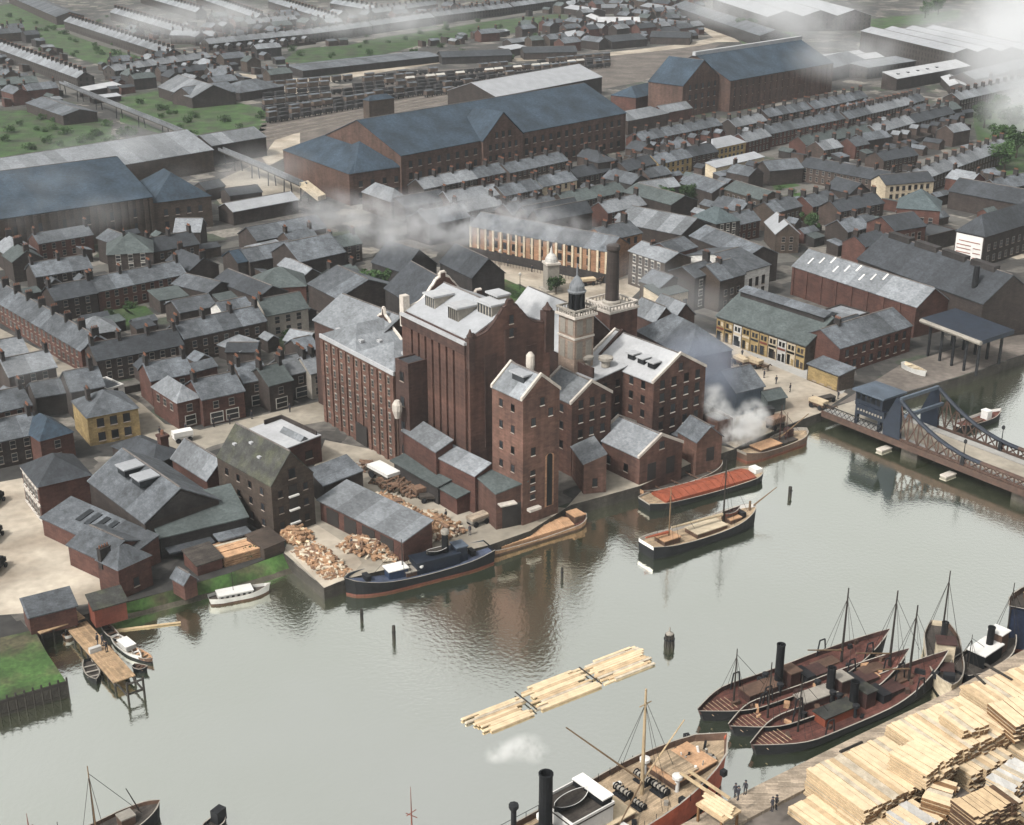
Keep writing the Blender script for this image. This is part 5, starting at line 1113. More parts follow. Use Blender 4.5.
b = MB(); b.box(-.15,-.15,0,.15,.15,1.9); b.build('mooring_bitt','mast',s.root,(L/2-1.4,0,s.zd(L/2-1.4)))
# tug ---------------------------------------------------------------------
s = boat('steam_tug','long dark tug with blue deck and white strake moored at the log quay','tug',(489,552),(345,588),1.2)
L = s.L; hull(s,6.4,1.7,1.5,.9,['hull_red','hull_black','iron_blue_light'],'deck_blue',.22,.7,.7,.5,.65,.3)
b = MB()
bx(s,'deckhouse',-3,0,8,3.2,0,2.1,['iron_blue','iron_blue'],over=.15); bx(s,'cabin_top',4.2,0,3.4,2.4,0,1.5,['hull_blue','white_paint'],over=.15); bx(s,'cargo_hatch',-.2+2,0.2,2.2,2.6,0,.8,['hull_brown','stone'],over=.1)
funnel(s,-5.0,0,5.4,.6); b = MB(); b.lathe((0,0,0),[(.7,0),(.75,.5),(.55,.8)],10); b.build('funnel_top','stone',s.root,(-5.0,0,s.zd(-5)+5.6)); mast(s,3.0,0,6.5,.12,rw=2); bx(s,'wheelhouse',-7.6,0,2,2.4,0,2.7,['iron_blue','iron_blue_light'],over=.15); bx(s,'towing_bitt',-10,0,.8,1.6,0,1.0,['iron','iron']); bx(s,'windlass',9.5,0,.9,1.8,0,.9,['iron','iron'])
for y in (-1.4,1.4): link('ventilator',vm_,s.root,(.2,y,s.zd(0)),0,(.6,.6,.7))
life(s.root,-3.4,.2,s.zd(-3)+2.5,4.2,1.5)
# barges ------------------------------------------------------------------
def barge(label, sp, bp, B, mats, deck, hatch, name='cargo_barge', zr=1.0, fb=1.1, hh=.7, ht=('hull_brown',), hl=.72, tag2='barge'):
    s = boat(name, label, tag2, sp, bp, zr); L = s.L
    hull(s,B,fb,.7,.5,mats,deck,.16,.84,.62,.6,.35,.2)
    b = MB(); w_ = B/2-.75; x0, x1 = -L*hl/2, L*hl/2; z = s.zd(0)
    b.prof([(-w_,z),(w_,z),(w_,z+hh),(0,z+hh+.55),(-w_,z+hh)],'x',x0,x1)
    b.build('hatch_cover',hatch,s.root)
    for k in range(int((x1-x0)/1.6)):
        c = MB(); x = x0+1.6*(k+.5); c.prof([(-w_-.03,z+hh+.01),(0,z+hh+.57),(w_+.03,z+hh+.01),(w_+.03,z+hh+.09),(0,z+hh+.65),(-w_-.03,z+hh+.09)],'x',x-.07,x+.07); c.build('hatch_batten',hatch,s.root)
    return s
s = barge('orange brown barge with a tarpaulin cover moored under the river tower', (476,551),(586,517), 5.4, ['hull_brown','log','hatch_tan'], 'deck_red', 'hatch_tan', hl=.66, fb=.8, zr=.7)
bx(s,'stern_cabin',s.L*.40,0,2.2,2.6,0,1.2,['hull_brown','hatch_tan'],over=.1)
s = barge('lighter with a terracotta hatch cover moored below the waterside warehouses', (644,503),(762,471), 6.2, ['hull_black','hull_black','stone'], 'deck_wood', 'hatch_red', hl=.76)
bx(s,'bow_locker',s.L*.44,0,1.6,2.2,0,.9,['white_paint','white_paint'])
s = boat('cargo_barge','low dark open barge squeezed between the waterside warehouse and the terracotta lighter','barge',(640,493),(722,465),.8); hull(s,4.6,1.0,.9,.7,['hull_black','hull_brown','hatch_tan'],'deck_dark',.2,.75,.5,.6,.8,.3)
for k in (-.3,-.1,.12,.3):
    b = MB(); b.box(-.12,-2.0,.75,.12,2.0,.95); b.build('thwart','hull_brown',s.root,(s.L*k,0,0))
s = boat('cargo_barge','brown wooden lighter with red mast and partly open hold by the quay street','barge',(741,455),(806,433),1.2); hull(s,5.4,1.5,.9,.7,['hull_red','hull_brown','stone'],'deck_wood',.2,.78,.6,.6,.6,.3)
bx(s,'hatch',-2.5,0,6,3.2,0,.7,['hull_brown','hatch_tan'],over=.08); bx(s,'open_hold',3.2,0,4.4,3.2,0,.5,['deck_dark','deck_dark']); mast(s,2.0,.4,8.2,.16,'hull_rust',rw=2,boom=(6,1.0,5.5,-2)); mast(s,3.0,-.4,6.6,.12,'hull_rust',rw=1.8,rig=False); bx(s,'deck_winch',4.8,.6,1.4,1.6,.5,1.6,['hull_rust','iron'])
# white launch and small craft
s = boat('cabin_launch','white cabin launch moored below the green grass bank','launch',(209,600),(270,588),.7); L = s.L
hull(s,3.0,1.1,.6,.2,['hull_brown','hull_white','hull_white'],'deck_dark',.25,.6,.6,.8,.5,.4)
b = MB(); b.box(-L*.36,-1.1,.5,L*.2,1.1,1.5,0); b.box(-L*.37,-1.2,1.5,L*.21,1.2,1.65,1); b.build('cabin',['hull_white','white_paint'],s.root)
b = MB(); 
for k in range(6): b.box(-L*.33+L*.09*k,-1.13,.85,-L*.33+L*.09*k+.45,-1.102,1.3)
b.build('cabin_windows','pane',s.root); b = MB(); b.tube((0,0,1.6),(0,0,5.0),.05,n=5); b.build('mast','mast_dark',s.root,(-L*.1,0,0))
def small(label, a, c, mats, B=1.8, name='rowing_boat', cat='boat', cab=None):
    p_, q = at(*a, WZ), at(*c, WZ); d = q-p_; s = rowboat(None,name,d.length,B,tuple((p_+q)/2),math.atan2(d.y,d.x),mats,label,cat)
    if cab: b = MB(); b.box(-d.length*.2,-B*.35,.5,d.length*.12,B*.35,1.35,0); b.box(-d.length*.22,-B*.4,1.35,d.length*.14,B*.4,1.47,1); b.build('cabin',cab,s.root)
    return s
small('dark motor boat with a pale foredeck drifting left of the jetty',(88,664),(97,685),['hull_black','hull_black','stone','deck_dark'],2.2,'motor_boat','boat')
small('pale dinghy tucked beneath the boathouse deck',(64,640),(77,634),['hull_brown','hull_white','hatch_tan','hatch_tan'],1.6)
small('white motor boat moored on the right side of the jetty',(115,640),(142,662),['hull_black','hull_white','white_paint','deck_wood'],2.2,'motor_boat','boat',['hull_white','white_paint'])
small('black rowing boat just above the white motor boat at the jetty',(104,628),(120,645),['hull_black','hull_black','hull_brown','deck_dark'],1.8)
small('brown dinghy with seated figures outside the white motor boat',(135,654),(153,664),['hull_black','hull_brown','hatch_tan','deck_wood'],1.8)
small('small dark punt nearest to the outer end of the jetty',(134,670),(148,672),['hull_black','hull_black','hull_brown','deck_dark'],1.5)
s = boat('motor_boat','black and white ship tender beside the far truss of the bridge','boat',(957,427),(1000,413),.8); hull(s,3.8,1.2,.7,.3,['hull_black','hull_black','white_paint'],'deck_red',.25,.65,.6,.7,.6,.3); bx(s,'wheelhouse',2.4,0,1.5,1.7,0,1.7,['white_paint','white_paint'],over=.1); bx(s,'hatch',-1.5,0,3.4,1.9,0,.5,['hull_brown','hatch_red'])
# bottom left sailing barge and others at the lower edge
s = boat('sailing_ketch','brown decked sailing barge with one tall mast at the lower left edge','sailing barge',(96,836),(160,808),1.2,length=17); L = s.L
hull(s,4.8,1.4,1.0,.6,['hull_black','hull_black','hull_brown'],'deck_dark',.2,.66,.7,.55,.55,.3); mast(s,-.4+.5,0,10.6,.14,'mast',rw=2); mast(s,-4.4,0,4.5,.1,'mast_dark',rig=False); bx(s,'hatch',-1.5,0,4.2,2.4,0,.6,['hull_brown','hatch_tan'],over=.05)
b = MB(); b.tube((0,0,0),(-1.2,.4,3.6),.1,.06,6); b.build('davit','mast_dark',s.root,(L/2-2.4,.8,1.6)); bx(s,'deckhouse',4.0,0,1.8,1.6,0,1.2,['hull_brown','stone'],over=.08)
p_ = at(218,826,WZ); s = small('small black pontoon boat at the bottom edge in the lower left',(206,834),(226,818),['hull_black','hull_black','iron','deck_dark'],2.2)
b = MB(); b.box(-.8,-.6,0,.8,.6,1.7,0); b.build('cabin','iron',s.root,(.6,0,.5))
for nm, px_, py_, h_, lab in (('mast_buoy',412,832,6.8,'red brown spar rising from the bottom edge, with two short crosstrees'),('mast_buoy',30,836,3.4,'thin dark spar at the bottom left corner')):
    p_ = at(px_,py_,WZ); o = thing(nm,lab,'spar buoy',tuple(p_)); b = MB(); b.tube((0,0,0),(0,0,h_),.13,.03,6); b.build('spar','hull_red',o)
    b = MB(); b.tube((-.7,0,h_*.42),(.7,0,h_*.32),.06,n=5); b.tube((-.6,0,h_*.36),(.6,0,h_*.5),.06,n=5); b.build('crosstree','hull_red',o); b = MB(); b.lathe((0,0,-.6),[(.5,0),(.8,.5),(.5,1.0),(.2,1.3)],10); b.build('float','hull_red',o)
# posts, dolphin, raft ----------------------------------------------------
for (px_,py_,h_,r_,lab) in ((362,620,1.9,.28,'black mooring post standing nearest to the dark tug'),(394,640,2.5,.3,'taller black mooring post below the tug, left of the tower reflection'),(562,578,1.9,.25,'slender leaning black mooring post out from the river tower'),(790,496,1.9,.38,'thick black mooring post beyond the ketch bowsprit, towards the bridge')):
    p_ = at(px_,py_,WZ); o = thing('mooring_post',lab,'post',tuple(p_)); b = MB(); b.tube((0,0,-1.5),(rnd.uniform(-.12,.12),.05,h_),r_,r_*.9,8); b.build('pile','wood_post',o)
    b = MB(); b.lathe((0,0,h_*.55),[(r_*1.12,0),(r_*1.12,.15)],8); b.build('iron_band','iron',o)
p_ = at(669,646,WZ); o = thing('mooring_dolphin','fat black dolphin of bundled piles with a pale cap in open water','dolphin',tuple(p_))
for k in range(7):
    t = 2*math.pi*k/7; b = MB(); b.tube((.68*math.cos(t),.68*math.sin(t),-1.5),(.48*math.cos(t),.48*math.sin(t),2.1),.3,.25,7); b.build('pile','wood_post',o)
b = MB(); b.lathe((0,0,1.2),[(.86,0),(.86,.2)],14); b.build('iron_band','iron',o); b = MB(); b.lathe((0,0,2.1),[(.6,0),(.62,.15),(.3,.4),(.12,.5),(.1,1.2)],10); b.build('cap','stone',o)
a, c = at(466,727,WZ), at(650,655,WZ); d = c-a; o = thing('timber_raft','long pale raft of planks roped together in the middle of the river','raft',tuple((a+c)/2),math.atan2(d.y,d.x)); Lr = d.length
segs = [(-.5,-.24,3),(-.26,.02,5),(0.0,.28,6),(.26,.5,6)]
for i, (f0, f1, nn) in enumerate([(-.5,-.18,5),(-.2,.17,6),(.15,.5,6)]):
    b = MB()
    for lay in range(3):
        for k in range(nn*2):
            y = (k-nn+.5)*.5+[-.7,.1,.3][i]; e0, e1 = rnd.uniform(0,3.6), rnd.uniform(0,3.0)
            b.box(Lr*f0+e0,y-.23,-.25+.19*lay,Lr*f1-e1,y+.23,-.07+.19*lay+rnd.uniform(0,.03),rnd.choice([0,0,1,2]))
    b.build('plank_bundle',['timber','timber_b','timber_c'],o)
for f in (-.19,.16):
    b = MB(); b.box(-.09,-2.7,.33,.09,2.7,.45); b.build('tie_beam','wood_post',o,(Lr*f,.2,0))
# jetty --------------------------------------------------------------------
a, c = at(76,624,-.9), at(136,692,-.9); d = c-a; Lj = d.length; o = thing('jetty','narrow plank jetty running out from the boathouse into the river','jetty',(a.x,a.y,-1.3),math.atan2(d.y,d.x))
b = MB()
for k in range(int(Lj*.84/.5)): b.box(.5*k,-1.7,.25,.5*k+.46,1.7,.4+rnd.uniform(0,.02),0)
b.build('deck','jetty_wood',o); b = MB(); b.box(0,-1.6,-.15,Lj*.84,-1.3,.248); b.box(0,1.3,-.15,Lj*.84,1.6,.248); b.build('beam','wood_post',o)
for k in range(9):
    for y in (-1.5,1.5):
        if k == 8: y *= .8
        b = MB(); b.tube((0,0,WZ-2),(0,0,.24 if k<8 else 2.4),.18,n=6); b.build('pile','wood_post',o,(Lj*(.02+.115*k) if k<8 else Lj*1.0,y,0))
b = MB(); 
for y in (-1.2,1.2): b.box(Lj*.84,y-.12,0,Lj*1.0,y+.12,.22)
b.box(Lj*.985,-1.3,.23,Lj*1.0,1.3,.42); b.box(Lj*.985,-1.3,1.9,Lj*1.0,1.3,2.05); b.build('end_frame','wood_post',o)
b = MB(); b.box(-.2,-.9,.41,.5,.9,1.2,0); b.build('rope_box','white_wall',o,(Lj*.40,-.6,0))
a, c = at(40,634,.3), at(76,621,.3); d = c-a; o = thing('landing_deck','pale timber landing deck along the red boathouse','deck',(a.x,a.y,0),math.atan2(d.y,d.x)); b = MB()
for k in range(6): b.box(0,.55*k,.2,d.length+1.5,.55*k+.5,.36)
b.build('planking','jetty_wood',o); 
for k in range(4): b = MB(); b.tube((0,0,WZ-2),(0,0,.2),.16,n=6); b.build('pile','wood_post',o,(.4+d.length*k/3.2,.25,0))
a, c = at(112,623,-.8), at(180,615,-.8); o = thing('mooring_boom','long pale floating spar along the foot of the grass bank','boom',tuple(a.xy)+(WZ+.1,),math.atan2((c-a).y,(c-a).x)); b = MB(); b.tube((0,0,0),((c-a).length,0,.1),.22,.16,7); tag(b.build('spar','spar',o),None,None)
# timber piling along the grass platform
a, c, e = at(-4,704,0), at(67,683,0), at(47,653,0)
o = thing('bank_fence','black timber piling with struts around the grass platform at lower left','piling',tuple(c),math.atan2((a-c).y,(a-c).x)); Lf = (a-c).length; b = MB(); b.box(0,-.12,-.1,Lf,.12,.35); b.box(0,-.1,WZ+.2,Lf,.1,WZ+.5); b.build('rail','wood_post',o)
for k in range(9):
    b = MB(); b.tube((0,0,WZ-2),(0,0,.9),.15,n=6); b.tube((0,0,.2),(1.1,0,WZ+.3),.1,n=5); b.build('pile','wood_post',o,(Lf*k/8.3,0,0))
# log pontoon
A_, B_, D_ = (286,549),(326,583),(349,572); a, ang, Lg, Dg = frame_px(A_,B_,D_,0); o = thing('log_barge','flat dark pontoon heaped with short cut logs beside the granary','barge',(a.x,a.y,WZ),ang); Dg = max(Dg,6)
b = MB(); b.box(0,0,-.8,Lg,Dg,1.7,0); b.box(-.15,-.15,1.7,Lg+.15,.2,2.0,1); b.box(Lg-.2,-.15,1.7,Lg+.15,Dg,2.0,1); b.build('hull',['hull_black','deck_dark'],o)
def logs(n, L0, L1, W0, W1, hmax, z0, r0=.18, r1=.34, ln=(1.2,2.4), seed=3, pal=('log','log_dark','timber_c')):
    q = random.Random(seed); b = MB()
    for i in range(n):
        x, y = q.uniform(L0,L1), q.uniform(W0,W1); u = (x-(L0+L1)/2)/((L1-L0)/2); v = (y-(W0+W1)/2)/((W1-W0)/2)
        h = hmax*max(.08,(1-abs(u)**3)*(1-v*v))*q.uniform(.5,1); t = q.uniform(0,math.pi); l = q.uniform(*ln)/2; r = q.uniform(r0,r1)
        b.tube((x-l*math.cos(t),y-l*math.sin(t),z0+h+q.uniform(-.2,.2)),(x+l*math.cos(t),y+l*math.sin(t),z0+h+q.uniform(-.2,.2)),r,r,6,q.choice([0,0,0,1,2]))
    return b, list(pal)
b, p_ = logs(520,.8,Lg-.8,.8,Dg-.8,1.7,1.9); q = b.build('log_load',p_,o); q['kind'] = 'stuff'
def heap(label, c, sx_, sy_, h, a, n, seed, pal=('log','log_dark','timber_c'), ln=(1.2,2.6)):
    p0 = at(*c); b, m_ = logs(n,-sx_/2,sx_/2,-sy_/2,sy_/2,h,.2,.16,.34,ln,seed,pal); b.lathe((0,0,-.1),[(min(sx_,sy_)*.42,0),(min(sx_,sy_)*.3,h*.5),(.2,h*.75)],10,1)
    o_ = b.build('log_heap',m_,None,(p0.x,p0.y,0),a); tag(o_,label,'log heap','heaps of cut logs in the timber yard','stuff')
heap('big heap of pale cut logs along the upper side of the log shed',(396,515),17,5.5,2.2,R(-52),420,5,ln=(1.5,3.4))
heap('second heap of cut logs beside the lower end of the log shed',(432,527),10,6,1.8,R(-52),260,6,ln=(1.5,3.4))
heap('heap of firewood logs below the open end of the log shed',(372,550),11,5,1.6,R(-30),260,7)
heap('dark heap of branches near the loading canopy',(398,487),9,4,1.5,R(-40),150,8,('log_dark','log_dark','bark'),(2,4))
heap('little heap of orange logs under the loading doors of the granary',(296,537),5,4,1.6,R(-40),120,9,('log','hatch_tan','timber'))
heap('heap of rough stuff near the cart door of the left mill block',(372,470),7,3,1.2,R(-40),80,10,('log_dark','stone','bark'))
# timber stacks --------------------------------------------------------------
def stack(label, A, B, D, top, bottom=0.0, pal=('timber','timber_b','timber_end'), seed=1, name='timber_stack', grp='stacks of sawn timber on the quay', th=.42, end=1.0, pw=.75):
    q = random.Random(seed); a, ang, L, W = frame_px(A,B,D,top); o = thing(name,label,'timber stack',(a.x,a.y,bottom),ang,grp)
    n = max(2,int((top-bottom)/th)); m_ = max(2,int(W/pw)); hgt = (top-bottom)/n
    for part, (i0,i1) in (('lower_tier',(0,n-2)),('top_tier',(n-2,n))):
        b = MB()
        for i in range(i0,i1):
            for k in range(m_):
                e0, e1 = q.uniform(-.1,.2)*end, q.uniform(-.35,.35)*end; dz = q.uniform(-.03,.10) if i == n-1 else 0; y = W*k/m_
                b.box(e0,y+.02,i*hgt+(.03 if i else 0),L+e1,y+W/m_-.03,(i+1)*hgt-.10+dz,q.choice([0,0,0,0,1,3])); b.m[-3] = 2; b.m[-1] = 1; b.m[-4] = 1  # shade painted by face: sides darker than tops, right ends darkest
        b.build(part,list(pal)+['timber_c'],o)
    return o
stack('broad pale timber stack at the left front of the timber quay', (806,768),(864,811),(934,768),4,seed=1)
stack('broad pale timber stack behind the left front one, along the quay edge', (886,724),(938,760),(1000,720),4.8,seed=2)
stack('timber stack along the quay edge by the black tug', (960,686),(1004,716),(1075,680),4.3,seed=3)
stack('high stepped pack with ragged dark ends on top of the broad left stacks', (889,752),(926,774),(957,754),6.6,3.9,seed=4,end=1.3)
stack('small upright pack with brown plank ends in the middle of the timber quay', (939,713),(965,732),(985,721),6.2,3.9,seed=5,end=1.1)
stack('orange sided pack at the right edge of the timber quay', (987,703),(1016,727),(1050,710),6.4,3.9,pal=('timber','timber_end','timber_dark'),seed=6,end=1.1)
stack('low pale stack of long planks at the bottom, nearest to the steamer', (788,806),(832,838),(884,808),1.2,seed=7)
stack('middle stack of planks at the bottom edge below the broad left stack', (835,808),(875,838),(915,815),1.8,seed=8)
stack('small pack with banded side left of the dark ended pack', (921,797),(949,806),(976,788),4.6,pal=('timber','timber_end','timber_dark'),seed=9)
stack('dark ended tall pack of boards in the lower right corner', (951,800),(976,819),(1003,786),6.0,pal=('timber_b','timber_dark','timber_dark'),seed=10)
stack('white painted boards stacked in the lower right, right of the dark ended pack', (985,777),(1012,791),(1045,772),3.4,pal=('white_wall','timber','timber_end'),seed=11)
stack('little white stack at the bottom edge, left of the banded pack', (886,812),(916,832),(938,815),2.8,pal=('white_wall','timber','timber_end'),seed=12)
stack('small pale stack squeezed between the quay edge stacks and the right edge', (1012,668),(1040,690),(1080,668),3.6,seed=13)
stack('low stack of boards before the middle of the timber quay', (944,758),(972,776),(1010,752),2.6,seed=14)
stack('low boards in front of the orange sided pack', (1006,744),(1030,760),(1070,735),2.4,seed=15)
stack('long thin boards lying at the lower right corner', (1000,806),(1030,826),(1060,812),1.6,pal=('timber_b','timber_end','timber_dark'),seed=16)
stack('orange brown plank stack on the grass bank below the slate factory', (224,558),(263,547),6,1.8,pal=('hatch_tan','log','log_dark'),seed=17,grp='timber on the left bank')
for i, (a_, c_) in enumerate((((968,668),(985,684)),((985,664),(1012,680)),((840,752),(862,742)))):
    p0, p1 = at(*a_,4.3 if i<2 else .6), at(*c_,4.3 if i<2 else .6); b = MB(); b.tube(tuple(p0-p0),tuple(p1-p0),.22,.2,6); o = b.build('dark_beam','wood_post',None,tuple(p0)); tag(o,['dark beam lying on the quay edge stack, left of two','longer dark beam lying on the quay edge stack, right of two','dark beam across the quay edge beside the moored trawlers'][i],'beam')
# white lidded cart in the mill yard
def cart(label, p, a, bed, load=None, name='cart'):
    g = at(*p); o = thing(name,label,'cart',tuple(g),a); b = MB(); b.box(-1.9,-.9,.8,1.9,.9,1.35); b.build('bed',bed,o)
    for x in (-1.2,1.2):
        for y in (-1.0,1.0):
            b = MB(); b.tube((0,-.06,0),(0,.06,0),.55,n=10); b.build('wheel','iron',o,(x,y,.56))
    if load: b = MB(); b.box(-2.0,-1.0,1.36,2.0,1.0,1.36+load[1]); b.build('load',load[0],o)
    return o
cart('long cart with a bright white cover standing in the mill yard',(384,479),R(-50),'deck_dark',('white_paint',.5)).scale = (1.7,1.5,1.3)
cart('empty dark cart in the mill yard near the gatehouse',(430,501),R(10),'deck_dark'); cart('loaded brown cart beside the loading canopy',(424,496),R(30),'hull_brown',('log_dark',.8))
cart('grey cart waiting at the quay end of the mill yard',(478,524),R(40),'stone',('quay_wood',.5))
cart('white van like cart on the wide street by the slender brick chimney',(183,441),R(30),'white_paint',('white_paint',1.0))
# ------------------------------------------------------------------ the bridge
a, ang, L, D = frame_px((822,413),(1075,513),12.5,.3); L += 85
o = thing('bascule_bridge','iron bascule road bridge with curved lattice trusses and dark blue towers','bridge',(a.x,a.y,0),ang); inv = (Matrix.Translation((a.x,a.y,0)) @ Matrix.Rotation(ang,4,'Z')).inverted()
xt = (inv @ at(893,437,1.0)).x
b = MB(); b.box(0,0,-.5,L,D,.7,0); b.box(0,-.25,-.4,L,-.002,.95,1); b.box(0,D+.002,-.4,L,D+.25,.95,1); b.build('deck',['quay_wall','rust_iron'],o)
b = MB(); b.box(0,2.6,.702,L,D-2.6,.78,0); b.build('roadway','road',o); b = MB(); b.box(0,.5,.702,L,2.4,.86); b.box(0,D-2.4,.702,L,D-.5,.86); b.build('footway','pavement',o)
def topz(x):
    u = max(0,(x-xt-1))/20.0
    return 2.7+6.6*max(0,1-u)**2.1 if x > xt else 2.5
for y in (.25, D-.25):
    t = MB(); n = int((L-xt)/2.5); xs = [xt+1+2.5*i for i in range(n)]
    for x0, x1 in zip(xs, xs[1:]):
        z0, z1 = topz(x0), topz(x1); t.tube((x0,y,z0),(x1,y,z1),.42,n=6,m=1 if x0 < xt+20 else 0); t.tube((x0,y,.9),(x0,y,z0),.22,n=4); t.box(x0,y-.2,.95,x1,y+.2,1.3); t.tube((x0,y,.95),(x1,y,z1),.16,n=4); t.tube((x1,y,.95),(x0,y,z0),.16,n=4)
    t.build('lattice_truss',['rust_iron','iron_blue'],o)
    t = MB(); n = int((xt-3)/1.3)
    for i in range(n):
        x0, x1 = 1.3*i, 1.3*(i+1); t.tube((x0,y,2.3),(x1,y,2.3),.12,n=4); t.tube((x0,y,.9),(x1,y,2.3),.07,n=4); t.tube((x1,y,.9),(x0,y,2.3),.07,n=4)
    t.build('parapet','iron',o)
    t = MB(); P = [(xt-2.4,.9),(xt+1.9,.9),(xt+1.6,4.5),(xt+1.4,9.2),(xt+.1,9.6),(xt-1.4,6.5),(xt-2.6,3.5)]; t.solid([(x,y-.32,z) for x,z in P]+[(x,y+.32,z) for x,z in P],[tuple(range(6,-1,-1)),tuple(range(7,14))]+[(i,(i+1)%7,(i+1)%7+7,i+7) for i in range(7)]); t.build('tower','iron_blue',o)
for x, z in ((xt+.9,9.5),(xt+2.4,6.3)):
    t = MB(); t.box(-.28,.3,-.3,.28,D-.3,.35); t.build('cross_beam','iron_blue_light',o,(x,0,z))
t = MB(); t.box(-10.5,.4,4.9,-3.5,6.6,8.0,0); t.box(-11.1,-.2,8.0,-2.9,7.2,8.4,1); 
for k in range(5): t.box(-10.2+1.3*k,.34,6.3,-9.3+1.3*k,.398,7.6,2)
t.build('control_cabin',['iron_blue','iron_blue_light','pane'],o,(xt,0,0))
t = MB(); t.box(-9.8,.1,3.2,-2.6,1.2,5.4,0)
for k in range(9): t.lathe((-9.2+.75*k,.0,4.3),[(.2,-.2),(.2,.2)],6,1)
t.build('counterweight',['iron_blue','stone'],o,(xt,0,0))
for x in (-10,-4):
    for y in (.8,6.2): t = MB(); t.box(-.35,-.35,.7,.35,.35,4.9); t.build('cabin_leg','iron_blue',o,(xt+x,y,0))
for x in (xt+17,xt+40):
    t = MB(); t.tube((0,0,1.2),(0,0,5.6),.12,.07,6); t.lathe((0,0,5.4),[(.1,0),(.32,.2),(.36,.6),(.12,.9)],8); t.box(-.4,-.4,.9,.4,.4,2.6); lp = t.build('lamp_post','iron',o,(x,.25,0)); link('lamp_post',lp.data,o,(x,D-.25,0))
for i,(x0,lab) in enumerate(((xt+4,'a'),(xt+30,'b'))):
    t = MB(); t.box(-2.0,.8,-6,2.0,D-.5,-.51); t.build('pier','quay_wall',o,(x0,0,0))
for i,(px_,py_) in enumerate(((884,450),(948,476))):
    p0 = at(px_,py_,WZ); f = thing('bridge_fender',['pale stone fender in the shade under the bridge tower','second pale stone fender under the middle of the bridge'][i],'fender',tuple(p0),ang+math.pi/2); t = MB(); t.box(-1.5,-.7,-1.5,1.5,.7,.3); t.build('block','stone',f); t = MB(); t.box(-1.6,-.8,.3,1.6,.8,.5); t.build('cap','coping',f)
g = at(903,366,.2); c = at(926,376,.2); d = c-g; s = rowboat(None,'rowing_boat',d.length,2.4,tuple((g+c)/2+Vector((0,0,.2))),math.atan2(d.y,d.x),['hull_white','hull_white','cream_wall','cream_wall'],'cream boat lying ashore at the wharf behind the bridge tower','boat')
# footbridge over the railway ------------------------------------------------
pts = [(62,84),(110,104),(170,128),(218,150),(262,168),(304,187)]
P = [at(*q,5.0) for q in pts]; o = thing('footbridge','long straight footbridge on trestles crossing the gardens and the railway','footbridge',tuple(P[0].xy)+(0,))
dk = MB(); rl = MB()
for p0, p1 in zip(P,P[1:]):
    d = (p1-p0).normalized(); n = Vector((-d.y,d.x,0))*1.1; z = Vector((0,0,.5)); O = P[0]*1; O.z = 0
    dk.solid([tuple(x-O) for x in (p0+n,p0-n,p1-n,p1+n,p0+n+z,p0-n+z,p1-n+z,p1+n+z)],[(3,2,1,0),(4,5,6,7),(0,1,5,4),(1,2,6,5),(2,3,7,6),(3,0,4,7)])
    for sg in (-1,1): m_ = n*sg; k = Vector((0,0,1.5)); e = n.normalized()*.18; rl.solid([tuple(x-O) for x in (p0+m_+z+e,p0+m_+z-e,p1+m_+z-e,p1+m_+z+e,p0+m_+k+e,p0+m_+k-e,p1+m_+k-e,p1+m_+k+e)],[(3,2,1,0),(4,5,6,7),(0,1,5,4),(1,2,6,5),(2,3,7,6),(3,0,4,7)])
dk.build('deck','deck_dark',o); rl.build('railing','slate_light',o)
for i in range(14):
    k = i/13*(len(P)-1); j = min(int(k),len(P)-2); p0 = P[j].lerp(P[j+1],k-j); b = MB()
    for sg in (-1,1): b.tube((sg*1.4,0,0),(sg*1.1,0,5),.22,n=5)
    b.build('trestle','iron',o,(p0.x-P[0].x,p0.y-P[0].y,0))
a, c = at(304,186,5), at(322,200,1.0); b = MB(); d = (c-a); n = Vector((-d.y,d.x,0)).normalized()*2.2
b.solid([tuple(x-a) for x in (a+n,a-n,c-n,c+n)]+[tuple(x-a+Vector((0,0,1.6))) for x in (a+n,a-n,c-n,c+n)],[(3,2,1,0),(4,5,6,7),(0,1,5,4),(1,2,6,5),(2,3,7,6),(3,0,4,7)]); b.build('stair_roof','cream_wall',o,tuple(a-Vector((P[0].x,P[0].y,0))))
# ------------------------------------------------------------------ monument, wagons, people, trees, outbuildings, smoke
g = at(551,290); o = thing('monument','tall grey stone monument with a pale domed top on the square','monument',tuple(g),R(20))
b = MB(); b.box(-2.6,-2.6,0,2.6,2.6,.6); b.build('steps','stone',o); b = MB(); b.box(-1.7,-1.7,.6,1.7,1.7,7.5,0); b.build('shaft','stone',o); b = MB(); b.box(-2,-2,7.5,2,2,8.1); b.build('cornice','coping',o)
b = MB(); b.lathe((0,0,8.1),[(1.8,0),(1.7,.8),(1.2,1.8),(.5,2.4),(.25,3.6),(.06,4.4)],12); b.build('dome','white_wall',o)
for i, q in enumerate(((500,268),(586,270),(478,272),(520,292))):
    g = at(*q); o = thing('street_lamp','iron street lamp on the pale square','lamp',tuple(g),0,'street lamps on the square'); b = MB(); b.tube((0,0,0),(0,0,4.6),.12,.07,6); b.build('post','iron',o); b = MB(); b.lathe((0,0,4.5),[(.1,0),(.35,.3),(.4,.8),(.1,1.1)],8); b.build('lantern','frame_white',o)
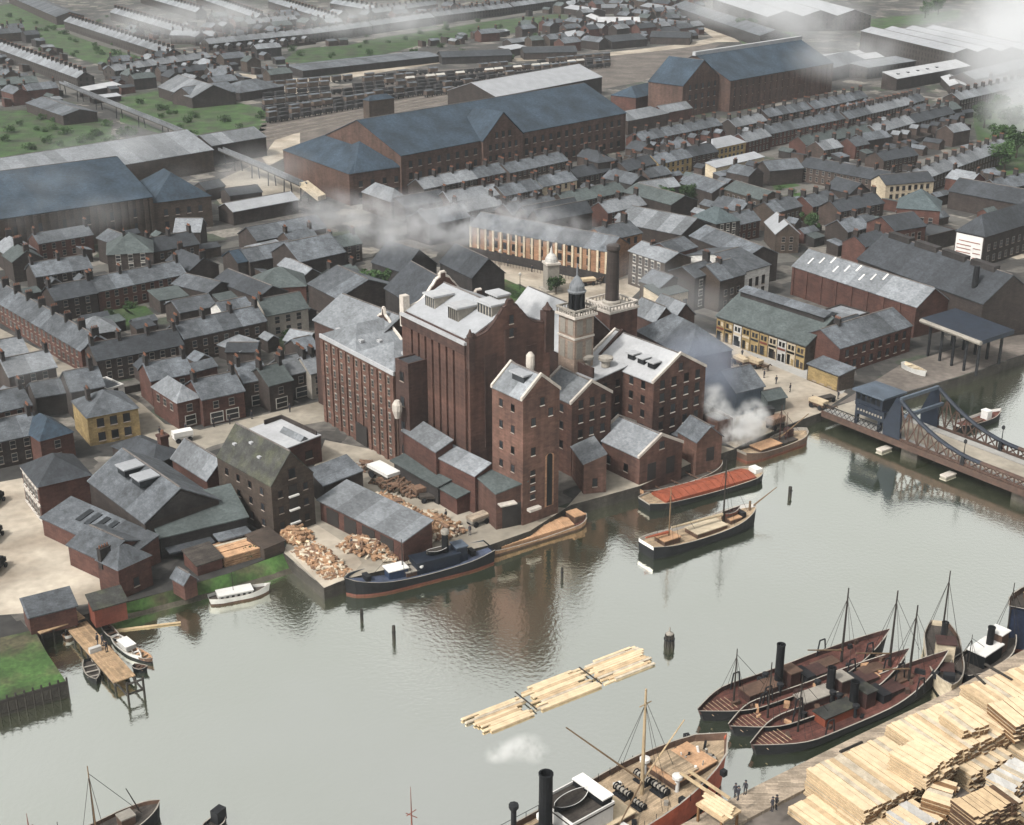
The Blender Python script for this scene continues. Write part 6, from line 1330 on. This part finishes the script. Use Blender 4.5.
# wagons
def wagon(kind):
    b = MB(); b.box(-2.6,-1.2,.9,2.6,1.2,1.2,1); b.box(-2.5,-1.15,1.2,2.5,1.15,2.5 if kind != 'van' else 3.2,0)
    if kind == 'van': b.prof([(-1.25,3.2),(1.25,3.2),(.7,3.6),(-.7,3.6)],'x',-2.6,2.6,2)
    elif kind == 'open': b.box(-2.3,-.95,2.501,2.3,.95,2.56,2)
    else: b.prof([(-1.15,2.501),(1.15,2.501),(.5,3.3),(-.5,3.3)],'x',-2.5,2.5,2)
    for x in (-1.6,1.6):
        for y in (-.8,.8): b.tube((x,y-.08,.55),(x,y+.08,.55),.5,n=8,m=1)
    return b.mesh('wagon_'+kind,{'open':['wagon_dark','iron','coal'],'van':['wagon_brown','iron','slate'],'sheet':['wagon_brown','iron','wagon_white']}[kind])
WG = {k: wagon(k) for k in ('open','van','sheet')}
lab = {'open':'dark open coal wagon standing in the crowded railway yard','van':'brown covered goods van standing in the crowded railway yard','sheet':'goods wagon under a white sheet in the railway yard'}
cat_ = {'open':'coal wagon','van':'goods van','sheet':'goods wagon'}
for k in range(9):
    a, c = (at(262,89+4.6*k), at(610,58.5+1.7*k)) if k < 6 else (at(266,92+4.0*k), at(470,84.5+3.0*(k-6))); d = c-a; n = int(d.length/6.4); ang = math.atan2(d.y,d.x); run = 0; gap = 0
    for i in range(n):
        if run <= 0 and gap <= 0: run = rnd.randint(3,11); gap = rnd.randint(1,4) if k < 6 else rnd.randint(2,8); kd0 = rnd.choice(['open','open','van'])
        if run <= 0: gap -= 1; continue
        run -= 1
        if run == 0: pass
        p0 = a+d*((i+.5)/n); kd = 'sheet' if k in (2,) and 12 < i < n-3 and rnd.random() < .7 else (kd0 if rnd.random() < .8 else rnd.choice(['open','van']))
        tag(link('goods_wagon',WG[kd],None,(p0.x,p0.y,.12),ang),lab[kd],cat_[kd],'goods wagons in the railway yard: '+kd)
def poly_hit(P, Q):
    for A in (P, Q):
        for i in range(len(A)):
            e = (A[(i+1)%len(A)][0]-A[i][0], A[(i+1)%len(A)][1]-A[i][1]); n = (-e[1],e[0])
            a = [x*n[0]+y*n[1] for x,y in P]; c = [x*n[0]+y*n[1] for x,y in Q]
            if max(a) < min(c) or max(c) < min(a): return False
    return True
def inside(p, Q):
    r_ = False; n = len(Q)
    for i in range(n):
        (x0,y0),(x1,y1) = Q[i],Q[(i+1)%n]
        if (y0>p[1]) != (y1>p[1]) and p[0] < (x1-x0)*(p[1]-y0)/(y1-y0)+x0: r_ = not r_
    return r_
# trees
def crown_mesh(name, r, h, n, seed, mats=('leaf','leaf_b')):
    q = random.Random(seed); b = MB(); cl = [(q.gauss(0,r*.42),q.gauss(0,r*.42),q.uniform(.15,.95)*h,q.uniform(.25,.5)*r) for _ in range(16)]
    for i in range(n):
        c = q.choice(cl); u = Vector((q.gauss(0,1),q.gauss(0,1),q.gauss(0,1))).normalized()*c[3]*q.uniform(.55,1.1); p0 = Vector(c[:3])+u
        s_ = q.uniform(.18,.42)*max(.6,r/3); a_ = Vector((q.gauss(0,1),q.gauss(0,1),q.gauss(0,.6))).normalized(); c_ = a_.cross(Vector((q.gauss(0,1),q.gauss(0,1),q.gauss(0,1)))).normalized()
        b.poly([p0-a_*s_,p0+c_*s_*.6,p0+a_*s_,p0-c_*s_*.6],0 if q.random() < .6 else 1)
    return b.mesh(name, list(mats))
CRM = [crown_mesh('crown',3.0,4.6,1500,s_) for s_ in (1,2,3)]; BSM = [crown_mesh('foliage',1.4,1.7,500,s_) for s_ in (5,6)]
def trunk_mesh():
    b = MB(); b.tube((0,0,-.2),(0.1,0,2.6),.28,.18,7); q = random.Random(4)
    for i in range(6):
        t = 2*math.pi*i/6; b.tube((.1,0,1.8+.12*i),(1.5*math.cos(t),1.5*math.sin(t),3.6+q.uniform(0,1.2)),.11,.04,5)
    return b.mesh('trunk','bark')
TRM = trunk_mesh()
def tree(label, p, sc, i=0, group=None):
    g = at(*p); o = thing('tree',label,'tree',tuple(g),rnd.uniform(0,6),group); o.scale = (sc,sc,sc*rnd.uniform(.9,1.1)); link('trunk',TRM,o); link('crown',CRM[i%3],o,(0,0,1.9)); return o
tree('small round green tree behind the left mill block',(374,303),1.35,0)
for i, q in enumerate(((984,128),(1000,118),(1012,134),(998,150),(1016,158),(1004,170))): tree(['left tree of the tall green clump at the right edge','hindmost tree of the tall green clump at the right edge','tree of the right hand clump that touches the frame edge','tree in the heart of the right hand clump, by the terrace end','low right tree of the clump below the terrace end','front tree of the right hand clump above the slate terrace'][i],q,1.75-.1*(i%2),i)
for i, q in enumerate(((664,205),(676,200),(690,204))): tree(['left of the three bushy trees behind the flat grey hall','middle one of the three bushy trees behind the flat grey hall','right of the three bushy trees behind the flat grey hall'][i],q,1.0,i)
tree('lone bushy tree beside the monument on the square',(556,294),.75,1)
for i, q in enumerate(((742,36),(752,34),(925,18),(938,15))): tree(['tree left of the pair above the upper right warehouse','tree right of the pair above the upper right warehouse','left tree at the top above the flat pale works','right tree at the top above the flat pale works'][i],q,1.6,i)
tree('dark tree in the yard beside the painted sign warehouse',(858,218),.8,2); tree('dark tree among the slate roofs left of the red brick school',(812,232),.9,1)
sp = [(rnd.uniform(0,140),rnd.uniform(14,60)) for _ in range(26)]+[(rnd.uniform(0,260),rnd.uniform(104,150)) for _ in range(46)]+[(rnd.uniform(290,570),rnd.uniform(22,60)) for _ in range(26)]+[(20,22),(48,28),(70,40),(95,46),(120,56),(134,62),(60,34),(20,125),(44,132),(74,120),(30,150),(60,146),(88,140),(140,104),(160,110),(196,118),(225,122),(240,128),(262,118),(180,128),(110,315),(120,322),(136,326),(100,312),(130,308),(300,56),(330,58),(360,48),(420,34),(440,36),(470,32),(500,28),(405,40),(540,24),(780,190),(792,194),(286,336),(296,342),(836,148),(870,142),(900,136),(860,152),(690,210),(205,562),(250,556),(486,288),(500,292),(515,298),(526,296)]
for i, q in enumerate(sp):
    g = at(*q); sc = rnd.uniform(1.0,2.0) if q[1] < 160 else rnd.uniform(.7,1.1)
    if any(inside((g.x,g.y),Q) for Q in FOOT): continue
    o = link('bush',BSM[i%2],None,tuple(g),rnd.uniform(0,6),(sc,sc,sc*.9)); tag(o,'leafy green bush growing in the gardens between the houses','bush','bushes in the gardens of the town')
# people
def person_mesh(seed):
    q = random.Random(seed); b = MB(); st = .12+.1*q.random()
    pts = [(0,0,.92,.17),(0,0,1.15,.18),(0,0,1.42,.20),(0,0,1.52,.07),(0,0,1.58,.075),(0,0,1.66,.105),(0,0,1.76,.09),(0,0,1.80,.03)]
    ring = []
    b.lathe((0,0,0),[(.15,.86),(.17,.95),(.155,1.1),(.19,1.35),(.17,1.44),(.07,1.5),(.065,1.55)],10,0)
    b.lathe((0,0,0),[(.06,1.54),(.1,1.6),(.105,1.68),(.08,1.77),(.02,1.81)],10,1)
    b.lathe((0,0,0),[(.15,1.735),(.15,1.75),(.1,1.76),(.095,1.83),(.03,1.85)],10,0)
    for sg in (-1,1):
        b.tube((sg*.085,0,.92),(sg*.09,sg*st*.5,.48),.085,.065,7,0); b.tube((sg*.09,sg*st*.5,.48),(sg*.09,sg*st*.3,.06),.062,.05,7,0); b.box(sg*.09-.045,sg*st*.3-.16,0,sg*.09+.045,sg*st*.3+.07,.08,0)
        b.tube((sg*.2,0,1.41),(sg*.26,-.02,1.12),.058,.048,7,0); b.tube((sg*.26,-.02,1.12),(sg*.25,-.14,.88),.046,.036,7,0); b.lathe((sg*.25,-.16,.79),[(.02,0),(.04,.04),(.03,.1)],6,1)
    return b.mesh('person',['cloth','skin'])
PM = [person_mesh(i) for i in range(3)]
pl = ['person in dark clothes and cap walking on the pale quay street','person in dark clothes standing on the pale square by the grass','person in dark clothes standing on the timber quay edge','person in dark clothes working on the plank jetty','person in dark clothes walking on the wide street before the shops','person in dark clothes standing in the timber yard']
def person(p, k, z=0): g = at(*p, z); tag(link('person',PM[rnd.randrange(3)],None,tuple(g),rnd.uniform(0,6),(1.15,)*3),pl[k],'person',['people on the quay street','people on the square','people on the timber quay','people on the jetty','people on the wide street','people in the timber yard'][k])
for q in ((732,366),(748,372),(764,378),(742,357),(776,384),(790,392),(812,404),(838,399),(757,366)): person(q,0)
for q in ((508,266),(532,272),(590,276),(600,284),(540,302),(572,264)): person(q,1)
for q in ((735,797),(738,800),(745,794),(772,811),(776,809)): person(q,2,.5 if q[1]<800 else 2.7)
for q in ((98,645),(103,646),(107,652)): person(q,3,-.88)
for q in ((186,432),(214,427),(230,424),(252,419),(290,412),(160,436)): person(q,4)
for q in ((352,548),(344,530),(446,520),(470,535)): person(q,5)
def horsecart(label, p, a):
    o = cart(label,p,a,'hull_brown',('canvas',.7),'horse_cart'); b = MB()
    b.tube((2.6,0,1.25),(4.2,0,1.3),.36,.33,8); b.tube((4.1,0,1.4),(4.8,0,2.0),.22,.14,7); b.tube((4.75,0,2.02),(5.25,0,1.75),.15,.09,7); b.tube((2.6,0,1.4),(2.35,0,.8),.07,.05,5)
    for x in (2.75,4.05):
        for y in (-.2,.2): b.tube((x,y,1.2),(x+.08,y,.6),.12,.07,6); b.tube((x+.08,y,.6),(x,y,0),.065,.06,6)
    b.build('horse','horse',o)
    for y in (-.5,.5): b = MB(); b.tube((1.8,y,1.0),(4.0,y,1.1),.05,n=5); b.build('shaft','mast',o)
horsecart('horse drawn cart by the pale kerb in front of the market shed',(741,365),R(120)); horsecart('horse and cart farther along the quay street, nearer to the bridge',(754,367),R(-50))
horsecart('horse and cart at the bridge approach beside the control cabin',(818,408),R(-52)); horsecart('horse and cart crossing the pale square behind the chimney',(588,285),R(20))
cart('two wheeled dark barrow at the bridge approach',(826,402),R(30),'deck_dark'); cart('dark cart stacked with crates near the smoke on the quay',(775,428),R(40),'deck_dark',('log_dark',1.2)); cart('dark cart half in the shade of the blue grey shed',(764,418),R(20),'iron',('coal',.9))
def motor(label, p, a):
    o = thing('lorry',label,'lorry',tuple(at(*p)),a); b = MB(); b.box(-2.4,-.95,.7,.6,.95,2.0); b.build('load_bed','wagon_dark',o); b = MB(); b.box(.65,-.9,.7,1.7,.9,2.3); b.box(1.71,-.6,.7,2.9,.6,1.5); b.build('cab','hull_black',o); b = MB(); b.box(1.702,-.75,1.55,1.74,.75,2.1); b.build('windscreen','pane',o)
    for x in (-1.5,1.9):
        for y in (-.95,.95): b = MB(); b.tube((0,-.1,0),(0,.1,0),.45,n=10); b.build('wheel','iron',o,(x,y,.46))
motor('black lorry uppermost on the paved yard at the left edge',(-6,505),R(80)); motor('black lorry in the middle of the left edge of the paved yard',(-7,540),R(85)); motor('black lorry lowest on the left edge of the paved yard',(-5,572),R(80))
# outbuildings packed into the remaining back yards
ZONES = [[(0,250),(150,240),(330,262),(318,345),(150,400),(60,352),(0,300)],[(0,345),(60,372),(130,420),(20,465),(0,465)],[(400,195),(560,172),(700,150),(760,158),(850,190),(960,240),(860,262),(760,250),(640,208),(560,225),(430,235)],[(760,150),(960,112),(1024,100),(1024,240),(930,225),(800,175)],[(0,10),(60,20),(150,55),(120,70),(60,60),(0,40)],[(100,64),(200,60),(290,75),(260,100),(120,110)],[(0,112),(110,120),(110,150),(0,165)],[(120,98),(264,112),(262,132),(180,138)],[(200,60),(330,44),(560,10),(600,8),(600,30),(440,46),(300,66)],[(0,60),(60,80),(60,110),(0,110)],[(120,40),(220,20),(400,15),(600,0),(640,0),(640,10),(400,22),(200,50)],[(900,120),(1024,80),(1024,110),(960,125)],[(640,20),(700,10),(700,40),(640,45)],[(260,240),(345,260),(372,290),(300,300)],[(560,5),(700,5),(690,40),(520,56)]]
CNT = {'out':0,'house':0}
def fill(zone, n, big):
    W = [tuple(at(*q).xy) for q in zone]; xs = [p[0] for p in W]; ys = [p[1] for p in W]
    for _ in range(n):
        c = (rnd.uniform(min(xs),max(xs)), rnd.uniform(min(ys),max(ys)))
        if not inside(c, W): continue
        a = R(39)+R(rnd.choice([0,90]))+R(rnd.uniform(-4,4)); L, D = (rnd.uniform(8,17),rnd.uniform(7.5,9)) if big else (rnd.uniform(3.5,8),rnd.uniform(3,4.6))
        ca, sa = math.cos(a), math.sin(a); P = [(c[0]+x*ca-y*sa, c[1]+x*sa+y*ca) for x,y in ((-L/2,-D/2),(L/2,-D/2),(L/2,D/2),(-L/2,D/2))]
        P2 = [(c[0]+x*ca-y*sa, c[1]+x*sa+y*ca) for x,y in ((-L/2-.8,-D/2-.8),(L/2+.8,-D/2-.8),(L/2+.8,D/2+.8),(-L/2-.8,D/2+.8))]
        if any(poly_hit(P2,Q) for Q in FOOT) or any(inside(p,Q) for Q in ROADS for p in P+[c]): continue
        FOOT.append(P); he = rnd.uniform(5,6) if big else rnd.uniform(2.4,3.6); ri = D*.3
        if big:
            if CNT['house'] >= 160: continue
            CNT['house'] += 1; o = thing('brick_house','small slate roofed brick house standing among the yards between the terraces','house',(c[0],c[1],0),a,'houses filling the yards between the terraces')
        else:
            if CNT['out'] >= 290: continue
            CNT['out'] += 1; o = thing('outhouse','low slate roofed outhouse in the back yards between the terraces','outhouse',(c[0],c[1],0),a,'outhouses in the back yards')
        w_ = MB(); r_ = MB(); wm = rnd.choice(['brick','brick_dark','brick_brown','soot_brick','brick_red']); rm = rnd.choice(['slate','slate_dark','slate_green','slate_light','slate','slate'])
        lean = (not big) and rnd.random() < .5
        if lean: w_.prof([(-D/2,-.3),(D/2,-.3),(D/2,he+.8),(-D/2,he)],'x',-L/2,L/2); r_.prof([(-D/2-.2,he),(D/2+.1,he+.86),(D/2+.1,he+1.02),(-D/2-.2,he+.16)],'x',-L/2-.15,L/2+.15)
        else: w_.prof([(-D/2,-.3),(D/2,-.3),(D/2,he),(0,he+ri),(-D/2,he)],'x',-L/2,L/2); r_.prof([(-D/2-.25,he-.12),(0,he+ri+.03),(D/2+.25,he-.12),(D/2+.25,he+.06),(0,he+ri+.21),(-D/2-.25,he+.06)],'x',-L/2-.2,L/2+.2)
        w_.build('wall',wm,o); r_.build('roof',rm,o)
        if big:
            for k in (-1,1): link('chimney',CH[rnd.choice('ab')],o,(k*(L/2-.5),0,he+ri-.7))
            if c[1] < 560:
                for z in (.9,3.5):
                    for k in range(int(L/3)): link('window',WM['std'],o,(-L/2+1.5+3*k,-D/2 if math.cos(a)>0 else -D/2,z),0,(1,1,1.5))
for (s,wm,rm) in ROWS:       # back wings and yard walls wherever a terrace has room before it
    ca, sa = math.cos(s.ang), math.sin(s.ang); o_ = s.root.location; d = 8.5
    if s.L < 9 or o_.y > 900: continue
    q = [(o_.x+x*ca-y*sa, o_.y+x*sa+y*ca) for x,y in ((.4,-d),(s.L-.4,-d),(s.L-.4,-.6),(.4,-.6))]
    if any(poly_hit(q,Q) for Q in FOOT) or any(inside(p,Q) for Q in ROADS for p in q) or wm in ('cream_wall','yellow_wall'): continue
    k = max(1,int(s.L/7.7)); wl = rnd.uniform(3.4,4.6); FOOT.append(q)
    for i in range(k):
        x = s.L*(i+.5)/k; b = MB(); h = rnd.uniform(2.8,4.2)
        b.prof([(x-1.7,-.3),(x+1.7,-.3),(x+1.7,h),(x,h+1.2),(x-1.7,h)],'y',-wl,-.2,0); b.prof([(x-1.9,h-.1),(x,h+1.25),(x+1.9,h-.1),(x+1.9,h+.1),(x,h+1.45),(x-1.9,h+.1)],'y',-wl-.2,-.18,1); b.build('rear_wing',[wm,rm],s.root)
    b = MB()
    for i in range(k+1): x = min(max(s.L*i/k,.55),s.L-.55); b.box(x-.12,-d,-.3,x+.12,-.2,1.8)
    b.box(.7,-d-.25,-.3,s.L-.7,-d-.003,1.8); b.build('yard_wall','brick_dark',s.root)
for z in ZONES[4:]: fill(z,200,True)
for z in ZONES[:4]: fill(z,260,True)
for z in ZONES: fill(z,500,False)
print('fill', CNT)
# ------------------------------------------------------------------ smoke
def smoke_mat(name, dens, col, sc, thr=.42):
    m = bpy.data.materials.new(name); m.use_nodes = True; nt = m.node_tree; L = nt.links.new; nt.nodes.remove(nt.nodes['Principled BSDF'])
    pv = nd(nt,'ShaderNodeVolumePrincipled'); pv.inputs['Color'].default_value = (*col,1); pv.inputs['Anisotropy'].default_value = .1
    tc = nd(nt,'ShaderNodeTexCoord'); ln = nd(nt,'ShaderNodeVectorMath',operation='LENGTH'); L(tc.outputs['Object'],ln.inputs[0])
    fo = nd(nt,'ShaderNodeMapRange',interpolation_type='SMOOTHSTEP'); L(ln.outputs['Value'],fo.inputs[0]); fo.inputs[1].default_value=.98; fo.inputs[2].default_value=.25; fo.inputs[3].default_value=0; fo.inputs[4].default_value=1
    ge = nd(nt,'ShaderNodeNewGeometry'); nz = nd(nt,'ShaderNodeTexNoise'); nz.inputs['Scale'].default_value=sc; nz.inputs['Detail'].default_value=4; nz.inputs['Roughness'].default_value=.6; L(ge.outputs['Position'],nz.inputs[0])
    mr = nd(nt,'ShaderNodeMapRange'); L(nz.outputs['Fac'],mr.inputs[0]); mr.inputs[1].default_value=thr; mr.inputs[2].default_value=thr+.2; mr.inputs[3].default_value=0; mr.inputs[4].default_value=1
    m1_ = nd(nt,'ShaderNodeMath',operation='MULTIPLY'); L(fo.outputs[0],m1_.inputs[0]); L(mr.outputs[0],m1_.inputs[1]); m2_ = nd(nt,'ShaderNodeMath',operation='MULTIPLY'); L(m1_.outputs[0],m2_.inputs[0]); m2_.inputs[1].default_value = dens
    L(m2_.outputs[0],pv.inputs['Density']); L(pv.outputs[0],nt.nodes['Material Output'].inputs['Volume']); MATS[name] = m
smoke_mat('smoke_grey',.095,(.66,.665,.69),.21,.43); smoke_mat('smoke_white',.45,(.97,.97,.97),.40,.40); smoke_mat('smoke_thin',.018,(.85,.86,.88),.035,.36); smoke_mat('smoke_blue',.13,(.42,.46,.55),.07,.36); smoke_mat('smoke_big',.035,(.97,.98,1.0),.022,.33)
def sph():
    bm = bmesh.new(); bmesh.ops.create_icosphere(bm, subdivisions=2, radius=1.0); me = bpy.data.meshes.new('puff'); bm.to_mesh(me); bm.free(); return me
SPH = {}
def puffs(label, mt, P, name='smoke_plume'):
    if mt not in SPH: SPH[mt] = sph(); SPH[mt].materials.append(MATS[mt])
    p0 = P[0][0]; o = thing(name,label,'smoke',tuple(p0)); o['kind'] = 'stuff'
    for c, sc in P: 
        q = link('puff',SPH[mt],o,tuple(Vector(c)-Vector(p0)),R(40),sc); q['kind'] = 'stuff'
SMK = True
if SMK:
    puffs('grey smoke plume drifting left from the tall mill chimney','smoke_grey',[(CHTOP,(3.0,2.5,2.0)),(at(596,239,39),(5.5,4,3.2)),(at(576,232,41),(7.5,5.5,4)),(at(550,228,43),(10,7,5)),(at(520,223,44),(12,8,6)),(at(488,221,45),(13,9,7)),(at(455,222,45),(14,10,7)),(at(420,222,45),(15,10,7.5)),(at(385,218,44),(15,10,7)),(at(350,212,42),(14,9,6)),(at(318,206,40),(12,8,5)),(at(400,236,40),(9,7,5)),(at(450,238,40),(7,6,4))])
    puffs('white steam billowing at the quay beside the white roofed mill block','smoke_white',[(at(746,428,3),(5,5,4)),(at(732,420,4),(5,4,3.5)),(at(752,414,6),(4,3.6,4)),(at(736,436,2),(5,4,2.5)),(at(718,410,7),(4,3,3)),(at(712,398,9),(4,3,4)),(at(724,428,3),(4,3,3)),(at(762,420,3),(3,3,3))])
    puffs('bluish smoke lying over the grey store behind the mill','smoke_blue',[(at(702,362,12),(11,10,7)),(at(716,386,8),(8,7,6)),(at(690,346,13),(9,8,5))])
    puffs('white steam puff at the funnel of the cargo steamer','smoke_white',[(at(520,748,15),(3.6,2.2,1.6)),(at(500,752,15.5),(2.6,1.8,1.3)),(at(536,753,14.6),(2.2,1.6,1.3))])
    puffs('huge bank of white smoke in the upper right corner','smoke_big',[(at(1030,60,20),(40,50,36)),(at(1050,20,20),(56,70,45)),(at(1030,110,12),(30,26,18))])
    puffs('thin white smoke behind the upper right blue warehouse','smoke_thin',[(at(850,55,22),(45,30,16)),(at(800,20,28),(60,40,20)),(at(740,8,20),(60,40,16)),(at(960,25,22),(40,40,18))])
    puffs('thin grey smoke above the left hand warehouse roof','smoke_thin',[(at(20,190,16),(30,22,10)),(at(110,150,12),(34,20,12)),(at(70,215,18),(26,18,8)),(at(240,170,12),(34,22,10))])
    puffs('thin drifting smoke over the upper left terraces and gardens','smoke_thin',[(at(200,20,22),(80,50,14)),(at(380,20,22),(80,50,14))])
    puffs('thin chimney smoke above the small roofs near the yellow house','smoke_thin',[(at(60,395,10),(9,8,6)),(at(42,385,12),(9,8,6)),(at(28,372,12),(9,7,5))])
    puffs('thin haze of smoke over the street by the cream shopfront','smoke_thin',[(at(670,290,9),(14,10,7)),(at(640,270,12),(12,10,6)),(at(700,305,8),(14,10,6))])
